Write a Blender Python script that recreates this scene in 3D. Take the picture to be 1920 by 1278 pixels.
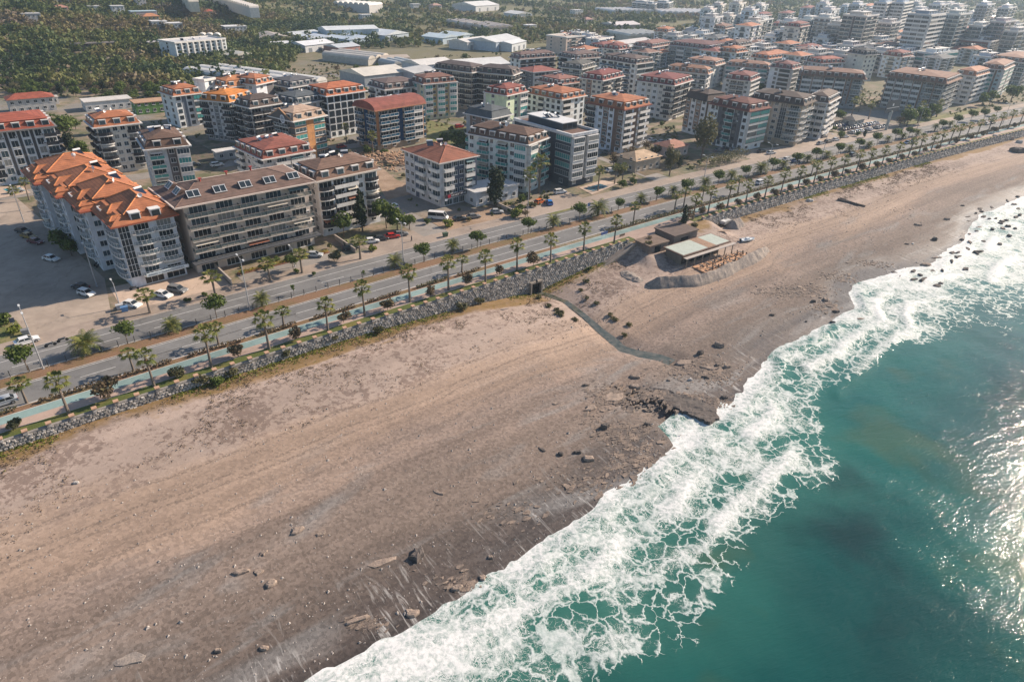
import bpy, math, random
import numpy as np
from math import radians as R
scene = bpy.context.scene
for o in list(bpy.data.objects): bpy.data.objects.remove(o)
random.seed(7); RNG = np.random.default_rng(7)

# ---------------------------------------------------------------- camera, sky, sun, exposure
CAM_H, F_PX, PITCH, ROLL = 70.0, 1240.0, R(30.4), R(1.9)
SUN_AZ, SUN_EL = R(58.0), R(30.0)          # azimuth clockwise from +Y
from mathutils import Matrix, Vector
cam = bpy.data.cameras.new('camera'); camo = bpy.data.objects.new('camera', cam)
scene.collection.objects.link(camo); scene.camera = camo
cam.sensor_width = 36; cam.lens = 36*F_PX/1920; cam.clip_start = 1; cam.clip_end = 12000
_r = Vector((1,0,0)); _u = Vector((0, math.sin(PITCH), math.cos(PITCH))); _f = Vector((0, math.cos(PITCH), -math.sin(PITCH)))
_rr = _r*math.cos(ROLL)+_u*math.sin(ROLL); _uu = -_r*math.sin(ROLL)+_u*math.cos(ROLL)
m = Matrix((_rr, _uu, -_f)).transposed().to_4x4(); m.translation = (0,0,CAM_H); camo.matrix_world = m
world = bpy.data.worlds.new("World"); scene.world = world; world.use_nodes = True
wn = world.node_tree.nodes; wl = world.node_tree.links; wn.clear()
sky = wn.new('ShaderNodeTexSky'); sky.sky_type = 'NISHITA'; sky.sun_disc = False
sky.sun_elevation = SUN_EL; sky.sun_rotation = SUN_AZ; sky.air_density = 1.2; sky.dust_density = 1.0; sky.ozone_density = 3.0
bg = wn.new('ShaderNodeBackground'); bg.inputs[1].default_value = 0.085
wo = wn.new('ShaderNodeOutputWorld'); wl.new(sky.outputs[0], bg.inputs[0]); wl.new(bg.outputs[0], wo.inputs[0])
sun = bpy.data.lights.new('sun', 'SUN'); suno = bpy.data.objects.new('sun', sun); scene.collection.objects.link(suno)
sun.energy = 5.0; sun.angle = R(0.53); sun.color = (1.0, 0.84, 0.68)
sd = Vector((math.sin(SUN_AZ)*math.cos(SUN_EL), math.cos(SUN_AZ)*math.cos(SUN_EL), math.sin(SUN_EL)))
suno.rotation_euler = sd.to_track_quat('Z', 'Y').to_euler()
scene.view_settings.view_transform = 'Standard'; scene.view_settings.look = 'None'
scene.view_settings.exposure = 0.68; scene.view_settings.gamma = 1; scene.view_settings.use_curve_mapping = False
scene.render.engine = 'CYCLES'
scene.cycles.volume_step_rate = 4; scene.cycles.volume_max_steps = 64; scene.cycles.volume_bounces = 1
scene.cycles.max_bounces = 5

# ---------------------------------------------------------------- survey of the site
def at(px, py, z=0.0):
    """ground point (at height z) that the 1920-px survey picture shows at px, py"""
    x = (px-960)/F_PX; y = (py-639)/F_PX; c, s = math.cos(ROLL), math.sin(ROLL)
    x, y = c*x+s*y, -s*x+c*y
    d = (x, math.cos(PITCH)-y*math.sin(PITCH), -math.sin(PITCH)-y*math.cos(PITCH))
    t = (z-CAM_H)/d[2]
    return d[0]*t, d[1]*t
def to_px(x, y, z):
    cp, sp = math.cos(PITCH), math.sin(PITCH); dz = z-CAM_H; zc = y*cp-dz*sp; u = x/zc; v = -(y*sp+dz*cp)/zc; c, s = math.cos(ROLL), math.sin(ROLL)
    return 960+F_PX*(c*u-s*v), 639+F_PX*(s*u+c*v)
O0 = (-90.8, 95.43); A0 = R(39.0); CA, SA = math.cos(A0), math.sin(A0)
def crv(a):
    a = np.asarray(a, float); k = np.clip(a, -40, 480)
    b = -1.242e-4*k*k+0.036655*k+0.119; sl = -2.484e-4*k+0.036655
    return b+sl*(a-k), sl
def XY(s, t):
    """s = metres along the highway, t = metres inland of its painted middle edge line"""
    b, sl = crv(s); b = b+np.asarray(t, float)*np.sqrt(1+sl*sl); a = np.asarray(s, float)
    return O0[0]+CA*a-SA*b, O0[1]+SA*a+CA*b
def ST(x, y):
    x = np.asarray(x, float)-O0[0]; y = np.asarray(y, float)-O0[1]
    a = CA*x+SA*y; b = -SA*x+CA*y; c, sl = crv(a)
    return a, (b-c)/np.sqrt(1+sl*sl)
def road_ang(s): return A0+math.atan(float(crv(s)[1]))
SEA = -6.5
SH = np.array([(-400,-74),(-60,-76),(4,-77.4),(18,-79.2),(33,-81),(51,-82.6),(63,-81.3),(80,-80),(90,-79),(96,-79.5),(106,-78),(117,-77),(138,-71),(155,-70.6),(175,-70.8),(183,-65),(190,-63.3),(213,-66.4),(221,-69),(254,-64.7),(290,-56.7),(326,-57),(400,-58),(600,-75),(2000,-200),(9000,-900)])
FO = np.array([(-400,-92),(-20,-97),(47,-101.6),(60,-102.6),(73,-103.7),(87,-101.8),(96,-98.5),(102,-99.5),(113,-98.9),(121,-93),(130,-87),(140,-84.5),(151,-86),(169,-88),(184,-92),(212,-93),(238,-95),(300,-95),(400,-98),(600,-98),(2000,-225),(9000,-930)])
ZB = np.array([(-400,-1.3),(20,-1.3),(60,-1.9),(92,-3.5),(110,-5.5),(118,-5.2),(128,-4.0),(145,-3.1),(200,-2.9),(300,-2.9),(420,-2.7),(600,-2.7),(9000,-3.4)])
def shore_t(s): return np.interp(s, SH[:,0], SH[:,1])
def foam_t(s): return np.interp(s, FO[:,0], FO[:,1])
# cheap vector noise
_P = RNG.random((256,256))
def vnoise(x, y):
    x = np.asarray(x, float); y = np.asarray(y, float)
    xi = np.floor(x).astype(int); yi = np.floor(y).astype(int); fx = x-xi; fy = y-yi
    fx = fx*fx*(3-2*fx); fy = fy*fy*(3-2*fy)
    g = lambda i, j: _P[(i) & 255, (j) & 255]
    return (g(xi,yi)*(1-fx)+g(xi+1,yi)*fx)*(1-fy)+(g(xi,yi+1)*(1-fx)+g(xi+1,yi+1)*fx)*fy
def fbm(x, y, o=4):
    r = 0; a = .5; t = 0
    for i in range(o): r = r+a*vnoise(x*2**i+17*i, y*2**i+5*i); t += a; a *= .5
    return r/t
def sm(x): x = np.clip(x, 0, 1); return x*x*(3-2*x)
STREAM = [at(px, py, -5.6) for px, py in ((1000,545),(1022,548),(1060,562),(1098,590),(1125,613),(1150,632),(1168,647),(1200,656),(1240,663),(1262,672))]
def seg_dist(x, y, pts):
    d = np.full(np.shape(x), 1e9)
    for (x0,y0),(x1,y1) in zip(pts[:-1], pts[1:]):
        L = (x1-x0)**2+(y1-y0)**2; u = np.clip(((x-x0)*(x1-x0)+(y-y0)*(y1-y0))/L, 0, 1)
        d = np.minimum(d, np.hypot(x-x0-u*(x1-x0), y-y0-u*(y1-y0)))
    return d
def beach_z(s, t):
    zb = np.interp(s, ZB[:,0], ZB[:,1]); st = shore_t(s)+3.0*(fbm(s*.06, s*0+3, 3)-.5)
    v = (-17-t)/(-17-st); vv = np.clip(v, 0, 1)
    z = zb+(SEA-zb)*(0.35*vv+0.65*vv**1.8)
    z = np.where(v > 1, SEA-np.minimum((v-1)*(-17-st)*.07, 4), z)
    z = z+np.clip((t+29)/10, 0, 1)*sm((s-143)/5)*sm((186-s)/5)*(-z-.05)
    z = z+(fbm(s*.05, t*.12, 3)-.5)*.5*np.clip(1-abs(v-.5)*1.7, 0, 1)+(fbm(s*.5, t*.7, 2)-.5)*.10*np.clip(1.4-v*1.2, 0, 1)
    x, y = XY(s, t); d = seg_dist(x, y, STREAM)
    z = z-np.clip(1-d/5, 0, 1)**1.3*.9*np.clip((1.05-v)*4, 0, 1)
    # tidal inlet beside the rock shelf
    return z, v
INLET = [at(px, py, SEA) for px, py in ((1200,745),(1228,765),(1275,792),(1330,822),(1400,870))]
def hill(x, y):
    k = sm((-x-190)/220)*sm((y-345)/170)
    h = k*(4+36*fbm(x/120+9, y/95, 3))*sm((1500-y)/500)
    h = h+sm((y-900)/900)*12*(fbm(x/300, y/300, 3)-.3)
    return np.maximum(h, 0)
def ground_z(x, y):
    s, t = ST(x, y)
    return np.where(t > -16.5, hill(x, y), beach_z(s, t)[0])
def at_ground(px, py):
    z = 0.0
    for _ in range(12):
        x, y = at(px, py, z); z = .5*z+.5*float(ground_z(x, y))
    return x, y, float(ground_z(x, y))

# ---------------------------------------------------------------- mesh and material helpers
COL = scene.collection
def newmesh(name, co, faces, mats, mi=None, smooth=False, attrs=None):
    """faces: (n,4) or (n,3) arrays or list of arrays"""
    me = bpy.data.meshes.new(name)
    co = np.asarray(co, np.float32)
    if not isinstance(faces, list): faces = [faces]
    faces = [np.asarray(f, np.int32) for f in faces if len(f)]
    tot = np.concatenate([np.full(len(f), f.shape[1], np.int32) for f in faces])
    lv = np.concatenate([f.ravel() for f in faces])
    me.vertices.add(len(co)); me.vertices.foreach_set('co', co.ravel())
    me.loops.add(len(lv)); me.loops.foreach_set('vertex_index', lv)
    me.polygons.add(len(tot)); me.polygons.foreach_set('loop_start', np.concatenate([[0], np.cumsum(tot)[:-1]]).astype(np.int32))
    me.polygons.foreach_set('loop_total', tot)
    for m_ in (mats if isinstance(mats, (list, tuple)) else [mats]): me.materials.append(m_)
    if mi is not None: me.polygons.foreach_set('material_index', np.asarray(mi, np.int32))
    me.polygons.foreach_set('use_smooth', np.full(len(tot), bool(smooth)))
    for k, a in (attrs or {}).items():
        a = np.asarray(a, np.float32)
        if a.ndim == 1:
            at_ = me.attributes.new(k, 'FLOAT', 'POINT'); at_.data.foreach_set('value', a)
        else:
            at_ = me.attributes.new(k, 'FLOAT_VECTOR', 'POINT'); at_.data.foreach_set('vector', a.ravel())
    me.update(calc_edges=True)
    return me
def link(name, me, parent=None, loc=None, rz=0, label=None, cat=None, group=None, kind=None):
    o = bpy.data.objects.new(name, me); COL.objects.link(o)
    if parent is not None: o.parent = parent
    if loc is not None: o.location = loc
    if rz: o.rotation_euler = (0,0,rz)
    for k, v in (('label',label),('category',cat),('group',group),('kind',kind)):
        if v: o[k] = v
    return o
class MB:
    def __init__(s): s.v = []; s.f4 = []; s.f3 = []; s.m4 = []; s.m3 = []; s.n = 0
    def add(s, vs, fs, m=0):
        b = s.n; s.v.extend(vs); s.n += len(vs)
        for f in fs:
            if len(f) == 4: s.f4.append([b+i for i in f]); s.m4.append(m)
            elif len(f) == 3: s.f3.append([b+i for i in f]); s.m3.append(m)
            else:
                for k in range(1, len(f)-1): s.f3.append([b+f[0], b+f[k], b+f[k+1]]); s.m3.append(m)
        return s
    def box(s, x0, x1, y0, y1, z0, z1, m=0, top=True):
        s.add([(x0,y0,z0),(x1,y0,z0),(x1,y1,z0),(x0,y1,z0),(x0,y0,z1),(x1,y0,z1),(x1,y1,z1),(x0,y1,z1)],
              [(0,1,5,4),(1,2,6,5),(2,3,7,6),(3,0,4,7),(4,5,6,7),(3,2,1,0)], m); return s
    def quad(s, a, b, c, d, m=0): s.add([a,b,c,d], [(0,1,2,3)], m); return s
    def tri(s, a, b, c, m=0): s.add([a,b,c], [(0,1,2)], m); return s
    def prism(s, poly, z0, z1, m=0, caps=True):
        n = len(poly); vs = [(x,y,z0) for x,y in poly]+[(x,y,z1) for x,y in poly]
        fs = [(i,(i+1)%n,n+(i+1)%n,n+i) for i in range(n)]
        if caps: fs += [tuple(range(n,2*n)), tuple(range(n-1,-1,-1))]
        s.add(vs, fs, m); return s
    def frustum(s, p0, z0, p1, z1, m=0, cap=True):
        n = len(p0); s.add([(x,y,z0) for x,y in p0]+[(x,y,z1) for x,y in p1],
            [(i,(i+1)%n,n+(i+1)%n,n+i) for i in range(n)]+([tuple(range(n,2*n))] if cap else []), m); return s
    def tube(s, p, q, r0, r1=None, n=6, m=0, cap=True):
        r1 = r0 if r1 is None else r1; p = Vector(p); q = Vector(q); d = (q-p).normalized()
        a = d.orthogonal().normalized(); b = d.cross(a); vs = []
        for c, r in ((p,r0),(q,r1)):
            for i in range(n):
                an = 2*math.pi*i/n; w = c+a*(r*math.cos(an))+b*(r*math.sin(an)); vs.append(tuple(w))
        fs = [(i,(i+1)%n,n+(i+1)%n,n+i) for i in range(n)]
        if cap: fs += [tuple(range(n-1,-1,-1)), tuple(range(n,2*n))]
        s.add(vs, fs, m); return s
    def mesh(s, name, mats, smooth=False):
        return newmesh(name, np.array(s.v, np.float32).reshape(-1,3), [np.array(s.f4, np.int32).reshape(-1,4), np.array(s.f3, np.int32).reshape(-1,3)], mats, s.m4+s.m3, smooth)
    def build(s, name, mats, parent=None, **k): return link(name, s.mesh(name, mats, k.pop('smooth', False)), parent, **k) if s.n else None

class NT:
    def __init__(s, name):
        s.mat = bpy.data.materials.new(name); s.mat.use_nodes = True; s.t = s.mat.node_tree; s.t.nodes.clear()
        s.out = s.t.nodes.new('ShaderNodeOutputMaterial'); s.p = s.t.nodes.new('ShaderNodeBsdfPrincipled'); s.t.links.new(s.p.outputs[0], s.out.inputs[0])
    def n(s, typ, **k):
        nd = s.t.nodes.new('ShaderNode'+typ)
        for a, v in k.items(): setattr(nd, a, v)
        return nd
    def l(s, a, b): s.t.links.new(a, b)
    def inp(s, nd, i, v):
        if v is None: return
        if hasattr(v, 'is_output') or isinstance(v, bpy.types.NodeSocket): s.l(v, nd.inputs[i])
        else:
            try: nd.inputs[i].default_value = v
            except Exception: nd.inputs[i].default_value = tuple(v)+(1,)
    def math(s, op, a, b=None, c=None, clamp=False):
        nd = s.n('Math', operation=op, use_clamp=clamp); s.inp(nd,0,a); s.inp(nd,1,b); s.inp(nd,2,c); return nd.outputs[0]
    def mr(s, v, a, b, c=0., d=1., smooth=False):
        nd = s.n('MapRange', interpolation_type='SMOOTHSTEP' if smooth else 'LINEAR')
        s.inp(nd,0,v); s.inp(nd,1,a); s.inp(nd,2,b); s.inp(nd,3,c); s.inp(nd,4,d); return nd.outputs[0]
    def mix(s, f, a, b, blend='MIX'):
        nd = s.n('Mix', data_type='RGBA', blend_type=blend); s.inp(nd,0,f)
        for i, v in ((6,a),(7,b)):
            if isinstance(v, bpy.types.NodeSocket): s.l(v, nd.inputs[i])
            else: nd.inputs[i].default_value = tuple(v)+(1,)
        return nd.outputs[2]
    def noise(s, vec, scale, detail=3, rough=.55, dist=0., col=False):
        nd = s.n('TexNoise'); s.inp(nd,'Vector',vec); nd.inputs['Scale'].default_value = scale; nd.inputs['Detail'].default_value = detail
        nd.inputs['Roughness'].default_value = rough; nd.inputs['Distortion'].default_value = dist; return nd.outputs[1 if col else 0]
    def voro(s, vec, scale, feature='F1', out=0, rnd=1.):
        nd = s.n('TexVoronoi', feature=feature); s.inp(nd,'Vector',vec); nd.inputs['Scale'].default_value = scale; nd.inputs['Randomness'].default_value = rnd; return nd.outputs[out]
    def attr(s, name, out='Vector'):
        nd = s.n('Attribute'); nd.attribute_name = name; return nd.outputs[out]
    def geo(s): return s.n('NewGeometry').outputs['Position']
    def obj(s): return s.n('TexCoord').outputs['Object']
    def vmul(s, v, m):
        nd = s.n('VectorMath', operation='MULTIPLY'); s.inp(nd,0,v); nd.inputs[1].default_value = m; return nd.outputs[0]
    def vadd(s, v, w):
        nd = s.n('VectorMath', operation='ADD'); s.inp(nd,0,v); s.inp(nd,1,w); return nd.outputs[0]
    def sep(s, v):
        nd = s.n('SeparateXYZ'); s.inp(nd,0,v); return nd.outputs
    def comb(s, x, y, z=0.):
        nd = s.n('CombineXYZ'); s.inp(nd,0,x); s.inp(nd,1,y); s.inp(nd,2,z); return nd.outputs[0]
    def ramp(s, f, pts):
        nd = s.n('ValToRGB'); s.inp(nd,0,f); e = nd.color_ramp.elements
        while len(e) < len(pts): e.new(.5)
        for i, (p, c) in enumerate(pts): e[i].position = p; e[i].color = tuple(c)+(1,)
        return nd.outputs[0]
    def bump(s, h, strength=.3, dist=.1, nrm=None):
        nd = s.n('Bump'); nd.inputs['Strength'].default_value = strength; nd.inputs['Distance'].default_value = dist; s.l(h, nd.inputs['Height'])
        if nrm is not None: s.l(nrm, nd.inputs['Normal'])
        return nd.outputs[0]
    def fin(s, col=None, rough=None, nrm=None, **k):
        if col is not None: s.inp(s.p, 'Base Color', col)
        if rough is not None: s.inp(s.p, 'Roughness', rough)
        if nrm is not None: s.l(nrm, s.p.inputs['Normal'])
        for a, v in k.items(): s.inp(s.p, a.replace('_',' '), v)
        return s.mat
_MC = {}
def M(c, rough=.7, var=.12, scale=.6, metal=0., spec=.4, name=None):
    """plain weathered surface of colour c, with grime of its own"""
    key = (tuple(round(float(x),3) for x in c), rough, var, scale, metal)
    if key in _MC: return _MC[key]
    t = NT(name or 'surface'); p = t.geo()
    n1 = t.noise(p, scale, 4, .6); n2 = t.noise(t.vmul(p, (1,1,.25)), scale*4, 3, .6)
    f = t.math('ADD', t.math('MULTIPLY', n1, .6), t.math('MULTIPLY', n2, .4))
    lo = tuple(x*(1-var*1.8) for x in c); hi = tuple(min(1, x*(1+var*.9)) for x in c)
    col = t.mix(t.mr(f, .35, .65), lo, hi)
    mt = t.fin(col, rough, Metallic=metal); t.p.inputs['Specular IOR Level'].default_value = spec
    _MC[key] = mt; return mt
def tag(o, label, cat, group=None):
    o['label'] = label; o['category'] = cat
    if group: o['group'] = group
    return o
def empty(name, loc, rz=0, label=None, cat=None, group=None):
    o = link(name, None, None, loc, rz, label, cat, group); o.empty_display_size = .5; return o
def copy_tree(o, loc, rz=None, label=None, group=None, scale=None):
    kids = [(c, [g for g in c.children]) for c in o.children]
    r = o.copy(); COL.objects.link(r); r.location = loc
    if rz is not None: r.rotation_euler = (0,0,rz)
    if label: r['label'] = label
    if group: r['group'] = group
    if scale: r.scale = scale if isinstance(scale, tuple) else (scale,)*3
    for c, gs in kids:
        c2 = c.copy(); COL.objects.link(c2); c2.parent = r
        for g in gs:
            g2 = g.copy(); COL.objects.link(g2); g2.parent = c2
    return r
ORD = ['first','second','third','fourth','fifth','sixth','seventh','eighth','ninth','tenth','eleventh','twelfth','thirteenth','fourteenth','fifteenth','sixteenth','seventeenth','eighteenth','nineteenth']
def ordw(i):
    if i < 19: return ORD[i]
    tens = ['twentieth','thirtieth','fortieth','fiftieth','sixtieth','seventieth','eightieth','ninetieth']; tw = ['twenty','thirty','forty','fifty','sixty','seventy','eighty','ninety']
    k = i+1
    return tens[k//10-2] if k % 10 == 0 else tw[k//10-2]+'-'+ORD[k % 10-1]
def grid(us, vs, fn):
    U, V = np.meshgrid(us, vs, indexing='ij'); P = fn(U, V)
    n, m_ = U.shape; i = np.arange(n*m_).reshape(n, m_)
    f = np.stack([i[:-1,:-1], i[1:,:-1], i[1:,1:], i[:-1,1:]], -1).reshape(-1,4)
    return np.stack([a.ravel() for a in P], -1), f
def steps(*segs):
    out = []
    for a, b, d in segs: out.append(np.arange(a, b, d if b > a else -d))
    out.append([segs[-1][1]]); return np.concatenate(out)

# ---------------------------------------------------------------- the ground, beach and sea
def sand_mat():
    t = NT('beach_sand'); st = t.attr('st'); p = t.geo(); S = t.sep(st); s, tt, v = S[0], S[1], S[2]
    st2 = t.comb(t.math('MULTIPLY', s, .018), t.math('MULTIPLY', tt, .10))
    big = t.noise(st2, 1.0, 4, .6, .6)
    med = t.noise(p, .12, 4, .6)
    vv = t.math('ADD', v, t.math('ADD', t.math('MULTIPLY', t.math('SUBTRACT', big, .5), .42), t.math('MULTIPLY', t.math('SUBTRACT', med, .5), .12)))
    base = t.ramp(vv, [(0.0,(.235,.155,.085)),(.05,(.25,.165,.095)),(.085,(.335,.262,.220)),(.24,(.345,.270,.225)),(.36,(.335,.247,.188)),(.48,(.300,.220,.168)),(.58,(.220,.168,.138)),(.72,(.190,.148,.122)),(.84,(.145,.113,.094)),(.95,(.098,.078,.067)),(1.0,(.070,.058,.052))])
    # grey pebble banks
    gb = t.noise(t.comb(t.math('MULTIPLY', s, .03), t.math('MULTIPLY', tt, .16), 5.), 1.0, 3, .55, .8)
    gm = t.math('MULTIPLY', t.mr(gb, .53, .66), t.mr(vv, .42, .58))
    base = t.mix(t.math('MULTIPLY', gm, .65), base, (.215,.205,.195))
    # pebble grain
    g1 = t.voro(p, 2.6, out=1); g2 = t.noise(p, 9., 3, .75)
    gr = t.math('ADD', t.math('MULTIPLY', t.sep(g1)[0], .5), t.math('MULTIPLY', g2, .8))
    amt = t.mr(vv, .25, .62, .25, 1.)
    k = t.math('ADD', 1., t.math('MULTIPLY', t.math('SUBTRACT', gr, .65), t.math('MULTIPLY', amt, 1.05)))
    base = t.mix(1.0, base, t.comb(k, k, k), 'MULTIPLY')
    # dry scrub stains on the back of the beach
    sc = t.noise(p, .95, 5, .72, .5); sc2 = t.noise(p, .09, 3, .5)
    area = t.math('MULTIPLY', t.mr(vv, .05, .10), t.mr(vv, .38, .27))
    scm = t.math('MULTIPLY', t.mr(t.math('ADD', sc, t.math('MULTIPLY', t.math('SUBTRACT', sc2, .5), .5)), .50, .575), area)
    base = t.mix(t.math('MULTIPLY', scm, .70), base, (.15,.105,.085))
    # grass by the wall
    gm2 = t.math('MULTIPLY', t.mr(vv, .085, .05), t.mr(t.noise(p, .8, 4, .7), .38, .55))
    base = t.mix(t.math('MULTIPLY', gm2, .75), base, (.19,.125,.045))
    # tracks
    w = t.n('TexWave', wave_type='BANDS', bands_direction='Y'); t.l(t.comb(t.math('MULTIPLY', s, .012), tt, 0.), w.inputs[0]); w.inputs['Scale'].default_value = .22
    w.inputs['Distortion'].default_value = 5; w.inputs['Detail'].default_value = 3; w.inputs['Detail Scale'].default_value = .7
    tk = t.math('MULTIPLY', t.math('MULTIPLY', t.mr(w.outputs[0], .86, 1.), t.mr(vv, .3, .36)), t.mr(vv, .8, .7))
    base = t.mix(t.math('MULTIPLY', tk, .12), base, (.20,.15,.12))
    # trails of footprints that run along the beach
    wob = t.math('MULTIPLY', t.math('SUBTRACT', t.noise(t.comb(t.math('MULTIPLY', s, .03), 0., 3.), 1., 2), .5), .10); vt = t.math('ADD', v, wob); dots = t.mr(t.noise(p, 2.4, 2, .6), .46, .54)
    for c_, w_ in ((.335,.004),(.405,.003),(.43,.003),(.52,.004),(.60,.003)):
        ln = t.mr(t.math('ABSOLUTE', t.math('SUBTRACT', vt, c_)), w_, w_*2.2, 1., 0.); base = t.mix(t.math('MULTIPLY', t.math('MULTIPLY', ln, dots), .55), base, (.13,.10,.08))
    band = t.noise(t.comb(t.math('MULTIPLY', s, .012), t.math('MULTIPLY', tt, .22), 9.), 1., 3, .5, .5); kb = t.mr(band, .35, .65, .86, 1.12); base = t.mix(1., base, t.comb(kb, kb, kb), 'MULTIPLY')
    # thin foam left by the backwash near the water
    wx = t.comb(t.math('MULTIPLY', s, 1.1), t.math('MULTIPLY', tt, .16), 0.)
    fs = t.noise(wx, 1.0, 4, .62, 1.2)
    fa = t.math('MULTIPLY', t.mr(v, .80, .96), t.mr(t.noise(p, .11, 2), .40, .56))
    fm = t.math('MULTIPLY', t.mr(fs, .55, .68), fa)
    base = t.mix(t.math('MULTIPLY', fm, .8), base, (.50,.48,.45))
    wet = t.mr(vv, .80, .97)
    h = t.math('ADD', t.math('MULTIPLY', g2, .35), t.math('ADD', t.math('MULTIPLY', sc, .8), 0.))
    t.p.inputs['Specular IOR Level'].default_value = .25
    return t.fin(base, t.mr(wet, 0, 1, .9, .42), t.bump(h, .45, .12))
SAND = sand_mat()
def make_beach():
    us = steps((-900,-60,30),(-60,160,.8),(160,330,1.6),(330,560,4),(560,4000,80))
    vs = steps((-16.9,-18,.5),(-18,-90,.75),(-90,-125,2.5))
    def fn(U, V):
        # stretch t so that the grid always reaches past the water line
        T = np.where(V < -18, -18+(V+18)*(( -shore_t(U)-12)/70.), V)
        Z, v = beach_z(U, T)
        d = np.minimum(seg_dist(*XY(U, T), INLET), 99)
        Z = Z-np.exp(-(d/4.2)**2)*1.25
        fn.st = np.stack([U.ravel(), T.ravel(), v.ravel()], -1)
        x, y = XY(U, T); return x, y, Z
    co, f = grid(us, vs, fn)
    me = newmesh('beach', co, f[:, ::-1], SAND, smooth=True, attrs={'st': fn.st})
    link('beach', me, kind='structure')
make_beach()

def water_mat():
    t = NT('sea_water'); p = t.geo(); fd = t.attr('foam', 'Fac'); sh = t.attr('shallow', 'Fac')
    big = t.noise(p, .022, 4, .55, .4); mid = t.noise(p, .35, 3, .6)
    deep = t.ramp(big, [(.28,(.006,.036,.037)),(.44,(.006,.064,.059)),(.58,(.008,.098,.083)),(.74,(.026,.125,.085))])
    wat = t.mix(t.mr(sh, 0, 1), deep, (.055,.17,.13))
    pt_ = t.noise(p, .045, 3, .5); wat = t.mix(t.math('MULTIPLY', t.mr(pt_, .60, .70), .45), wat, (.06,.085,.035)); wat = t.mix(t.math('MULTIPLY', t.mr(pt_, .40, .30), .6), wat, (.006,.022,.024))
    # foam lace
    wv = t.noise(p, .28, 4, .62, col=True)
    pw = t.vadd(t.vmul(p, (1,1,0)), t.vmul(wv, (5.5,5.5,0)))
    e1 = t.voro(pw, .38, 'DISTANCE_TO_EDGE'); e2 = t.voro(pw, 1.25, 'DISTANCE_TO_EDGE'); n3 = t.noise(p, 1.6, 4, .65)
    nb = t.noise(p, .16, 3, .5)
    D = t.math('ADD', fd, t.math('MULTIPLY', t.math('MULTIPLY', t.math('SUBTRACT', nb, .5), 1.3), t.mr(fd, 0, .12)))
    w1 = t.math('MULTIPLY', t.math('MAXIMUM', D, 0.), t.math('ADD', .10, t.math('MULTIPLY', n3, .42)))
    m1 = t.mr(e1, t.math('MULTIPLY', w1, .15), w1, 1., 0.)
    w2 = t.math('MULTIPLY', t.math('MAXIMUM', t.math('SUBTRACT', D, .28), 0.), t.math('ADD', .04, t.math('MULTIPLY', n3, .58)))
    m2 = t.mr(e2, t.math('MULTIPLY', w2, .1), w2, 1., 0.)
    e3 = t.voro(pw, 2.9, 'DISTANCE_TO_EDGE'); w3 = t.math('MULTIPLY', t.math('MAXIMUM', t.math('SUBTRACT', D, .42), 0.), .75); m2 = t.math('MAXIMUM', m2, t.mr(e3, t.math('MULTIPLY', w3, .1), w3, .85, 0.))
    solid = t.mr(t.math('ADD', D, t.math('MULTIPLY', t.math('SUBTRACT', n3, .5), .9)), .80, 1.05)
    fm = t.math('MAXIMUM', t.math('MAXIMUM', m1, m2), solid)
    fm = t.math('MULTIPLY', t.math('MULTIPLY', fm, t.mr(D, .02, .07)), t.mr(t.noise(p, 1.3, 4, .62), .32, .55, .55, 1.))
    milky = t.math('MULTIPLY', t.mr(D, .1, .9), .55)
    wat = t.mix(milky, wat, (.10,.22,.18))
    col = t.mix(fm, wat, t.mix(t.mr(t.math('ADD', t.math('MULTIPLY', n3, .6), t.math('MULTIPLY', D, .5)), .25, .75), (.36,.45,.42), (.70,.70,.685)))
    r = t.mr(fm, 0, 1, .07, .75)
    # ripples run with the swell
    ps = t.vmul(p, (1,1,1)); rot = t.n('VectorRotate', rotation_type='Z_AXIS'); t.l(p, rot.inputs[0]); rot.inputs['Angle'].default_value = -R(25)
    q = t.vmul(rot.outputs[0], (.45,1.6,1))
    h = t.math('ADD', t.math('MULTIPLY', t.noise(q, .35, 4, .62, .4), 1.0), t.math('ADD', t.math('MULTIPLY', t.noise(q, 1.3, 4, .65, .3), .40), t.math('MULTIPLY', t.noise(q, 4.5, 3, .65), .13)))
    h = t.math('ADD', h, t.math('MULTIPLY', fm, .25))
    t.p.inputs['Specular IOR Level'].default_value = .5; t.p.inputs['IOR'].default_value = 1.33
    return t.fin(col, r, t.bump(h, .48, .30))
WATER = water_mat()
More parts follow.
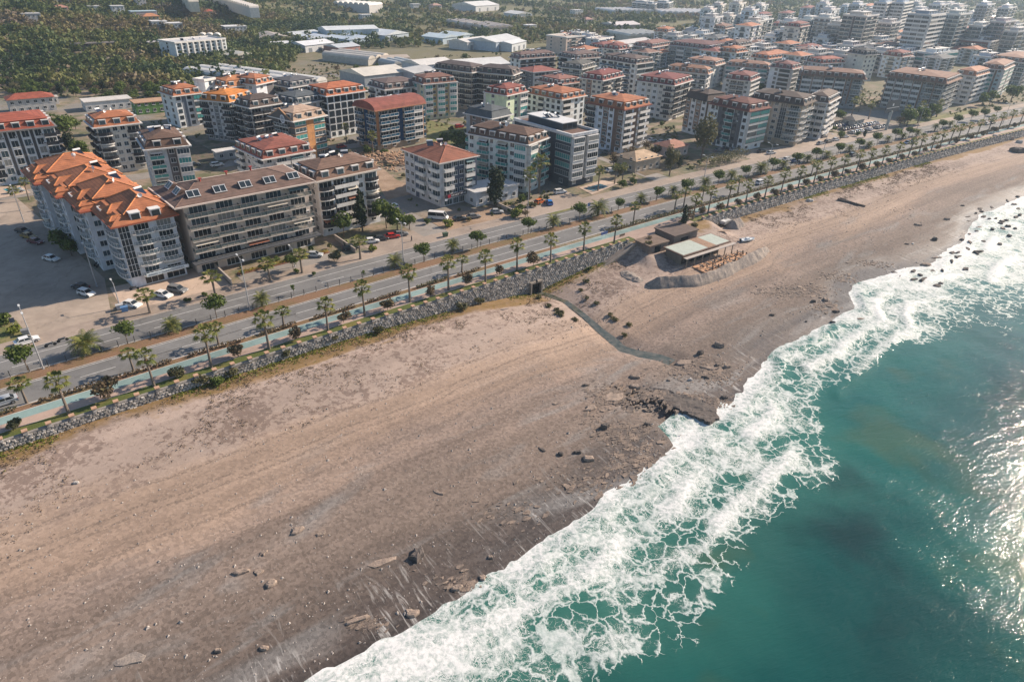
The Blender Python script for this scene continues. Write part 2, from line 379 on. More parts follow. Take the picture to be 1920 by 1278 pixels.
def make_sea():
    us = steps((-900,-60,30),(-60,240,1.3),(240,560,3),(560,5000,120))
    vs = steps((6,-60,1.1),(-60,-160,5),(-160,-5000,220))      # metres seaward of the shore line (negative)
    def fn(U, V):
        T = shore_t(U)+V
        w = (shore_t(U)-foam_t(U)); x, y = XY(U, T)
        lob = 7*(fbm(U*.055+4, U*0, 3)-.5)+9*(fbm(x*.09, y*.09, 3)-.5)
        e = (-V)/(w+lob)                             # 0 at shore, 1 at the outer foam edge
        run = 3.2*(fbm(U*.10, U*0+2, 3)-.5)
        e0 = (-(V)+run+4.0)/8.
        D = (np.clip(.80-.52*e, 0, 1.)+.42*np.exp(-(e/.09)**2))*sm((1.04-e)*9)*sm(e0*2)
        D = D*(.25+1.25*fbm(x*.10, y*.10, 4))
        far = sm((U-175)/60); D = np.maximum(D, far*sm((1.5-e)*1.2)*(.30+.55*fbm(x*.06+9, y*.06, 3)))
        d = seg_dist(x, y, INLET); D = np.maximum(D, .62*sm((6-d)/3))
        for off, hgt, ph in ((7.5,.45,0.),(15.5,.35,6.)):
            ln = off+5*(fbm(U*.05+ph, U*0+ph, 3)-.5); gate = sm((vnoise(U*.07+ph*3, U*0+2)-.42)*6); cr = np.exp(-((-V-ln)/1.3)**2)*gate; D = D+cr*.55*(e < 1.05); fn.cr = getattr(fn, 'cr', 0)+0; Zc = cr*hgt if off < 8 else Zc+cr*hgt
        fn.D = D.ravel(); fn.sh = (sm((1.7-e)*.8)*.55).ravel()
        Z = SEA+.35*(fbm(x*.06+y*.09, y*.03-x*.05, 3)-.5)*sm(-V/12)+.45*np.exp(-((-V-3.0-run)/1.4)**2)*(0.3+fbm(U*.2, V*.3, 2))
        Z = Z+Zc+.18*np.clip(D, 0, 1)*(fbm(x*.5, y*.5, 2)-.5)
        return x, y, Z
    co, f = grid(us, vs, fn)
    me = newmesh('sea', co, f[:, ::-1], WATER, smooth=True, attrs={'foam': fn.D, 'shallow': fn.sh})
    link('sea', me, kind='structure')
make_sea()

def ground_mat():
    t = NT('inland_ground'); p = t.geo()
    a = t.noise(p, .02, 5, .6, .5); b = t.noise(p, .13, 5, .65); c = t.noise(p, 1.3, 4, .7)
    col = t.mix(t.mr(b, .40, .58), (.27,.20,.145), (.11,.11,.05))
    col = t.mix(t.mr(a, .50, .60), col, (.20,.185,.165))
    S = t.sep(p); far = t.mr(S[1], 420, 640)
    col = t.mix(far, col, t.mix(t.mr(b, .35, .6), (.07,.085,.03), (.17,.14,.06)))
    k = t.mr(c, .3, .7, .72, 1.2); col = t.mix(1.0, col, t.comb(k, k, k), 'MULTIPLY')
    return t.fin(col, .95, t.bump(c, .4, .2))
def make_ground():
    us = steps((-3000,-400,80),(-400,1200,14),(1200,6500,150)); vs = steps((-17.2,20,18.6),(20,1400,14),(1400,6500,150))
    def fn(U, V):
        x, y = XY(U, V); return x, y, hill(x, y)*sm((V-10)/40)-.012
    co, f = grid(us, vs, fn)
    link('ground', newmesh('ground', co, f, ground_mat(), smooth=True), kind='structure')
make_ground()

# strips that follow the highway
def strip(name, s0, s1, t0, t1, z, mat, ds=4., wob=None, th=None):
    n = max(2, int((s1-s0)/ds)+1); S = np.linspace(s0, s1, n)
    T0 = np.full(n, t0, float) if not callable(t0) else t0(S); T1 = np.full(n, t1, float) if not callable(t1) else t1(S)
    x0, y0 = XY(S, T0); x1, y1 = XY(S, T1)
    co = np.concatenate([np.stack([x0, y0, np.full(n, z)], -1), np.stack([x1, y1, np.full(n, z)], -1)])
    i = np.arange(n-1); f = np.stack([i, i+1, n+i+1, n+i], -1)
    if th:
        co = np.concatenate([co, co-np.array([0,0,th])]); m2 = 2*n
        f = np.concatenate([f, np.stack([i+1, i, m2+i, m2+i+1], -1), np.stack([n+i, n+i+1, m2+n+i+1, m2+n+i], -1), [[0, n, m2+n, m2], [n-1, m2+n-1, m2+2*n-1, 2*n-1]]])
    return link(name, newmesh(name, co, f, mat), kind='structure')
def asphalt(name, c, patch=.25):
    t = NT(name); p = t.geo(); a = t.noise(p, .07, 4, .6); b = t.noise(p, .6, 4, .7); g = t.noise(p, 14., 2, .6)
    col = t.mix(t.mr(a, .4, .6), tuple(x*(1-patch) for x in c), tuple(x*(1+patch*.7) for x in c))
    k = t.mr(t.math('ADD', t.math('MULTIPLY', b, .6), t.math('MULTIPLY', g, .4)), .35, .65, .86, 1.12)
    col = t.mix(1.0, col, t.comb(k, k, k), 'MULTIPLY')
    cr = t.voro(t.vadd(p, t.vmul(t.noise(p, .5, 3, .6, col=True), (4,4,0))), .09, 'DISTANCE_TO_EDGE')
    col = t.mix(t.mr(cr, .012, .004, 0, .35), col, tuple(x*.45 for x in c))
    return t.fin(col, .88, t.bump(g, .2, .03))
ASPH = asphalt('road_asphalt', (.165,.162,.158), .14); ASPH2 = asphalt('old_asphalt', (.26,.225,.195), .22); CONC = asphalt('pavement_concrete', (.30,.24,.195), .15)
BIKE = asphalt('cycle_path_paint', (.19,.275,.265), .22); PAVE = asphalt('promenade_paving', (.37,.27,.22), .12)
WHITE = M((.62,.61,.58), .6, .18, 1.5, name='road_paint'); KERB = M((.42,.37,.33), .85, .15, 1.2, name='kerb_stone')
def soil(name, c1, c2, thr=(.42,.6), sc=.35):
    t = NT(name); p = t.geo(); a = t.noise(p, sc, 5, .65); g = t.noise(p, 5., 3, .7)
    col = t.mix(t.mr(a, thr[0], thr[1]), c1, c2); k = t.mr(g, .3, .7, .7, 1.25); col = t.mix(1.0, col, t.comb(k,k,k), 'MULTIPLY')
    return t.fin(col, .95, t.bump(g, .5, .1))
SOIL = soil('median_soil', (.20,.115,.065), (.15,.105,.045), (.45,.62), .12); LAWN = soil('lawn', (.075,.095,.016), (.17,.14,.035), (.5,.7), .22)
GRASS = soil('rough_grass', (.10,.12,.03), (.20,.17,.07))
S0, S1 = -70, 1500
strip('highway', S0, S1, -7.25, .45, .000, ASPH); strip('highway', S0, S1, 4.3, 13.9, .000, ASPH)
strip('median', S0, S1, .70, 4.10, .13, SOIL, th=.12); strip('kerb', S0, S1, .45, .70, .14, KERB, th=.13); strip('kerb', S0, S1, 4.10, 4.32, .14, KERB, th=.13)
strip('footpath', S0, S1, 14.1, 19.0, .10, CONC, th=.10); strip('kerb', S0, S1, 13.85, 14.1, .12, KERB, th=.12)
strip('verge', S0, 128, -9.0, -7.45, .10, SOIL, th=.10); strip('verge', 146, S1, -9.0, -7.45, .10, SOIL, th=.10); strip('kerb', S0, S1, -7.45, -7.25, .13, KERB, th=.13)
strip('cycle_path', S0, S1, -11.5, -9.0, .104, BIKE, th=.10); strip('cycle_path_line', S0, S1, -9.16, -9.04, .108, WHITE); strip('promenade', S0, 150, -13.9, -11.5, .10, PAVE, th=.1); strip('promenade', 176, S1, -13.9, -11.5, .10, PAVE, th=.1)
strip('promenade', 150, 176, -16.9, -11.5, .10, PAVE, th=.1)
strip('lawn', S0, 150, -16.6, -13.9, .11, LAWN, th=.1); strip('lawn', 176, S1, -16.6, -13.9, .11, LAWN, th=.1)
strip('kerb', S0, 150, -14.0, -13.85, .13, KERB, th=.1); strip('kerb', 176, S1, -14.0, -13.85, .13, KERB, th=.1)
for tl in (.20, -6.95, 4.65, 11.2): strip('road_marking', S0, S1, tl-.07, tl+.07, .004, WHITE)
def dashes(tl, L, gap, s0, s1, name='lane_marking'):
    mb = MB(); s = s0
    while s < s1:
        x0,y0 = XY(s, tl-.07); x1,y1 = XY(s+L, tl-.07); x2,y2 = XY(s+L, tl+.07); x3,y3 = XY(s, tl+.07)
        mb.quad((x0,y0,.004),(x1,y1,.004),(x2,y2,.004),(x3,y3,.004)); s += L+gap
    return mb.build(name, WHITE, kind='structure')
dashes(-3.4, 6, 6, 12, 60); strip('lane_marking', 22, 128, -3.47, -3.33, .004, WHITE); dashes(-3.4, 3, 6, 130, 1200)
dashes(7.9, 6, 6.5, -60, 1200)

# ---------------------------------------------------------------- sea wall, fence
def rand_stone_mat():
    t = NT('wall_stone'); p = t.geo(); v = t.voro(p, 1.7, out=1); n = t.noise(p, 4., 3, .7)
    f = t.math('ADD', t.math('MULTIPLY', t.sep(v)[0], .7), t.math('MULTIPLY', n, .5))
    return t.fin(t.ramp(f, [(.15,(.11,.105,.10)),(.5,(.27,.25,.23)),(.8,(.42,.39,.36)),(1.,(.6,.56,.52))]), .9)
STONE = rand_stone_mat(); MORTAR = M((.26,.24,.22), .95, .2, 1.5); CAPM = M((.48,.30,.20), .85, .15, 2.)
def sea_wall(label, s0, s1, hole=None):
    x, y = XY(s0, -17); root = empty('sea_wall', (float(x), float(y), 0), 0, label, 'wall'); ox, oy = float(x), float(y)
    S = np.arange(s0, s1+.1, 3.35); n = len(S)
    zb = np.interp(S, ZB[:,0], ZB[:,1])-.6
    co = []
    for t_, z_ in ((-16.5, .42), (-17.05, .42), (-17.25, zb), (-16.5, 0*zb)):
        x, y = XY(S, np.full(n, t_)); co.append(np.stack([x-ox, y-oy, np.zeros(n)+z_], -1))
    i = np.arange(n-1); f = []
    for k in (0, 1, 3): j = (k+1) % 4; f.append(np.stack([k*n+i, k*n+i+1, j*n+i+1, j*n+i], -1))
    f.append(np.array([[0, n, 2*n, 3*n], [n-1, 4*n-1, 3*n-1, 2*n-1]]))
    link('wall_core', newmesh('wall_core', np.concatenate(co), np.concatenate(f), MORTAR), root)
    # stones
    V = []; F = []; nb = 0; s = s0
    while s < s1:
        L = .62 if s < 210 else 1.2 if s < 330 else 2.2
        z = float(np.interp(s, ZB[:,0], ZB[:,1]))-.4; zt = .40
        hgt = .50 if s < 210 else .8; k = int((zt-z)/hgt)
        for r in range(k):
            if hole and hole[0] < s < hole[1] and z+r*hgt < hole[2]: continue
            w = L*random.uniform(.72, 1.0); hh = hgt*random.uniform(.7, .98); sx = s+(r % 2)*L*.5+random.uniform(-.08,.08); zz = z+r*hgt+random.uniform(-.05,.05)
            bulge = random.uniform(.10,.30); frac = (zt-zz)/max(zt-z, 1)
            for (a, b, tt) in ((0,0,0),(w,0,0),(w,hh,0),(0,hh,0),(.12*w,.15*hh,bulge),(.9*w,.1*hh,bulge*random.uniform(.6,1)),(.85*w,.88*hh,bulge),(.15*w,.85*hh,bulge*random.uniform(.6,1))):
                V.append((sx+a+random.uniform(-.04,.04), -17.03-.2*frac-tt, zz+b))
            F += [(nb,nb+1,nb+5,nb+4),(nb+1,nb+2,nb+6,nb+5),(nb+2,nb+3,nb+7,nb+6),(nb+3,nb,nb+4,nb+7),(nb+4,nb+5,nb+6,nb+7)]; nb += 8
        s += L
    V = np.array(V); x, y = XY(V[:,0], V[:,1]); link('stone', newmesh('stone', np.stack([x-ox, y-oy, V[:,2]], -1), np.array(F), STONE), root, kind='stuff')
    pm = MB(); pm.box(-.34,.34,-.34,.34,0,.62); pm.box(-.42,.42,-.42,.42,.62,.80,1); pme = pm.mesh('pillar', [STONE, CAPM])
    for s in S[::1][:110]:
        x, y = XY(s, -16.95); link('pillar', pme, root, (float(x)-ox, float(y)-oy, .30), road_ang(s))
    return root
w1 = sea_wall('long rough stone sea wall with capped pillars, left of the beach bar', -71.5, 147, (110.2, 113.8, -3.0))
w2 = sea_wall('rough stone sea wall with capped pillars, running right from behind the beach bar', 180, 1100)
def culvert():
    x, y = XY(112, -17.2); mb = MB(); mb.box(-2.0,-1.55,-.9,.3,-6.2,-2.9); mb.box(1.55,2.0,-.9,.3,-6.2,-2.9); mb.box(-2.0,2.0,-.9,.3,-2.9,-2.5)
    r = empty('culvert', (float(x), float(y), 0), road_ang(112), 'dark square culvert mouth in the foot of the stone wall', 'culvert')
    mb.build('portal', M((.24,.21,.18), .9), r); q = MB(); q.box(-1.55,1.55,-.1,.28,-6.2,-2.9); q.build('opening', M((.012,.012,.012), 1.), r)  # shallow black block: the shade inside the culvert is put into its colour
culvert()
def ramp():
    x, y = XY(134, -18.2); r = empty('beach_ramp', (float(x), float(y), 0), road_ang(140), 'grey concrete ramp running down the stone wall to the beach bar', 'ramp')
    mb = MB(); pts = [(-3,-4.8),(-1,-4.6),(13,-.1),(16,-.1),(16,-4.6)]
    mb.add([(a,-1.0,z) for a,z in pts]+[(a,1.1,z) for a,z in pts], [(0,4,3,2,1),(5,6,7,8,9)]+[(i,(i+1)%5,5+(i+1)%5,5+i) for i in range(5)])
    mb.build('slope', M((.23,.20,.18), .9), r); q = MB(); q.add([(-1,-1.2,-4.2),(13,-1.2,.5),(13,-1.0,.5),(-1,-1.0,-4.2),(-1,-1.2,-4.7),(13,-1.2,-.4),(13,-1.0,-.4),(-1,-1.0,-4.7)], [(0,1,2,3),(4,5,1,0),(6,7,3,2),(4,0,3,7),(1,5,6,2)]); q.build('side_wall', M((.33,.29,.25), .9), r)
ramp()
def median_fence():
    x, y = XY(-40, 3.9); ox, oy = float(x), float(y); r = empty('median_fence', (ox, oy, 0), 0, 'low wire fence on dark posts along the landward edge of the highway median', 'fence')
    pm = MB(); pm.box(-.06,.06,-.06,.06,0,1.45); pm.box(-.13,.13,-.13,.13,0,.12,1); me = pm.mesh('post', [M((.035,.035,.035), .6), KERB])
    S = np.arange(-40, 470, 3.0)
    for s in S: a, b = XY(s, 3.9); link('post', me, r, (float(a)-ox, float(b)-oy, .12), road_ang(s))
    n = len(S); t = NT('fence_wire'); t.p.inputs['Alpha'].default_value = .16; wm = t.fin((.10,.10,.10), .6)
    a, b = XY(S, np.full(n, 3.9)); lo = np.stack([a-ox, b-oy, np.full(n, .2)], -1); hi = lo+np.array([0,0,1.3]); i = np.arange(n-1)
    link('wire_mesh', newmesh('wire_mesh', np.concatenate([lo, hi]), np.stack([i, i+1, n+i+1, n+i], -1), wm), r)
median_fence()

# ---------------------------------------------------------------- buildings
def glass(name, c, rough=.08, alpha=1.):
    t = NT(name)
    if alpha < 1: t.p.inputs['Alpha'].default_value = alpha
    t.p.inputs['Specular IOR Level'].default_value = .45; return t.fin(c, rough)
GL = [glass('window_glass', (.025,.035,.042)), glass('window_glass', (.05,.075,.09)), glass('curtained_glass', (.22,.22,.21), .3), glass('window_glass', (.015,.02,.025))]
TEAL = glass('teal_glass', (.06,.26,.25), .1); BLUEG = glass('blue_glass', (.01,.06,.15), .08)
RAILG = glass('railing_glass', (.08,.13,.14), .15, .42); TEALR = glass('teal_railing_glass', (.10,.36,.33), .1, .7); DARKR = M((.035,.035,.04), .5, .05); WHR = M((.70,.70,.70), .5, .05)
FRW = M((.68,.67,.65), .6, .06); FRD = M((.05,.05,.055), .5, .06); SLAB = M((.66,.64,.61), .75, .10, .8)
PANEL = glass('solar_panel', (.03,.045,.08), .15); TANK = M((.72,.72,.72), .35, .06)
def tiles(c, name='roof_tiles', per=.30):
    t = NT(name); p = t.geo(); S = t.sep(p); n = t.noise(p, .5, 4, .6); n2 = t.noise(p, 5., 2, .6)
    col = t.mix(t.mr(n, .35, .65), tuple(x*.78 for x in c), tuple(x*1.15 for x in c))
    z = t.math('FRACT', t.math('DIVIDE', S[2], per)); band = t.mr(z, .0, .28, .60, 1.)  # shade lines between tile courses, painted as darker bands in the colour
    col = t.mix(1.0, col, t.comb(band, band, band), 'MULTIPLY'); k = t.mr(n2, .3, .7, .85, 1.12); col = t.mix(1.0, col, t.comb(k,k,k), 'MULTIPLY')
    return t.fin(col, .85, t.bump(band, .4, .06))
_TC = {}
def TL(c):
    if c not in _TC: _TC[c] = tiles(c)
    return _TC[c]
ORANGE = (.37,.135,.06); RED = (.30,.075,.042); TERRA = (.26,.095,.055); BROWN = (.13,.075,.052); DKBR = (.085,.06,.05); MAROON = (.15,.035,.03); SLATE = (.085,.10,.11); PALEO = (.42,.20,.12)

class Face:
    def __init__(s, o, d): s.o = o; s.a = math.atan2(d[1], d[0]); s.d = d      # outward normal = (d.y, -d.x)
    def pt(s, x, out=0.): return (s.o[0]+s.d[0]*x+s.d[1]*out, s.o[1]+s.d[1]*x-s.d[0]*out)
def add_at(dst, src, x, y, z, a, mmap=None):
    c, s_ = math.cos(a), math.sin(a); b = dst.n
    dst.v.extend([(x+c*p[0]-s_*p[1], y+s_*p[0]+c*p[1], z+p[2]) for p in src.v]); dst.n += src.n
    dst.f4.extend([[b+i for i in f] for f in src.f4]); dst.f3.extend([[b+i for i in f] for f in src.f3])
    mm = (lambda k: mmap[k]) if mmap else (lambda k: k)
    dst.m4.extend([mm(k) for k in src.m4]); dst.m3.extend([mm(k) for k in src.m3])
def g_frame(w, h, mull):
    m = MB(); t = .09; y = -.07
    m.box(-w/2,w/2,y,0.0,-.0,t); m.box(-w/2,w/2,y,0,h-t,h); m.box(-w/2,-w/2+t,y,0,t,h-t); m.box(w/2-t,w/2,y,0,t,h-t)
    for k in range(1, mull+1): x = -w/2+w*k/(mull+1); m.box(x-.035,x+.035,y,0,t,h-t)
    m.box(-w/2-.08,w/2+.08,-.16,0,-.09,-.0)
    return m
def g_pane(w, h): m = MB(); m.quad((-w/2+.05,-.03,.05),(w/2-.05,-.03,.05),(w/2-.05,-.03,h-.05),(-w/2+.05,-.03,h-.05)); return m
def g_balc(w, d, kind):
    m = MB()
    if kind == 'curve':
        pts = [(-w/2,0)]+[(-w/2*math.cos(math.pi*k/8), -d*(.35+.65*math.sin(math.pi*k/8))) for k in range(9)]+[(w/2,0)]
        m.prism(pts, -.28, 0)
    else: m.box(-w/2,w/2,-d,0,-.28,0)
    if kind == 'solid': m.box(-w/2,w/2,-d,-d+.12,0,.75); m.box(-w/2,-w/2+.12,-d+.12,0,0,.75); m.box(w/2-.12,w/2,-d+.12,0,0,.75)
    return m
def g_rail(w, d, kind):
    m = MB()
    if kind == 'solid':
        m.box(-w/2,w/2,-d+.02,-d+.08,.85,.95); m.box(-w/2,-w/2+.06,-d+.08,0,.85,.95); m.box(w/2-.06,w/2,-d+.08,0,.85,.95)
        k = int(w/1.2)
        for i in range(k+1): x = -w/2+.06+(w-.12)*i/max(k,1); m.box(x-.03,x+.03,-d+.02,-d+.08,.75,.85)
    elif kind == 'curve':
        pts = [(-w/2*math.cos(math.pi*k/8), -d*(.35+.65*math.sin(math.pi*k/8))+.05) for k in range(9)]
        for a, b in zip(pts[:-1], pts[1:]):
            m.quad((a[0],a[1],0),(b[0],b[1],0),(b[0],b[1],1.0),(a[0],a[1],1.0))
            m.quad((a[0],a[1]-.06,.94),(b[0],b[1]-.06,.94),(b[0],b[1]-.06,1.04),(a[0],a[1]-.06,1.04),1)
            m.box(a[0]-.03,a[0]+.03,a[1]-.06,a[1],0,1.0,1)
    else:
        m.box(-w/2,w/2,-d,-d+.03,0,.95); m.box(-w/2,-w/2+.03,-d+.03,0,0,.95); m.box(w/2-.03,w/2,-d+.03,0,0,.95)
        m.box(-w/2-.03,w/2+.03,-d-.05,-d,.93,1.03,1)
        k = max(1, int(w/1.5))
        for i in range(k+1): x = -w/2+w*i/k; m.box(x-.03,x+.03,-d-.05,-d,0,.93,1)
    return m
def g_ac(): m = MB(); m.box(-.4,.4,-.32,0,0,.55,0); m.box(-.25,.25,-.33,-.321,.1,.45,1); return m
def g_awn(w, d): m = MB(); m.add([(-w/2,0,0),(w/2,0,0),(w/2,-d,-.7),(-w/2,-d,-.7),(-w/2,0,-.04),(w/2,0,-.04),(w/2,-d,-.74),(-w/2,-d,-.74)], [(3,2,1,0),(4,5,6,7),(3,7,6,2)]); return m
AWN = [M((.55,.50,.42), .8), M((.12,.20,.22), .8), M((.30,.12,.07), .8), M((.60,.58,.55), .8)]
WID = {'w':2.3,'W':3.2,'b':3.6,'g':3.8,'c':4.2,'s':3.6,'G':3.6,'T':2.2,'t':2.2,'.':1.0,'x':1.0,'a':2.4,'n':1.5,'|':.5,'B':3.4,'D':1.6,'q':2.6,'l':2.6}
_PC = {}
def part_mesh(key, fn, mats):
    k = (key, tuple(m.name for m in mats))
    if k not in _PC: _PC[k] = fn().mesh(key[0], mats)
    return _PC[k]
def hip(mb, x0, x1, y0, y1, z, rise, m=0, flat=0.):
    w, d = x1-x0, y1-y0
    if w >= d: k = d/2*(1-flat); a, b = (x0+k, y0+k), (x1-k, y1-k)
    else: k = w/2*(1-flat); a, b = (x0+k, y0+k), (x1-k, y1-k)
    if flat == 0:
        if w >= d: my = (y0+y1)/2; a = (x0+k*.9, my); b = (x1-k*.9, my); mb.add([(x0,y0,z),(x1,y0,z),(x1,y1,z),(x0,y1,z),(a[0],my,z+rise),(b[0],my,z+rise)], [(0,1,5,4),(1,2,5),(2,3,4,5),(3,0,4)], m)
        else: mx = (x0+x1)/2; mb.add([(x0,y0,z),(x1,y0,z),(x1,y1,z),(x0,y1,z),(mx,y0+k*.9,z+rise),(mx,y1-k*.9,z+rise)], [(0,1,4),(1,2,5,4),(2,3,5),(3,0,4,5)], m)
    else: mb.frustum([(x0,y0),(x1,y0),(x1,y1),(x0,y1)], z, [(a[0],a[1]),(b[0],a[1]),(b[0],b[1]),(a[0],b[1])], z+rise, m)
def g_dormer(w, h, dep):
    m = MB(); m.add([(-w/2,0,0),(w/2,0,0),(w/2,0,h),(-w/2,0,h),(-w/2,dep,h),(w/2,dep,h),(-w/2,dep*.1,0),(w/2,dep*.1,0)], [(0,1,2,3),(3,2,5,4),(0,3,4,6),(1,7,5,2)])
    m.box(-w/2-.12,w/2+.12,-.12,dep,h,h+.12); return m
def g_heater():
    m = MB(); m.add([(-1,0,0),(1,0,0),(1,1.5,1.1),(-1,1.5,1.1)], [(0,1,2,3),(3,2,1,0)], 0); m.tube((-1.0,1.7,1.3),(1.0,1.7,1.3),.30,n=7,m=1)
    for x in (-.8,.8): m.box(x-.04,x+.04,1.6,1.7,0,1.0,1)
    return m
def g_dish():
    m = MB(); c = (0,0,1.0); n = 9; ring = [(.55*math.cos(2*math.pi*i/n), -.2, 1.0+.55*math.sin(2*math.pi*i/n)) for i in range(n)]
    m.add([(0,0.02,1.0)]+ring, [(0,1+i,1+(i+1)%n) for i in range(n)]); m.box(-.04,.04,-.02,.04,0,1.0); return m
HEAT, DISH = None, None
def building(name, label, L, F_, R_, h, n, wall=(.55,.53,.50), acc=(.13,.12,.12), front='bwb', left='wbw', roof='mans', rc=BROWN, lvl=1, dep=None, wid=None,
             rail='glass', glassy=None, balc=SLAB, heat=3, shop=False, rise=1.8, dorm=True, eave=.8, group=None, cat='apartment block', gf=None, fascia=None, topback=0., dormc=None, z0=None, ang=None, bd=1.25, trim=None, raw=False):
    if not raw: h = h*.845
    if sum(wall) > 1.1: wall = tuple(min(.76, x*y) for x, y in zip(wall, (1.22,1.26,1.32)))
    pF = Vector(at(*F_, h)); pR = Vector(at(*R_, h)); pL = Vector(at(*L, h)) if L else None
    if z0 is None:
        z0 = float(ground_z(pF.x, pF.y)); 
        if z0 > .5: pF = Vector(at(*F_, h+z0)); pR = Vector(at(*R_, h+z0)); pL = Vector(at(*L, h+z0)) if L else None
    u = pR-pF; w = u.length; u.normalize()
    if L and (pF-pL).length > 1.5*w: vv = (pL-pF).normalized(); u = Vector((vv.y, -vv.x)); w = max((pR-pF).dot(u), 4)
    if ang is not None: u = Vector((math.cos(ang), math.sin(ang))); w = (pR-pF).dot(u)
    v = Vector((-u.y, u.x)); d = dep or max(6., (pL-pF).dot(v))
    if wid: w = wid
    root = empty(name, (pF.x, pF.y, z0), math.atan2(u.y, u.x), label, cat, group)
    WM = M(wall, .8, .12, .5); AM = M(acc, .75, .12, .5); fl = h/(n+.0)
    FS = M(fascia, .7, .08) if fascia else SLAB
    RM = M(rc, .8, .12) if roof == 'flat' else TL(rc)
    b = MB(); b.box(0,w,0,d,-1.2,h-.02); b.build('wall', WM, root)
    faces = [(Face((0,0),(1,0)), front, w, 1), (Face((0,d),(0,-1)), left, d, 1), (Face((w,0),(0,1)), left, d, 0), (Face((w,d),(-1,0)), front, w, 0)]
    TR = {'glass': (RAILG, WHR), 'teal': (TEALR, WHR), 'dark': (DARKR, DARKR), 'solid': (WHR, WHR), 'clear': (RAILG, M((.30,.27,.24), .5, .05)), 'blue': (glass('blue_railing', (.02,.10,.18), .1, .8), WHR)}[rail]
    kind = 'solid' if rail == 'solid' else 'glass'
    fr = FRW if sum(wall) < 2.2 else FRD
    jw, jb = MB(), MB()      # joined windows / balconies / accents for small buildings
    glassset = GL if glassy is None else glassy
    nw = nb_ = 0
    for fi, (fc, pat, Lw, vis) in enumerate(faces):
        if not vis and lvl == 0: continue
        tot = sum(WID.get(c, 2) for c in pat); sc = Lw/tot; x = 0.
        for c in pat:
            bw = WID.get(c, 2)*sc; cx = x+bw/2; x += bw
            if c in 'ax':      # accent strip the full height
                ww = bw*(.98 if c == 'a' else .9); p0 = fc.pt(cx-ww/2, .0); q = MB(); q.box(-ww/2,ww/2,-.06,.0,fl*.9,h-.05)
                X, Y = fc.pt(cx); q.build('accent_panel', AM, root, loc=(X,Y,0), rz=fc.a)
            if c == 'D':       # dark recessed full-height strip
                q = MB(); q.box(-bw*.48,bw*.48,-.05,.0,0.1,h-.3); X, Y = fc.pt(cx); q.build('accent_panel', AM, root, loc=(X,Y,0), rz=fc.a)
            if c == '|':
                q = MB(); q.box(-bw/2,bw/2,-bd*.8,.0,fl*.9,h-.05); X, Y = fc.pt(cx); q.build('pilaster', FS, root, loc=(X,Y,0), rz=fc.a)
                continue
            if c in '.xD': continue
            if c in 'tT':
                gh = h-fl*1.1; X, Y = fc.pt(cx); mt = BLUEG if c == 't' else GL[0]
                q = MB(); q.box(-bw*.42,bw*.42,-.12,0,fl,fl+gh); o = q.build('stair_glazing', mt, root, loc=(X,Y,0), rz=fc.a)
                k = MB(); r_ = int(gh/1.5)
                for i in range(r_+1): zz = fl+gh*i/r_; k.box(-bw*.43,bw*.43,-.17,-.12,zz-.04,zz+.04)
                for xx in (-bw*.43,-bw*.14,bw*.14,bw*.43): k.box(xx-.04,xx+.04,-.17,-.12,fl,fl+gh)
                if lvl: k.build('glazing_bar', WHR if c == 'T' else DARKR, o)
                continue
            for k in range(n):
                zf = k*fl; cc = c; 
                if k == 0: cc = gf or ('Q' if shop and fi == 0 else ('w' if c != '.' else '.'))
                X, Y = fc.pt(cx)
                if cc == 'Q': ww, hh, sill, ml = bw*.86, fl*.72, .2, 2
                elif cc in 'bgcs': ww, hh, sill, ml = bw*(.88 if bw < 4.6 else .66), fl*.78, .06, 2 if bw < 4.6 else 3
                elif cc in 'GlB': ww, hh, sill, ml = bw*.94, fl*.62, .75, max(2, int(bw/1.1))
                elif cc == 'W': ww, hh, sill, ml = bw*.74, 1.7, .75, 2
                elif cc == 'q': ww, hh, sill, ml = bw*.80, fl*.78, .3, 1
                elif cc in 'wan': ww, hh, sill, ml = min(bw*.62, 1.7), 1.45, .95, 1
                else: continue
                z = zf+sill; out = .0
                if cc == 'G': out = bd
                gm = random.choice(glassset) if glassset is not GL else random.choices(GL, (5,4,2,3))[0]
                if cc == 'G' and rail == 'teal': gm = random.choice((TEAL, TEAL, GL[1]))
                if cc == 'l': gm = random.choice((TEAL, GL[1]))
                ww = round(ww, 1); hh = round(hh, 2)
                X2, Y2 = fc.pt(cx, out+(.06 if c == 'a' else 0))
                if vis and lvl == 2:
                    o = link('window', part_mesh(('window', ww, hh, ml), lambda: g_frame(ww, hh, ml), [fr]), root, (X2, Y2, z), fc.a)
                    link('pane', part_mesh(('pane', ww, hh), lambda: g_pane(ww, hh), [gm]), o)
                else:
                    if vis: add_at(jw, g_frame(ww, hh, min(ml, 2)), X2, Y2, z, fc.a, [0])
                    add_at(jw, g_pane(ww, hh), X2, Y2, z, fc.a, [1+GL.index(gm) if gm in GL else 5])
                if lvl == 2 and vis and k > 0 and random.random() < .22:
                    AX, AY = fc.pt(cx+bw*.36, .02); link('air_conditioner', part_mesh(('ac',), g_ac, [WHR, FRD]), root, (AX, AY, zf+.5), fc.a)
                if lvl == 2 and vis and k > 0 and cc in 'bgcs' and random.random() < .16:
                    AX, AY = fc.pt(cx, .05); link('awning', part_mesh(('awning', round(bw*.85, 1)), lambda: g_awn(bw*.85, bd), [random.choice(AWN)]), root, (AX, AY, zf+fl-.4), fc.a)
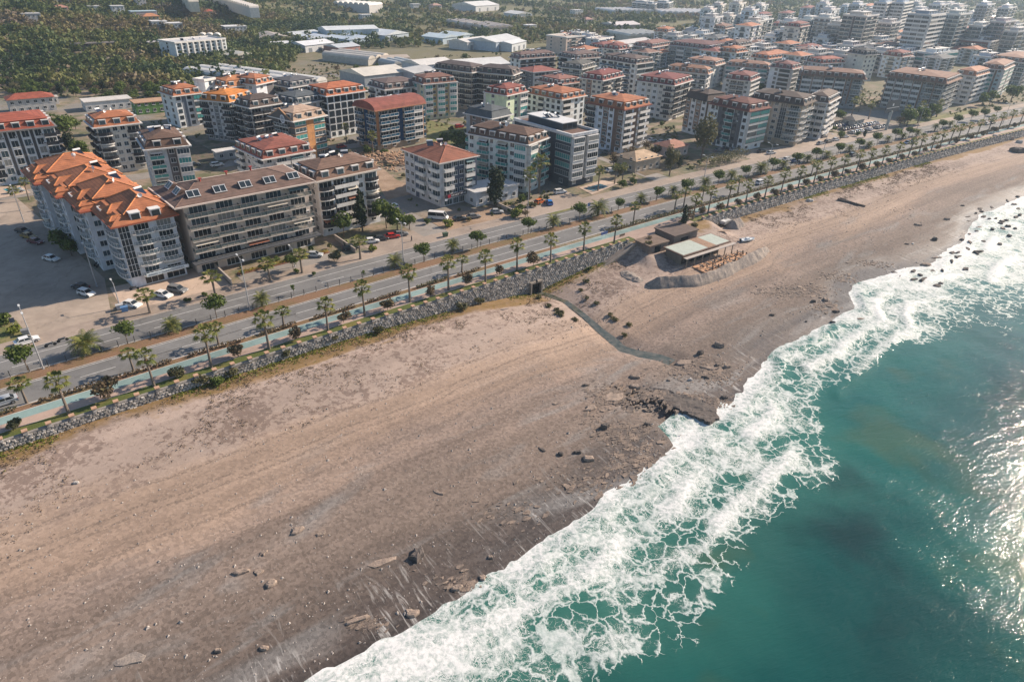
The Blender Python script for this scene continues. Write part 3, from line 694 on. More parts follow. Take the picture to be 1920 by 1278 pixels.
                if cc in 'bgcsG' and k > 0 and (vis or lvl):
                    bk = 'curve' if cc == 'c' else ('solid' if (cc == 's' or kind == 'solid') else 'glass'); dd = bd if cc != 'c' else bd*1.3
                    wb = round(bw*(1.0 if cc != 'b' else .92), 1)
                    if cc == 'G':
                        q = MB(); q.box(-wb/2,wb/2,-bd,0,-.28,.75); q.box(-wb/2,-wb/2+.1,-bd,0,.75,fl-.28); q.box(wb/2-.1,wb/2,-bd,0,.75,fl-.28); q.box(-wb/2,wb/2,-bd,0,fl-.6,fl-.285)
                        if vis and lvl: q.build('enclosed_balcony', balc, root, loc=(X,Y,zf), rz=fc.a)
                        else: add_at(jb, q, X, Y, zf, fc.a)
                        continue
                    if vis and lvl == 2:
                        o = link('balcony', part_mesh(('balcony', wb, dd, bk), lambda: g_balc(wb, dd, bk), [balc]), root, (X, Y, zf), fc.a)
                        link('railing', part_mesh(('railing', wb, dd, bk), lambda: g_rail(wb, dd, bk), list(TR)), o)
                    elif vis and lvl == 1:
                        q = g_balc(wb, dd, bk); add_at(q, g_rail(wb, dd, bk), 0, 0, 0, 0, [1, 2]); link('balcony', part_mesh(('balcony_r', wb, dd, bk), lambda: q, [balc]+list(TR)), root, (X, Y, zf), fc.a)
                    else: add_at(jb, g_balc(wb, dd, 'glass'), X, Y, zf, fc.a); add_at(jb, g_rail(wb, dd, 'glass'), X, Y, zf, fc.a, [1, 1])
    jw.build('window', [fr]+GL+[TEAL], root, kind='stuff'); jb.build('balcony', [balc, TR[0]], root, kind='stuff')
    if trim:
        q = MB()
        for k in range(1, n): q.box(-.12,w+.12,-.12,d+.12,k*fl-.16,k*fl+.04)
        q.build('floor_band', M(trim, .75, .1), root)
    # roof
    e = eave; mb = MB()
    if roof in ('mans', 'hip', 'barrel', 'none'):
        q = MB(); q.box(-e-bd*.5,w+e,-e-bd*.5,d+e,h-.02,h+.32); q.build('eaves', FS, root)
    x0, x1, y0, y1 = -e*.8-bd*.5, w+e*.8, -e*.8-bd*.5, d+e*.8; top = h+.32
    if roof == 'hip':
        hip(mb, x0, x1, y0, y1, top, rise); rf = mb.build('roof', RM, root)
        if lvl:
            q = MB(); ww, dd = x1-x0, y1-y0; k = min(ww, dd)/2*.9; my = (y0+y1)/2; mx = (x0+x1)/2
            if ww >= dd: A, B_ = (x0+k, my, top+rise), (x1-k, my, top+rise); pr = [((x0,y0,top),A),((x0,y1,top),A),((x1,y0,top),B_),((x1,y1,top),B_),(A,B_)]
            else: A, B_ = (mx, y0+k, top+rise), (mx, y1-k, top+rise); pr = [((x0,y0,top),A),((x1,y0,top),A),((x0,y1,top),B_),((x1,y1,top),B_),(A,B_)]
            for a, c_ in pr: q.tube(a, c_, .13, n=4, cap=False)
            q.build('ridge_tiles', TL(tuple(round(min(1, x_*1.35), 3) for x_ in rc)), rf)
    elif roof == 'mans':
        mh, ins = 2.5, 1.7; p0 = [(x0+.4,y0+.4),(x1-.4,y0+.4),(x1-.4,y1-.4),(x0+.4,y1-.4)]; p1 = [(x0+ins+.2,y0+ins+.2),(x1-ins-.2,y0+ins+.2),(x1-ins-.2,y1-ins-.2),(x0+ins+.2,y1-ins-.2)]
        mb.frustum(p0, top, p1, top+mh); hip(mb, p1[0][0]-.35, p1[1][0]+.35, p1[0][1]-.35, p1[2][1]+.35, top+mh, rise*.7); rf = mb.build('roof', RM, root)
        if dorm:
            dm = M(dormc or (.62,.60,.57), .7, .08)
            for fi, (fc, pat, Lw, vis) in enumerate(faces[:2] if lvl == 0 else faces):
                k = max(1, int(Lw/3.8))
                off = (e*.8+bd*.5-.5) if fi in (0, 1) else e*.8-.5
                for i in range(k):
                    X, Y = fc.pt(Lw*(i+.5)/k, off-.25)
                    if lvl and vis:
                        o = link('dormer', part_mesh(('dormer', 2.1), lambda: g_dormer(2.1, 1.75, 2.0), [dm]), root, (X, Y, top+.25), fc.a)
                        link('pane', part_mesh(('dpane', 1.8), lambda: g_pane(1.8, 1.45), [random.choice(GL[:2])]), o, (0,-.02,.15))
                    else:
                        if i == 0: jd = MB()
                        add_at(jd, g_dormer(2.1, 1.75, 2.0), X, Y, top+.25, fc.a); X2, Y2 = fc.pt(Lw*(i+.5)/k, off-.2); add_at(jd, g_pane(1.8, 1.45), X2, Y2, top+.4, fc.a, [1])
                        if i == k-1: jd.build('dormer', [dm, GL[0]], root, kind='stuff')
    elif roof == 'barrel':
        N = 8
        for i in range(N):
            a0, a1 = math.pi*i/N, math.pi*(i+1)/N; ym, hw = (y0+y1)/2, (y1-y0)/2; rr = rise*1.6
            P0 = (ym-hw*math.cos(a0), top+rr*math.sin(a0)); P1 = (ym-hw*math.cos(a1), top+rr*math.sin(a1))
            mb.quad((x0,P0[0],P0[1]),(x1,P0[0],P0[1]),(x1,P1[0],P1[1]),(x0,P1[0],P1[1])); mb.tri((x0,ym,top),(x0,P0[0],P0[1]),(x0,P1[0],P1[1])); mb.tri((x1,ym,top),(x1,P1[0],P1[1]),(x1,P0[0],P0[1]))
        rf = mb.build('roof', RM, root)
    elif roof == 'gable':
        my = (y0+y1)/2; q = MB(); q.box(x0,x1,y0,y1,h-.02,h+.2); q.build('eaves', FS, root)
        mb.add([(x0,y0,h+.2),(x1,y0,h+.2),(x1,y1,h+.2),(x0,y1,h+.2),(x0,my,h+.2+rise),(x1,my,h+.2+rise)], [(0,1,5,4),(2,3,4,5),(3,0,4),(1,2,5)]); rf = mb.build('roof', RM, root)
    elif roof == 'none': rf = root
    else:
        q = MB(); q.box(-.15-bd*.3,w+.15,-.15-bd*.3,.25,h-.02,h+.95); q.box(-.15-bd*.3,.25,.25,d+.15,h-.02,h+.95); q.box(w-.25,w+.15,.25,d+.15,h-.02,h+.95); q.box(.25,w-.25,d-.25,d+.15,h-.02,h+.95); q.build('parapet', FS, root)
        mb.quad((.2,.2,h+.15),(w-.2,.2,h+.15),(w-.2,d-.2,h+.15),(.2,d-.2,h+.15)); rf = mb.build('roof', M(rc, .9, .15), root)
        if rise > 0:
            q = MB(); a0, a1, b0, b1 = w*.22, w*.80, d*.25, d*.85; q.box(a0,a1,b0,b1,h+.14,h+2.7); q.build('penthouse', WM, root)
            q = MB(); q.box(a0-.5,a1+.5,b0-.5,b1+.5,h+2.7,h+2.95); q.build('penthouse_roof', FS, root)
            q = MB(); 
            for i in range(3): add_at(q, g_pane(2.0, 1.8), a0+(a1-a0)*(i+.5)/3, b0, h+.6, 0)
            q.build('penthouse_window', GL[0], root)
    zt = top+(rise if roof != 'flat' else -.1)+(1.6 if roof == 'mans' else 0)
    for i in range(heat):
        ph = part_mesh(('solar_heater',), g_heater, [PANEL, TANK]); xx = w*(.30+.5*i/max(1, heat)); yy = d*.5+random.uniform(-1, 1)
        zz = (h+.15 if roof == 'flat' else zt-.55)+(2.8 if roof == 'flat' and rise > 0 and w*.22 < xx < w*.8 else 0)
        link('solar_heater', ph, root, (xx, yy, zz), random.choice((.6, -.4, .2)))
    if lvl and heat:
        for i in range(2): link('satellite_dish', part_mesh(('dish',), g_dish, [TANK]), root, (w*random.uniform(.3,.7), d*random.uniform(.35,.6), zt-.5), random.uniform(-1, 1))
    BLDO.append(root); bb = dict(root=root, w=w, d=d, h=h, u=u, v=v, p=pF, z0=z0, rf=rf); BLD.append((pF+u*w/2+v*d/2, max(w, d)/2, pF, u, v, w, d)); return bb
BLD = []; BLDO = []
B = building
GREYW = (.42,.41,.40); WHITEW = (.60,.59,.57); CREAM = (.56,.50,.42); BEIGE = (.40,.33,.26); LTGR = (.50,.58,.46)

# the front rows, left to right
B('apartment_block', 'white and dark-glass block with red mansard roof at the left edge, behind the car park', None, (-40,252), (101,237), 19.5, 6, wall=(.50,.50,.50), acc=(.06,.06,.065), front='bqxqxqxqb', left='bwb', roof='mans', rc=RED, lvl=2, dep=17, rail='dark', fascia=(.18,.18,.18), heat=0)
B('apartment_block', 'cream block with arched balcony bays and orange roof, left of the narrow grey block', (144,230), (180,240), (261,231), 18.5, 6, wall=CREAM, front='cwwc', left='bwb', roof='mans', rc=ORANGE, lvl=2, rail='dark', heat=1)
B('apartment_block', 'narrow grey block with green glass balconies and a brown roof, behind the long orange roofs', (237,263), (277,281), (353,273), 19.5, 6, wall=(.46,.46,.45), front='g.aG', left='.n.n.n', roof='mans', rc=BROWN, lvl=2, rail='teal', heat=3)
def merge(main, segs):
    """several wings of one building: hang all their parts under one root"""
    mi = main['root'].matrix_basis.copy() if False else Matrix.Translation(main['root'].location) @ Matrix.Rotation(main['root'].rotation_euler[2], 4, 'Z')
    for sg in segs:
        ms = Matrix.Translation(sg['root'].location) @ Matrix.Rotation(sg['root'].rotation_euler[2], 4, 'Z')
        for c in list(sg['root'].children):
            mc = mi.inverted() @ ms @ Matrix.Translation(c.location) @ Matrix.Rotation(c.rotation_euler[2], 4, 'Z')
            c.parent = main['root']; c.location = mc.to_translation(); c.rotation_euler = (0, 0, mc.to_euler()[2])
        bpy.data.objects.remove(sg['root'])
H4 = 18.0*.845; _a4 = road_ang(20)+.05; _F = Vector(at(217,424,H4)); _L = Vector(at(38,322,H4)); _R4 = Vector(at(318,397,H4)); _u4 = Vector((math.cos(_a4), math.sin(_a4))); _v4 = Vector((-_u4.y, _u4.x)); _w4 = (_R4-_F).dot(_u4)
B4S = []; _dv = (_L-_F).dot(_v4); _du = (_L-_F).dot(_u4)
for _i in range(4):
    _d = _dv/4; _p = _F+_v4*_d*_i+_u4*_du*(_i+.5)/4.5 if _i else _F; _px = to_px(_p.x, _p.y, H4); _ww = _w4*(1+.12*_i)
    B4S.append(B('apartment_block', 'long white block with stepped orange tiled roofs and curved balconies beside the car park', None, _px, _px, 18.0, 6, wall=(.52,.52,.53), acc=(.10,.045,.035), front='Tcc' if _i == 0 else 'wcw', left='.wc' if _i == 0 else 'awcw', roof='none', rc=ORANGE, rise=.3, lvl=2, heat=0, fascia=(.30,.085,.045), shop=_i == 0, bd=1.1, eave=.9, dep=_d+(.4 if _i < 3 else 0), wid=_ww, ang=_a4, z0=0))
b4 = B4S[0]
b5 = B('apartment_block', 'new seven-storey taupe block with long rounded glass balconies and brown skylit roof', (285,356), (342,384), (575,340), 20.5, 6, rail='clear', wall=(.50,.41,.34), front='ggggg', left='..n..', roof='hip', rc=(.15,.095,.075), rise=2.6, lvl=2, heat=0, fascia=(.62,.52,.45), bd=2.0, eave=1.6, balc=M((.62,.54,.47), .75), gf='b')
b6 = B('apartment_block', 'grey and white block with bowed balconies and brown roof, right of the taupe block', (550,322), (595,340), (706,317), 18.5, 6, wall=(.50,.49,.48), acc=(.25,.24,.24), front='csswc', left='.n.nn.', roof='mans', rc=(.17,.10,.07), lvl=2, rail='dark', heat=4, fascia=(.52,.47,.42))
B('apartment_block', 'low pale block with brown-red gabled roofs, behind the brown-roofed grey and white block', (439,277), (495,299), (585,283), 11.5, 4, wall=(.50,.46,.43), front='wbbw', left='bwwb', roof='mans', rc=(.24,.075,.05), lvl=2, heat=3, rail='solid')
b8 = B('apartment_block', 'grey and blue block with plain terracotta hipped roof and a shop at its foot', (737,285), (825,306), (894,292), 16.5, 5, wall=(.42,.40,.39), acc=(.07,.09,.13), front='.saasD', left='wwDsws', roof='hip', rc=TERRA, rise=2.6, lvl=2, heat=2, rail='solid', shop=True, fascia=(.62,.58,.54), eave=.5)
b9 = B('apartment_block', 'pale green and white block with teal glazed corner and brown dormered roof', (878,251), (990,272), (1041,261), 19.0, 6, wall=(.55,.57,.52), acc=(.50,.34,.29), front='Gag', left='w.bn.bwG', roof='mans', rc=BROWN, lvl=2, rail='teal', heat=2, eave=.5)
b10 = B('apartment_block', 'tall narrow dark navy glass block with white parapet, beside the pale green block', (965,226), (1072,257), (1115,247), 20.5, 6, wall=(.05,.065,.085), acc=(.03,.04,.055), front='GxG', left='..wT.l', roof='flat', rc=(.15,.09,.07), lvl=2, rail='glass', heat=3, fascia=(.60,.60,.60), rise=1, balc=M((.55,.55,.55), .6))
B('apartment_block', 'white and brown block with black balconies and orange roof, right of the navy block', (1091,195), (1170,206), (1216,196), 20.5, 7, wall=(.53,.54,.57), acc=(.19,.12,.09), front='sDs', left='b.wawDa', roof='mans', rc=ORANGE, lvl=2, rail='dark', heat=3, fascia=(.22,.06,.04))
# second row
B('apartment_block', 'white block with slate blue stripe and orange roof at the foot of the wooded hill', (294,174), (327,181), (377,175), 15.5, 5, wall=(.60,.62,.64), acc=(.15,.18,.22), front='wDwG', left='w.w.', roof='mans', rc=ORANGE, lvl=1, rail='teal', heat=3)
B('apartment_block', 'dark grey block with bright orange roof, left of the dark brown roofed block', (376,188), (430,193), (472,181), 18.5, 6, wall=(.22,.23,.24), acc=(.60,.6,.6), front='bwb', left='bawab', roof='mans', rc=(.55,.20,.04), lvl=1, rail='dark', heat=2)
B('apartment_block', 'grey block with dark balconies and a dark brown roof, between orange roof and clock gable', (427,198), (470,203), (527,194), 18.0, 6, wall=(.42,.40,.38), acc=(.16,.13,.11), front='bbb', left='bab', roof='mans', rc=DKBR, lvl=1, rail='dark', heat=0)
bck = B('apartment_block', 'charcoal gabled block with a round white emblem and orange banded windows', (520,216), (551,228), (608,217), 17.5, 6, wall=(.11,.105,.10), acc=(.50,.24,.09), front='lDl', left='.b.', roof='mans', rc=(.42,.30,.22), lvl=1, heat=1, trim=(.45,.25,.12), dormc=(.55,.5,.45))
B('apartment_block', 'white grid-fronted block with deep black windows and orange dormered roof', (580,171), (613,181), (684,171), 20.0, 6, wall=(.60,.60,.60), front='qqqqqq', left='qqq', roof='mans', rc=(.42,.13,.055), lvl=1, glassy=[GL[3], GL[0]], heat=0, fascia=(.6,.6,.6), rail='glass')
B('apartment_block', 'ochre framed block with blue glass panels and a rounded red roof', (662,199), (704,208), (793,194), 18.5, 6, wall=(.36,.28,.20), acc=(.45,.20,.08), front='xbbtgGx', left='btb', roof='barrel', rc=(.24,.07,.05), rise=1.8, lvl=1, rail='blue', heat=6, fascia=(.42,.19,.11))
B('apartment_block', 'block with green glass balconies and two gold pillars topped by white cones', (772,152), (795,159), (854,154), 19.0, 6, wall=(.50,.48,.34), acc=(.58,.43,.20), front='GaGaG', left='Gw', roof='mans', rc=(.20,.095,.07), lvl=1, rail='teal', heat=3, glassy=[TEAL, GL[0]])
B('apartment_block', 'white block with grey-brown roof and white framed dormers, behind the ochre framed block', (685,161), (723,169), (785,162), 16.5, 5, wall=(.56,.55,.54), front='bwbwb', left='bwb', roof='mans', rc=(.14,.10,.09), lvl=1, rail='dark', heat=0)
B('apartment_block', 'block with slate grey roof and arched dormers, directly behind the clock gable', (521,187), (555,197), (612,187), 17.5, 5, wall=(.45,.45,.45), front='bwwb', left='bwb', roof='mans', rc=SLATE, lvl=1, heat=1)
B('apartment_block', 'grey block with wide slate roof and white rooftop hut, behind the pale green block', (874,213), (922,223), (957,215), 15.0, 5, wall=(.38,.38,.38), acc=(.24,.18,.16), front='.g', left='.aa.', roof='mans', rc=SLATE, lvl=1, heat=1, dorm=False)
B('apartment_block', 'pale lime green block with a stair tower and maroon roof', (918,172), (950,180), (986,172), 19.0, 6, wall=(.50,.56,.38), front='w.wG', left='w.', roof='mans', rc=(.25,.07,.05), lvl=1, rail='teal', heat=3)
B('apartment_block', 'white block with small square windows and bumpy orange roof, behind the navy block', (982,176), (1053,188), (1096,180), 15.5, 5, wall=(.60,.61,.63), front='bwn', left='wwbwww', roof='mans', rc=ORANGE, lvl=1, rail='solid', heat=4)
B('apartment_block', 'beige block with dark red mansard corner roof, behind the white and brown block', (1094,146), (1129,152), (1167,143), 17.5, 6, wall=(.48,.44,.37), acc=(.26,.15,.10), front='bwb', left='waww', roof='mans', rc=(.20,.05,.045), lvl=1, rail='dark', heat=3)
B('apartment_block', 'beige block with white striped side and maroon roof, left of the round-cornered block', (1202,150), (1263,161), (1296,151), 19.5, 6, wall=(.50,.46,.40), acc=(.60,.6,.6), front='bb', left='Dawawb', roof='mans', rc=(.19,.05,.045), lvl=1, rail='dark', heat=5)
B('apartment_block', 'white block with brown window panels and a black-brown roof, left behind the round-cornered block', (1276,182), (1326,190), (1362,186), 18.5, 6, wall=(.56,.54,.51), acc=(.28,.18,.12), front='aw', left='awaw', roof='mans', rc=DKBR, lvl=1, heat=1, fascia=(.05,.045,.045), dorm=False)
b18 = B('apartment_block', 'white round-cornered block with teal balconies and a dark framed panel, by the highway', (1326,196), (1404,209), (1440,202), 19.5, 6, wall=(.60,.61,.61), acc=(.11,.11,.12), front='GG', left='wnDabaDw', roof='mans', rc=(.16,.06,.045), lvl=2, rail='teal', heat=1, fascia=(.25,.10,.08))
B('apartment_block', 'brown and cream block with round balconies and dark domed roof, right of the round-cornered block', (1409,184), (1505,198), (1530,190), 20.5, 7, wall=(.45,.36,.26), acc=(.56,.5,.42), front='cc', left='wawaTc', roof='mans', rc=DKBR, lvl=2, heat=1, fascia=(.12,.09,.07))
B('apartment_block', 'grey-blue block with stacked side balconies, at the end of the brown and cream block', (1520,186), (1551,194), (1571,183), 19.0, 6, wall=(.42,.44,.46), front='bb', left='wbb', roof='mans', rc=(.14,.10,.08), lvl=2, heat=0, rail='solid')
B('apartment_block', 'long white-columned block with brown roof, left one of the twin pair', (1503,140), (1618,149), (1633,143), 18.5, 6, wall=(.30,.32,.34), front='bb', left='|G|G|G|G|n|b', roof='mans', rc=(.22,.12,.085), lvl=1, rail='glass', heat=4, fascia=(.22,.13,.09), eave=1.4)
B('apartment_block', 'long white-columned block with brown roof, right one of the twin pair', (1641,151), (1771,157), (1797,147), 19.5, 6, wall=(.30,.32,.34), front='bbb', left='|G|G|G|G|nb|b', roof='mans', rc=(.24,.13,.09), lvl=1, rail='glass', heat=4, fascia=(.22,.13,.09), eave=1.4)
B('apartment_block', 'white terraced balcony block with pale brown roof, right of the twin long blocks', (1790,140), (1828,144), (1853,137), 18.5, 6, wall=(.56,.53,.49), front='ggg', left='bb', roof='mans', rc=PALEO, lvl=1, heat=0, rail='solid')
B('apartment_block', 'blue-green glass block with a brown corner strip, near the right edge', (1838,128), (1880,132), (1899,123), 20.5, 7, wall=(.34,.42,.42), acc=(.22,.15,.12), front='GxG', left='GGxw', roof='mans', rc=(.30,.16,.11), lvl=1, rail='teal', heat=0)
B('apartment_block', 'long brown-roofed balcony block running off the right edge beside the highway', (1858,112), (1925,119), (1960,110), 19.5, 6, wall=(.50,.47,.44), front='bbb', left='bbbbb', roof='mans', rc=(.30,.17,.12), lvl=1, heat=0, dep=None)
# third row
B('apartment_block', 'white block with narrow blind tower, beside the orange roofs under the hill', (372,150), (383,153), (403,149), 19.5, 6, wall=(.60,.6,.6), front='w', left='..', roof='flat', rc=(.4,.4,.4), rise=0, lvl=1, heat=0)
B('apartment_block', 'cream block with layered orange roofs, right of the blind white tower', (400,158), (425,165), (482,158), 16.5, 5, wall=(.55,.52,.47), front='wbw', left='ww', roof='mans', rc=(.45,.19,.08), lvl=1, heat=3)
B('apartment_block', 'white and grey block with orange roof and a slim stair tower, below the greenhouse', (452,152), (480,160), (512,153), 17.5, 5, wall=(.56,.55,.55), front='wD', left='ww', roof='mans', rc=(.40,.15,.07), lvl=1, heat=1)
B('apartment_block', 'brown block with dark slate roof, in front of the white greenhouse tunnels', (515,157), (545,165), (595,157), 14.5, 5, wall=(.33,.26,.20), front='bbb', left='bw', roof='mans', rc=(.10,.10,.11), lvl=1, heat=2, rail='dark')
B('apartment_block', 'long beige block with dark brown roof, left one of the pair behind the gold pillars', (815,128), (884,137), (901,131), 21.0, 7, wall=(.38,.31,.25), front='bw', left='bbbbbb', roof='mans', rc=(.11,.085,.08), lvl=1, rail='dark', heat=0, dormc=(.3,.27,.25))
B('apartment_block', 'long beige block with dark brown roof, right one of the pair behind the gold pillars', (894,136), (960,142), (992,138), 20.5, 7, wall=(.38,.31,.25), front='bb', left='bbbbb', roof='mans', rc=(.11,.085,.08), lvl=1, rail='dark', heat=0, dormc=(.3,.27,.25))
B('apartment_block', 'dark block with hexagonal red roof, right of the beige pair', (976,129), (1000,136), (1046,132), 16.5, 5, wall=(.16,.17,.18), acc=(.5,.46,.40), front='Gaa', left='bw', roof='hip', rc=(.27,.09,.07), lvl=1, heat=0)
B('apartment_block', 'low cream block with white dormers, behind the bumpy orange roof', (1010,152), (1048,160), (1088,155), 13.0, 4, wall=(.52,.49,.44), front='bwb', left='ww', roof='mans', rc=(.28,.12,.09), lvl=1, heat=2)
B('apartment_block', 'white block with light blue upper storeys and flat top, behind the hexagonal red roof', (960,108), (975,112), (1041,107), 16.0, 5, wall=(.60,.62,.64), front='bbbbb', left='ww', roof='mans', rc=(.16,.10,.09), lvl=1, heat=6, rail='dark')
B('apartment_block', 'long white balcony block, left of the tall white one in the town centre', (1045,106), (1080,112), (1130,108), 17.5, 6, wall=(.58,.60,.62), front='bbbb', left='bw', roof='mans', rc=(.15,.10,.09), lvl=1, heat=4, rail='dark')
B('apartment_block', 'tall white block with blue balconies and flat edge, in the town centre', (1127,111), (1192,121), (1217,116), 22.0, 7, wall=(.60,.62,.65), acc=(.08,.09,.11), front='GG', left='bbDbbw', roof='mans', rc=(.13,.09,.08), lvl=1, heat=5, rail='blue')
B('apartment_block', 'olive domed block with dark roof, behind the dark red mansard', (1062,124), (1090,131), (1115,124), 15.0, 5, wall=(.42,.42,.36), front='bb', left='bb', roof='mans', rc=(.10,.10,.09), lvl=1, heat=4)
B('apartment_block', 'blue-grey glass block with a row of white gables, far side of the town centre', (1262,84), (1330,93), (1362,87), 17.5, 5, wall=(.28,.36,.40), front='GG', left='bGbGb', roof='mans', rc=(.14,.06,.06), lvl=1, heat=0, fascia=(.60,.62,.64))
B('apartment_block', 'white and red block beside the white gables', (1196,85), (1222,90), (1258,84), 16.5, 5, wall=(.55,.56,.58), front='bwb', left='Gw', roof='mans', rc=(.25,.12,.10), lvl=1, heat=5)
B('apartment_block', 'long white block with pale brown roof, behind the maroon mansard', (1250,132), (1326,140), (1341,137), 15.5, 5, wall=(.56,.53,.50), front='qw', left='bbbbb', roof='mans', rc=(.36,.19,.12), lvl=1, heat=9)
B('apartment_block', 'cream block with three pale gables, right of the long pale brown roof', (1290,117), (1340,124), (1357,119), 15.5, 5, wall=(.52,.50,.43), front='wG', left='GwGw', roof='mans', rc=(.36,.20,.14), lvl=1, heat=3)
B('apartment_block', 'small cream block with maroon roof and solar panels, standing alone in the middle', (1363,147), (1405,153), (1422,146), 14.5, 5, wall=(.53,.51,.46), front='GG', left='wbbw', roof='mans', rc=(.20,.07,.06), lvl=1, heat=5)
B('apartment_block', 'row of cream gabled houses with teal glazing, behind the small cream block', (1362,124), (1440,131), (1456,128), 14.5, 5, wall=(.50,.50,.46), front='GG', left='GwGwG', roof='mans', rc=(.36,.20,.14), lvl=1, heat=2, rail='teal')
B('apartment_block', 'white cube block with maroon roof edge, right of the cream gabled row', (1448,125), (1484,131), (1500,127), 17.5, 6, wall=(.62,.60,.58), front='Gg', left='.wG', roof='mans', rc=(.22,.09,.08), lvl=1, heat=4)
B('apartment_block', 'white domed block with orange roof wings, above the cream gabled row', (1406,108), (1440,112), (1470,108), 12.5, 4, wall=(.58,.55,.51), front='www', left='ww', roof='mans', rc=(.45,.18,.10), lvl=1, heat=0)
B('apartment_block', 'beige block with thick dark stair strip, above the cream gables', (1365,84), (1382,88), (1408,84), 19.0, 6, wall=(.46,.42,.37), front='bwb', left='w', roof='mans', rc=(.13,.09,.08), lvl=1, heat=2)
B('apartment_block', 'red-roofed block with grey blind end wall, behind the left twin block', (1500,116), (1540,120), (1582,118), 13.5, 4, wall=(.45,.46,.48), front='wGw', left='www', roof='mans', rc=(.33,.10,.07), lvl=1, heat=0)
B('apartment_block', 'long brown-roofed low block above the red-roofed one', (1478,98), (1530,103), (1560,99), 12.0, 4, wall=(.48,.44,.40), front='bb', left='wwww', roof='mans', rc=(.20,.12,.10), lvl=1, heat=3)
B('apartment_block', 'cream tower block with a black mansard and white arched dormers', (1617,103), (1622,104), (1645,103), 20.0, 6, wall=(.58,.55,.46), front='www', left='w', roof='mans', rc=(.045,.05,.055), lvl=1, heat=0, dep=14)
B('apartment_block', 'white block with solar tanks on its roof, left of the cream tower block', (1578,103), (1590,106), (1612,103), 14.0, 4, wall=(.58,.58,.58), front='GG', left='ww', roof='mans', rc=(.10,.11,.12), lvl=1, heat=5)
B('apartment_block', 'white block with red roof, right of the cream tower block', (1675,107), (1690,109), (1712,107), 14.0, 4, wall=(.57,.55,.53), front='wG', left='ww', roof='mans', rc=(.32,.14,.10), lvl=1, heat=2)
htl = B('hotel', 'big white hotel with a rounded brown frame round its rows of balconies', (1743,76), (1858,80), (1886,74), 19.5, 8, wall=(.62,.63,.66), acc=(.14,.06,.055), front='ggg', left='.bbbbbbb.', roof='flat', rc=(.5,.5,.5), lvl=1, rise=1, heat=6, cat='hotel')
B('hotel', 'low glassy white hotel wing with layered terraces, in front of the big framed hotel', (1724,98), (1750,102), (1795,97), 14.0, 4, wall=(.60,.61,.61), front='GGGG', left='GG', roof='flat', rc=(.62,.62,.62), lvl=1, rise=1, heat=2, cat='hotel', rail='teal')
hot2 = B('hotel', 'blue-white terraced hotel standing on the wooded hill at the upper left', (308,76), (328,82), (423,74), 10.5, 4, wall=(.60,.64,.70), acc=(.2,.25,.3), front='w|w|w|w|w|w|w|w|w', left='.w.', roof='flat', rc=(.5,.5,.5), lvl=1, rise=0, heat=2, cat='hotel')
# hazy towers
TW = [(1416,1432,1450,36,13,'white and charcoal tower block with a vertical sign strip, leftmost of the far towers',(.60,.6,.6),'D'),
 (1466,1490,1504,40,12,'broad grey tower block with long balconies, right of the white and charcoal tower',(.45,.46,.47),'b'),
 (1506,1522,1538,36,13,'slim pale green tower block in the haze',(.46,.50,.47),'b'),(1530,1558,1574,33,14,'wide pale tower block, left of the tallest beige one',(.47,.48,.46),'b'),
 (1578,1625,1648,29,17,'tall beige tower block with a dark central groove',(.46,.40,.34),'D'),(1555,1580,1592,46,10,'beige tower block half hidden before the tallest beige one',(.48,.43,.37),'b'),
 (1652,1672,1690,42,11,'grey tower block with a brick-red side, right of the tallest beige one',(.42,.38,.36),'b'),
 (1702,1745,1772,27,17,'broad blue glass tower block above the framed hotel',(.22,.28,.36),'G'),(1776,1800,1822,26,14,'greenish grey tower block, right of the blue one',(.38,.40,.38),'b'),
 (1824,1842,1862,48,10,'pale terraced tower block right of the framed hotel roof',(.50,.50,.48),'b'),(1864,1885,1905,40,11,'dusky pink tower block near the right edge',(.45,.36,.36),'b'),
 (1890,1908,1935,58,10,'grey tower block cut by the right edge, behind the brown-roofed block',(.40,.38,.36),'b'),
 (1600,1612,1625,8,14,'pale far tower at the top edge, left of the bluish pair',(.5,.52,.55),'b'),(1650,1662,1680,4,15,'bluish far tower at the top edge, left one of a pair',(.4,.45,.52),'G'),(1683,1695,1712,4,15,'bluish far tower at the top edge, right one of a pair',(.4,.45,.52),'G'),
 (1204,1212,1220,4,14,'lone dark tower far away beside the long white greenhouse, left one of a pair',(.25,.30,.36),'b'),(1222,1228,1234,6,14,'lone dark tower far away beside the long white greenhouse, right one of a pair',(.25,.30,.36),'b'),(1244,1254,1262,4,12,'short dark tower far away, right of the lone pair',(.28,.33,.38),'b'),
 (1840,1852,1866,8,12,'pale far tower at the top right, second from the edge',(.48,.48,.5),'b'),(1880,1892,1906,14,12,'pale far tower at the top right corner',(.48,.48,.5),'b'),(1750,1765,1780,8,12,'pale far tower behind the blue glass tower block',(.48,.48,.5),'b')]
TWB = [80,84,84,86,98,98,96,106,100,104,102,112,62,66,66,24,25,24,60,66,60]
def height_for(px, yb, yt):
    x, y = at(px, yb); h = 3.
    while h < 66:
        if to_px(x, y, h)[1] <= yt: break
        h += .25
    return h
for (xl, xf, xr, y, n, lab, wc, pc), yb in zip(TW, TWB):
    hh = height_for(xf, yb, y+3)*1.12; n = max(6, round(hh/3.0))
    B('tower_block', lab, (xl, y), (xf, y+3), (xr, y), hh, n, wall=wc, acc=(.10,.08,.08), front='bb' if pc != 'G' else 'GG', left='bbDbb' if pc == 'D' else ('bbb' if pc == 'b' else 'GGG'), roof='flat', rc=(.45,.45,.45), rise=1, heat=3, lvl=0, raw=True, cat='tower block', z0=0, dep=20 if abs(xf-xl) < 12 else None)
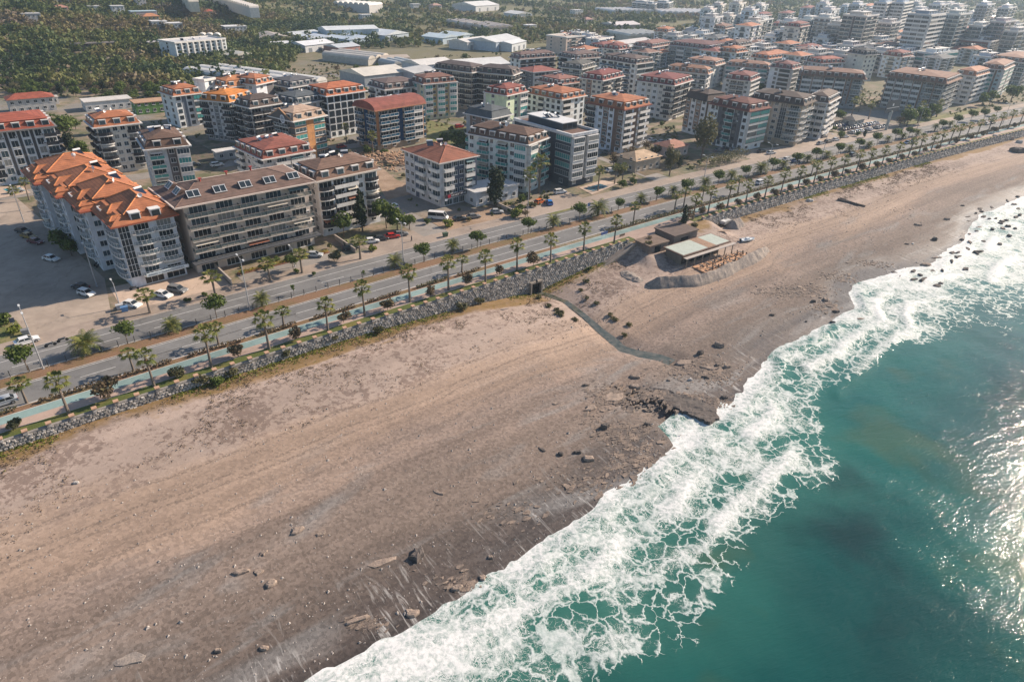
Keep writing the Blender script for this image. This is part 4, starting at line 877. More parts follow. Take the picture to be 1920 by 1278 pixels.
# loosely packed smaller blocks of the far town
FT = [(1480,84),(1520,90),(1345,72),(1320,66),(1435,92),(1560,95),(1600,88),(1640,92),(1668,86),(1700,90),(1500,74),(1540,66),(1580,70),(1455,72),(1390,62),(1345,98),(1240,100),(1215,100),(1160,94),(1180,98),(1700,100),(1665,100),(1560,112),(1130,92),(1100,94),(1410,98),(1455,102),(1380,100),(1600,58),(1640,64),(1680,62),(1720,48),(1480,60),(1810,60),(1850,64),(1900,70),(1660,30),(1690,34),(1730,20),(1800,14),(1830,28),(1870,36),(1560,20),(1520,16),(1480,26),(1590,14),(1630,12),(1905,48),(1770,36),(1700,14),(1300,76),(1270,70),(1150,84),(1075,68),(1090,70),(1110,72),(1062,68)]
_r5 = random.Random(44)
for _ in range(400):
    if len(FT) >= 120: break
    _x = _r5.uniform(1190, 1915); _y = _r5.uniform(8, 112)
    if _y > 20+(_x-1190)*.16+40 or (_x < 1330 and _y < 60): continue
    if all(abs(_x-a)+2.2*abs(_y-b) > 26 for a, b in FT): FT.append((_x, _y))
FC = [('white',(.58,.58,.57)),('cream',(.52,.48,.42)),('grey',(.42,.42,.42)),('pale blue',(.48,.53,.57))]; RC_ = [('orange',(.42,.17,.09)),('brown',(.22,.12,.09)),('maroon',(.22,.07,.06)),('slate',(.12,.13,.14))]
for i, (px, py) in enumerate(FT):
    a = random.choice(FC); c = random.choice(RC_); wpx = random.uniform(14, 24)*(.6+py/110)
    B('apartment_block', f'small {a[0]} block with {c[0]} roof in the packed far part of town', (px-wpx*.5, py-2), (px, py), (px+wpx*.8, py-3), random.choice((12.,14.,17.)) if py > 60 else random.choice((15.,20.,26.)), 5, wall=a[1], front='bwb', left='wbw', roof=random.choice(('mans','hip','flat','flat')), rc=c[1], lvl=0, heat=4, z0=0, group=f'{a[0]} blocks with {c[0]} roofs in the far town', dep=13)

# ---------------------------------------------------------------- leaves and trees
def leaf_mat(name, cols, transl=.35, attr=None):
    t = NT(name); p = t.geo(); n = t.noise(p, .9, 3, .6); n2 = t.noise(p, 6., 2, .6)
    if attr: f = t.attr(attr, 'Fac')
    else: f = t.mr(n, .3, .7)
    N_ = len(cols); col = t.ramp(f, [(i/(N_-1), c) for i, c in enumerate(cols)]); k = t.mr(n2, .3, .7, .72, 1.3)
    k2 = t.mr(n, .3, .7, .8, 1.2); k = t.math('MULTIPLY', k, k2); col = t.mix(1.0, col, t.comb(k,k,k), 'MULTIPLY')
    t.fin(col, .65); t.p.inputs['Specular IOR Level'].default_value = .25
    tr = t.n('BsdfTranslucent'); t.l(col, tr.inputs[0]); mx = t.n('MixShader'); mx.inputs[0].default_value = transl
    t.l(t.p.outputs[0], mx.inputs[1]); t.l(tr.outputs[0], mx.inputs[2]); t.l(mx.outputs[0], t.out.inputs[0]); return t.mat
BARK = M((.16,.12,.09), .95, .2, 3.); PTRUNK = M((.20,.16,.13), .95, .2, 4.)
LG = leaf_mat('green_leaves', [(.04,.07,.014),(.09,.13,.026),(.16,.19,.045)]); LD = leaf_mat('dark_leaves', [(.012,.022,.010),(.022,.036,.014),(.035,.05,.02)], .15)
LO = leaf_mat('olive_leaves', [(.06,.07,.03),(.11,.11,.05),(.17,.14,.07)]); LB = leaf_mat('brown_leaves', [(.10,.075,.045),(.16,.115,.07),(.14,.13,.06)]); LP = leaf_mat('palm_leaves', [(.06,.09,.02),(.14,.16,.04),(.27,.23,.07)])
LY = leaf_mat('yellow_green_leaves', [(.09,.12,.02),(.17,.20,.03),(.22,.22,.05)]); DEAD = leaf_mat('dry_fronds', [(.20,.14,.08),(.28,.20,.11)], .2)
FOR = leaf_mat('forest_leaves', [(.028,.052,.018),(.055,.085,.026),(.10,.125,.035),(.14,.145,.045),(.17,.135,.06),(.19,.15,.11)], .25, 'tint')
def leafquads(C, Nn, size, rng, asp=.7):
    n = len(C); a = rng.normal(size=(n,3)); Nn = Nn/np.linalg.norm(Nn, axis=1, keepdims=True)
    u = np.cross(Nn, a); u /= np.linalg.norm(u, axis=1, keepdims=True)+1e-9; v = np.cross(Nn, u)
    s = size*rng.uniform(.6, 1.3, (n,1)); u = u*s; v = v*s*asp
    co = np.stack([C-u-v*.3, C+v-u*.1, C+u+v*.3, C-v+u*.1], 1).reshape(-1,3)
    return co, np.arange(4*n).reshape(n,4)
def crown_pts(n, w, h, lobes, rng, z0=0., fill=.35):
    c = rng.normal(size=(lobes,3)); c /= np.linalg.norm(c, axis=1, keepdims=True); c *= rng.uniform(.3,.62,(lobes,1)); r = rng.uniform(.34,.5,lobes)
    k = rng.integers(0, lobes, n); d = rng.normal(size=(n,3)); d /= np.linalg.norm(d, axis=1, keepdims=True)
    P = c[k]+d*(r[k]*np.where(rng.random(n) < fill, rng.uniform(.3,.9,n), rng.uniform(.88,1.08,n)))[:,None]
    N_ = d+rng.normal(size=(n,3))*.55
    P = P*np.array([w/2*1.05, w/2*1.05, h/2]); P[:,2] += h/2+z0; return P, N_
def trunk_mb(h, r, splay=0, w=2., seed=0):
    rr = random.Random(seed); mb = MB(); mb.tube((0,0,-.4), (rr.uniform(-.1,.1), rr.uniform(-.1,.1), h), r, r*.6, 6, cap=False)
    for i in range(splay):
        a = 2*math.pi*i/splay+rr.random(); mb.tube((0,0,h*.75), (math.cos(a)*w*.3, math.sin(a)*w*.3, h+w*.3), r*.5, r*.15, 5, cap=False)
    return mb
_TR = {}
def tree_parts(kind, var):
    k = (kind, var)
    if k in _TR: return _TR[k]
    rng = np.random.default_rng(hash((len(kind)*7+ord(kind[0])*13+ord(kind[-1]), var)) % 9999)
    K = {  # crown w, h, z0, lobes, leaves, leaf size, mat, trunk h, r
     'round': (5.2,3.3,2.1,14,900,.26,LG,2.6,.11), 'street': (4.5,4.0,1.8,9,600,.30,LG,2.6,.12), 'dark': (6.,11.,.8,14,1500,.42,LD,3.,.25), 'conifer': (4.,8.5,.6,9,800,.32,LD,5.,.18),
     'olive': (5.5,4.5,1.0,9,600,.34,LO,2.2,.2), 'green': (7.5,6.0,1.0,12,900,.40,LG,3.,.25), 'bush': (3.4,2.4,0.0,7,420,.24,LG,.6,.06), 'oleander': (3.7,3.2,.5,9,520,.24,LB,1.4,.07),
     'oleander_green': (3.4,2.8,.1,8,480,.24,LO,1.0,.06), 'yellow': (2.2,1.3,0.,6,260,.2,LY,.4,.05), 'eucalyptus': (8.,13.,2.5,16,1300,.42,LO,7.,.35), 'sapling': (1.5,1.3,1.1,4,110,.18,LG,1.3,.04),
     'bare': (6.,5.,1.2,10,420,.30,LB,3.,.2), 'hedge': (2.6,1.0,-.1,6,160,.2,LO,.3,.03)}[kind]
    w,h,z0,lo,n,ls,mt,th,tr = K
    P, N_ = crown_pts(n, w, h, lo, rng, z0)
    if kind == 'conifer': f = 1.15-np.clip((P[:,2]-z0)/h, 0, 1)*.95; P[:,0] *= f; P[:,1] *= f
    co, f = leafquads(P, N_, ls, rng); cm = newmesh('crown', co, f, mt); tm = trunk_mb(th, tr, 4 if kind not in ('dark','conifer','bush','hedge','yellow') else 0, w*.6, var).mesh('trunk', [BARK])
    _TR[k] = (cm, tm); return _TR[k]
def tree(kind, name, px=None, label=None, cat='tree', group=None, sc=1., pos=None, sz=None):
    x, y, z = pos if pos else at_ground(*px); cm, tm = tree_parts(kind, random.randrange(4))
    r = empty(name, (x,y,z), random.uniform(0,6.28), label, cat, group); k = sc*random.uniform(.9,1.1); r.scale = (k, k, k*(sz or 1))
    link('trunk', tm, r); link('crown', cm, r); return r
def palm_mesh(var, kind):
    rng = random.Random(var*3+1); fr = MB(); dead = MB(); tk = MB()
    if kind == 'fan':
        H = 6.6+var*.35; lx = rng.uniform(-.3,.3); tk.tube((0,0,-.4),(lx*.3,0,H*.5),.30,.21,7,cap=False); tk.tube((lx*.3,0,H*.5),(lx,0,H),.21,.20,7,cap=False)
        for i in range(19):
            az = i*2.4; el = R(78-120*i/19)+rng.uniform(-.12,.12); L = 1.7; c = (math.cos(az)*math.cos(el), math.sin(az)*math.cos(el), math.sin(el)); b = Vector((lx,0,H)); e = b+Vector(c)*L*.7; s_ = Vector((-math.sin(az), math.cos(az), 0))
            fr.quad(b-s_*.03, b+s_*.03, e+s_*.03, e-s_*.03); up = s_.cross(Vector(c))
            for k in range(-4,5):
                an = k*.30; d = (Vector(c)*math.cos(an)+s_*math.sin(an)); tip = e+d*(1.25-.045*k*k)+Vector((0,0,-.38-.02*k*k)); m_ = e+d*.6; q = (s_*math.cos(an)-Vector(c)*math.sin(an))*.12
                fr.quad(e, m_+q, tip, m_-q)
        for i in range(14):
            az = i*2.4+1; c = Vector((math.cos(az)*.45, math.sin(az)*.45, -1)); b = Vector((lx,0,H-.1)); s_ = Vector((-math.sin(az), math.cos(az), 0)); e = b+c*rng.uniform(.8,1.3)
            dead.quad(b-s_*.05, b+s_*.05, e+s_*.3, e-s_*.3)
    else:
        H = 1.9+var*.45; tk.tube((0,0,-.4),(0,0,H),.38,.30,8,cap=False)
        for i in range(34):
            az = i*2.4+rng.uniform(-.1,.1); el0 = R(80-88*i/34); L = rng.uniform(2.5,3.2); p = Vector((0,0,H)); el = el0; s_ = Vector((-math.sin(az), math.cos(az), 0)); prev = p
            for sgi in range(6):
                d = Vector((math.cos(az)*math.cos(el), math.sin(az)*math.cos(el), math.sin(el))); q = prev+d*L/6; up = s_.cross(d)
                fr.quad(prev-s_*.03, prev+s_*.03, q+s_*.025, q-s_*.025)
                lw = .62*math.sin(math.pi*(sgi+1.2)/7.4)
                for sd_ in (-1,1):
                    for j in (0,.5):
                        a = prev+(q-prev)*j; fr.quad(a, a+d*.16, a+d*.42+s_*sd_*lw-up*-.02-Vector((0,0,.10)), a+d*.30+s_*sd_*lw*.95-Vector((0,0,.12)))
                prev = q; el -= R(13)+.0*i
    return fr.mesh('crown', [LP]), (dead.mesh('dry_skirt', [DEAD]) if dead.n else None), tk.mesh('trunk', [PTRUNK])
_PM = {}
def palm(kind, name, px, label, group, sc=1., hs=None, pos=None):
    v = random.randrange(3)
    if (kind, v) not in _PM: _PM[(kind, v)] = palm_mesh(v, kind)
    c, d, t = _PM[(kind, v)]; x, y, z = pos or at_ground(*px); r = empty(name, (x,y,z), random.uniform(0,6.28), label, 'palm tree', group)
    k = sc*random.uniform(.92,1.08); r.scale = (k,k,k*(hs or 1)); link('crown', c, r); link('trunk', t, r)
    if d: link('dry_skirt', d, r)
    return r
LM = lambda x: 'left of the beach bar' if x < 1180 else 'right of the beach bar'
def where(pts): return sorted(pts)
PALM_SEA = [(130,777),(290,725),(397,689),(505,655),(615,621),(684,592),(769,567),(841,544),(910,530),(969,507),(1032,492),(1094,470),(1151,456),(1299,412),(1327,400),(1363,390),(1398,380),(1433,372),(1463,365),(1496,353),(1524,348),(1552,337),(1578,330),(1605,322),(1628,317),(1653,310),(1679,302),(1702,296),(1722,289),(1745,284),(1761,279),(1779,271),(1793,269),(1810,262),(1830,259),(1850,253),(1871,246),(1889,243),(1910,237)]
for i, p in enumerate(PALM_SEA): palm('fan', 'fan_palm', p, f'{ordw(i)} fan palm from the left edge in the row on the seaside lawn', 'fan palms on the seaside lawn')
PALM_V = [(51,756),(251,695),(532,610),(410,645),(866,510),(1187,420),(1264,397),(1281,390),(1315,382),(1383,363),(1520,331)]
for i, p in enumerate(PALM_V): palm('fan', 'fan_palm', p, f'{ordw(i)} fan palm from the left in the strip between road and cycle path', 'fan palms between road and cycle path', .9, .62 if p[0] < 1000 else .8)
TREE_M = [(54,696),(240,645),(407,597),(795,491),(895,465),(990,438),(1086,414),(1159,395),(1231,377),(1286,365),(1346,348),(1397,335),(1447,322),(1492,312),(1529,302),(1570,292),(1609,282),(1643,273),(1677,264),(1703,258),(1764,245),(1792,237),(1819,228),(1844,225),(1867,217)]
for i, p in enumerate(TREE_M): tree('round', 'clipped_tree', p, f'{ordw(i)} dense round tree from the left edge on the highway median', group='round trees on the highway median', sc=1. if i != 7 else .75)
for i, p in enumerate([(551,552),(682,522)]): tree('sapling', 'young_tree', p, f'tiny young tree on the median, {"left" if i == 0 else "right"} one of two between the round trees', group='young trees on the median')
PALM_M = [(164,661),(325,622),(492,574),(741,501),(849,472),(1037,427),(1121,405),(1201,381),(1261,366),(1321,352),(1370,339),(1425,329),(1467,317),(1513,305),(1549,297),(1592,285),(1628,278),(1663,268),(1692,262),(1718,256),(1752,246),(1780,240)]
for i, p in enumerate(PALM_M): palm('date', 'date_palm', p, f'{ordw(i)} feathery date palm from the left edge on the highway median', 'date palms on the highway median', 1.25 if i in (0, 11, 6) else random.uniform(.75,.95), {0:.9, 1:1., 2:1.1}.get(i, 1.))
for i, p in enumerate([(282,587),(405,556),(507,526),(567,512),(676,486)]): palm('fan', 'fan_palm', p, f'{ordw(i)} bushy fan palm from the left on the landward verge of the highway', 'bushy fan palms on the landward verge', 1.15, .62)
OL = [(27,805),(203,748),(332,707),(447,670),(451,674),(555,637),(645,605),(727,582),(807,557),(875,535),(936,517),(1000,502),(1315,403),(1347,397),(1382,388),(1418,378),(1450,370),(1479,360),(1511,350),(1538,343),(1564,335),(1588,328),(1615,322),(1641,317),(1666,308),(1688,302),(1712,295),(1733,288),(1755,282),(1790,270),(1818,263),(1842,257),(1862,250),(1900,241)]
for i, p in enumerate(OL):
    if i == 4: continue
    k = 'oleander' if i not in (0, 2) else 'oleander_green'; tree(k, 'oleander_bush', p, f'{ordw(i if i < 4 else i-1)} big oleander bush from the left edge along the seaside lawn', 'bush', 'oleander bushes on the seaside lawn', sc={1:1.3, 11:1.15, 7:1.1}.get(i, .9))
for i, p in enumerate([(378,722),(407,720),(432,706),(535,667),(627,640),(710,614),(866,566),(897,560),(1105,508)]):
    tree('bush' if i in (1, 8) else 'oleander_green', 'wall_bush', p, f'{ordw(i)} shrub from the left growing at the foot of the sea wall', 'shrub', 'shrubs at the foot of the sea wall', sc=.95 if i != 8 else .8, sz=.8)
hd = 0
def hedge(s0, s1, t, w, h, label, mat=LO, dens=26):
    rng = np.random.default_rng(int(s0*7+t*3+999)); n = int((s1-s0)*dens); S = rng.uniform(s0, s1, n)
    hh = h*(.75+.5*vnoise(S*.35, S*0+t)); T = t+rng.uniform(-w/2, w/2, n); Z = rng.uniform(.1, 1, n)**.6*hh; x, y = XY(S, T)
    x0, y0 = XY(s0, t); co, f = leafquads(np.stack([x-x0, y-y0, Z], -1), rng.normal(size=(n,3))+[0,0,.8], .22, rng)
    r = link('hedge', newmesh('hedge', co, f, mat), None, (float(x0), float(y0), .1), 0, label, 'hedge', None); return r
hedge(146, 520, -8.3, 1.0, 1.0, 'long low hedge between road and cycle path, running right from the crossing')
for i, (a, b) in enumerate([(-12,2),(5,14),(17,27),(30,41),(44,52),(56,66),(69,78),(82,91),(94,101)]): hedge(a, b, -8.3, .8, .8, f'{ordw(i)} patch from the left of the broken low hedge beside the cycle path', random.choice((LO, LB)))
# scattered greenery between the houses
def short(l): return l.split(',')[0].split(' with ')[0].split(' between ')[0]
def blocked(x, y, m=1.5):
    for c, r, p, u, v, w, d in BLD:
        q = Vector((x, y))-p; a, b = q.dot(u), q.dot(v)
        if -m < a < w+m and -m < b < d+m: return True
    return False
CLEAR = []


# ---------------------------------------------------------------- yards, streets, car parks
_zi = [0]
def sheet(name, pts, mat, world_pts=False):
    _zi[0] += 1; z = .006+.004*_zi[0]; P = pts if world_pts else [at(*p) for p in pts]
    mb = MB(); mb.add([(x,y,z) for x,y in P], [tuple(range(len(P)))]); a = sum(P[i][0]*P[(i+1)%len(P)][1]-P[(i+1)%len(P)][0]*P[i][1] for i in range(len(P)))
    if a < 0: mb = MB(); mb.add([(x,y,z) for x,y in P[::-1]], [tuple(range(len(P)))])
    me = bpy.data.meshes.new(name); me.from_pydata([tuple(v) for v in mb.v], [], [tuple(range(len(P)))]); me.materials.append(mat); me.update()
    return link(name, me, kind='structure')
def st(s, t): x, y = XY(s, t); return float(x), float(y)
DIRT = soil('bare_dirt', (.34,.24,.165), (.25,.17,.11), (.4,.6), .2); CARP = asphalt('car_park_surface', (.34,.275,.22), .18); STREET = asphalt('side_street', (.25,.225,.20), .15)
TILEP = asphalt('paved_forecourt', (.46,.35,.27), .08)
sheet('car_park', [st(-60,14.2),st(21,14.2),st(24,40),st(19,82),st(13,125),st(-70,140)], CARP, True)
sheet('forecourt', [st(24,19.1),st(47,19.1),st(47,34),st(24,34)], TILEP, True)
sheet('service_lane', [st(50,19.1),st(75,19.1),st(75,23.5),st(50,23.5)], STREET, True)
sheet('side_street', [st(101,14.2),st(109,14.2),st(108,60),st(104,160),st(97,160),st(99,60)], STREET, True)
sheet('side_street', [st(-30,120),st(240,118),st(240,125),st(-30,128)], STREET, True)
sheet('side_street', [st(198,14.2),st(206,14.2),st(222,160),st(216,240),st(208,240),st(213,160)], STREET, True)
sheet('forecourt', [st(84,19.1),st(101,19.1),st(101,25),st(84,25)], CONC, True)
sheet('dirt_yard', [st(109,19.1),st(133,19.1),st(133,30),st(109,30)], DIRT, True)
sheet('forecourt', [st(134,19.1),st(163,19.1),st(163,27),st(134,27)], CONC, True)
sheet('car_park', [st(256,14.2),st(298,14.2),st(298,23),st(256,31)], CARP, True)
sheet('car_park', [st(334,20),st(378,20),st(380,41),st(340,42)], CARP, True)
sheet('car_park', [st(298.2,14.2),st(332,14.2),st(332,33),st(298.2,33)], CARP, True)
sheet('lawn', [st(385,19.2),st(470,19.2),st(470,25),st(385,25)], GRASS, True)
sheet('dirt_lot', [(705,305),(740,335),(790,360),(725,375),(700,330)], DIRT)
sheet('dirt_lot', [(345,255),(430,300),(395,325),(335,305)], soil('dark_dirt', (.13,.095,.07), (.07,.075,.035)))
sheet('grass_lot', [(800,225),(880,240),(878,280),(800,270)], GRASS)
sheet('grass_lot', [(1120,290),(1240,265),(1330,300),(1210,330)], soil('dry_scrub', (.16,.115,.07), (.09,.08,.04)))
sheet('grass_strip', [(995,402),(1050,383),(1100,378),(1090,388),(1040,402)], GRASS)
sheet('grass_strip', [(30,600),(62,640),(0,665),(-20,600)], GRASS)
sheet('pool_deck', [(1085,352),(1130,338),(1160,345),(1110,365)], TILEP)
sheet('pool_water', [(1093,354),(1125,345),(1142,350),(1112,359)], glass('pool_water', (.05,.12,.16), .05))
sheet('pool_deck', [(-10,352),(40,348),(58,362),(0,372)], TILEP); sheet('pool_water', [(5,355),(38,352),(48,358),(20,362)], glass('pool_water', (.02,.28,.36), .05))
sheet('dirt_lot', [(1225,70),(1260,60),(1260,90),(1230,95)], DIRT)

# ---------------------------------------------------------------- hillside forest, fields, far trees
def farblocked(X, Y):
    bad = np.zeros(len(X), bool)
    for c, r, p, u, v, w, d in BLD:
        a = (X-p.x)*u.x+(Y-p.y)*u.y; b = (X-p.x)*v.x+(Y-p.y)*v.y; bad |= (a > -3) & (a < w+3) & (b > -3) & (b < d+3)
    return bad
def forest():
    rng = np.random.default_rng(11)
    def scatter(x0, x1, y0, y1, sp, keep):
        gx, gy = np.meshgrid(np.arange(x0, x1, sp), np.arange(y0, y1, sp)); X = gx.ravel()+rng.uniform(-.45,.45,gx.size)*sp; Y = gy.ravel()+rng.uniform(-.45,.45,gx.size)*sp
        k = keep(X, Y) & ~farblocked(X, Y); return X[k], Y[k]
    town = lambda X, Y: (X > -130+ (Y-300)*-.15) & (Y < 640+X*.55) | (Y < 330+(-X-140)*.12)
    A = scatter(-760, -120, 300, 760, 5.3, lambda X, Y: ~town(X, Y) & (vnoise(X/38+3, Y/38) > .10))
    B_ = scatter(-1100, 500, 560, 1200, 8.6, lambda X, Y: ~town(X, Y) & ((Y >= 760) | (X > -120)) & (fbm(X/70, Y/45, 3) > .40))
    C = scatter(-1800, 1900, 1200, 2600, 15, lambda X, Y: (fbm(X/110, Y/60, 3) > .42) & (Y > 640+X*.55))
    D_ = scatter(100, 1900, 560, 1500, 17, lambda X, Y: (Y < 640+X*.75) & (Y > 300+X*.60) & (rng.random(len(X)) < .55))
    allv = []; allf = []; tint = []; nb = 0
    near = []
    for ci, ((X, Y), nq, w, hh, ls) in enumerate(((A,44,8.0,6.4,.84),(B_,22,7.5,5.5,1.25),(C,10,12,7,2.8),(D_,18,7.,6.,1.1))):
        Z = ground_z(X, Y); s, t = ST(X, Y); ok = t > 30; X, Y, Z = X[ok], Y[ok], Z[ok]
        order = np.argsort(Y)
        for j, i in enumerate(order):
            if ci == 0 and j < 280: near.append((X[i], Y[i], Z[i])); continue
            if ci == 0 and False: continue
            sc = rng.uniform(.55, 1.35); P, N_ = crown_pts(nq, w*sc, hh*sc*rng.uniform(.8,1.3), 5, rng, -.3, .1); co, f = leafquads(P, N_, ls*sc, rng, .85)
            tn = (vnoise(X[i]/42+20, Y[i]/30)-.12)*1.05+rng.uniform(-.14,.22); co += (X[i], Y[i], Z[i]); allv.append(co); allf.append(f+nb); nb += len(co); tint.append(np.full(len(co), np.clip(tn, 0, 1)))
    link('woodland', newmesh('woodland', np.concatenate(allv), np.concatenate(allf), FOR, attrs={'tint': np.concatenate(tint)}), kind='stuff')
    for x, y, z in near:
        k = random.choices(('green','olive','dark','bare','bush'), (5,4,1,2,2))[0]
        nm = {'green':'leafy_tree','olive':'olive_tree','dark':'dark_tree','bare':'bare_tree','bush':'bush'}[k]; lb = {'green':'leafy green tree','olive':'grey-olive tree','dark':'tall dark tree','bare':'brown half-bare tree','bush':'low green bush'}[k]
        tree(k, nm, pos=(x, y, z), label=lb+' in the wood at the foot of the hill', cat='tree' if k != 'bush' else 'bush', group=lb+'s in the wood at the foot of the hill', sc=random.uniform(.6,.9) if k != 'dark' else .55)
    print('forest tris', nb//2)
forest()
def shed(label, L, F_, R_, h, wall=(.48,.50,.52), roof=(.60,.58,.55), kind='shed', n=5, cat='warehouse', name='warehouse', dep=None, doors=3):
    z0 = 0
    for _ in range(3):
        pF = Vector(at(*F_, h+z0)); z0 = float(ground_z(pF.x, pF.y))
    pR = Vector(at(*R_, h+z0)); pL = Vector(at(*L, h+z0)); u = pR-pF; w = u.length; u.normalize(); v = Vector((-u.y, u.x)); d = dep or max(8, (pL-pF).dot(v))
    r = empty(name, (pF.x, pF.y, z0), math.atan2(u.y, u.x), label, cat)
    q = MB(); q.box(0,w,0,d,-4,h-.02); q.build('wall', M(wall, .7), r)
    rm = M(roof, .45, .10, .15)
    if kind == 'tunnel':
        n = max(3, min(24, int(w/7.5))); tw = w/n
        for k in range(n):
            m = MB(); N = 6; pr = [(k*tw+tw*.5-tw*.48*math.cos(math.pi*i/N), h-.01+min(tw*.30, 2.2)*math.sin(math.pi*i/N)) for i in range(N+1)]
            for a, b in zip(pr[:-1], pr[1:]): m.quad((a[0],-.3,a[1]),(b[0],-.3,b[1]),(b[0],d+.3,b[1]),(a[0],d+.3,a[1]))
            for yy in (-.3, d+.3): m.add([(a[0],yy,a[1]) for a in pr], [tuple(range(N+1))])
            m.build('tunnel_roof', rm, r)
    else:
        k = max(1, n if kind == 'saw' else 1); ww = w/k if kind == 'saw' else w; ri = min(ww, d)*.10
        for i in range(k):
            m = MB(); a, b = i*ww-.4, (i+1)*ww+.4
            if kind == 'saw' or d > w: mx = (a+b)/2; m.add([(a,-.6,h),(b,-.6,h),(b,d+.6,h),(a,d+.6,h),(mx,-.6,h+ri),(mx,d+.6,h+ri)], [(0,4,5,3),(1,2,5,4),(0,1,4),(2,3,5)])
            else: my = d/2; m.add([(a,-.6,h),(b,-.6,h),(b,d+.6,h),(a,d+.6,h),(a,my,h+ri),(b,my,h+ri)], [(0,1,5,4),(2,3,4,5),(3,0,4),(1,2,5)])
            m.build('roof', rm, r)
    if kind != 'tunnel':
        for i in range(doors): X = w*(i+.5)/doors; q = MB(); q.box(X-1.6,X+1.6,-.12,0,.1,h*.6); q.build('door', M((.2,.22,.24), .6), r)
    BLDO.append(None); BLD.append((pF, 0, pF, u, v, w, d)); return r
G_ = (.62,.60,.56)
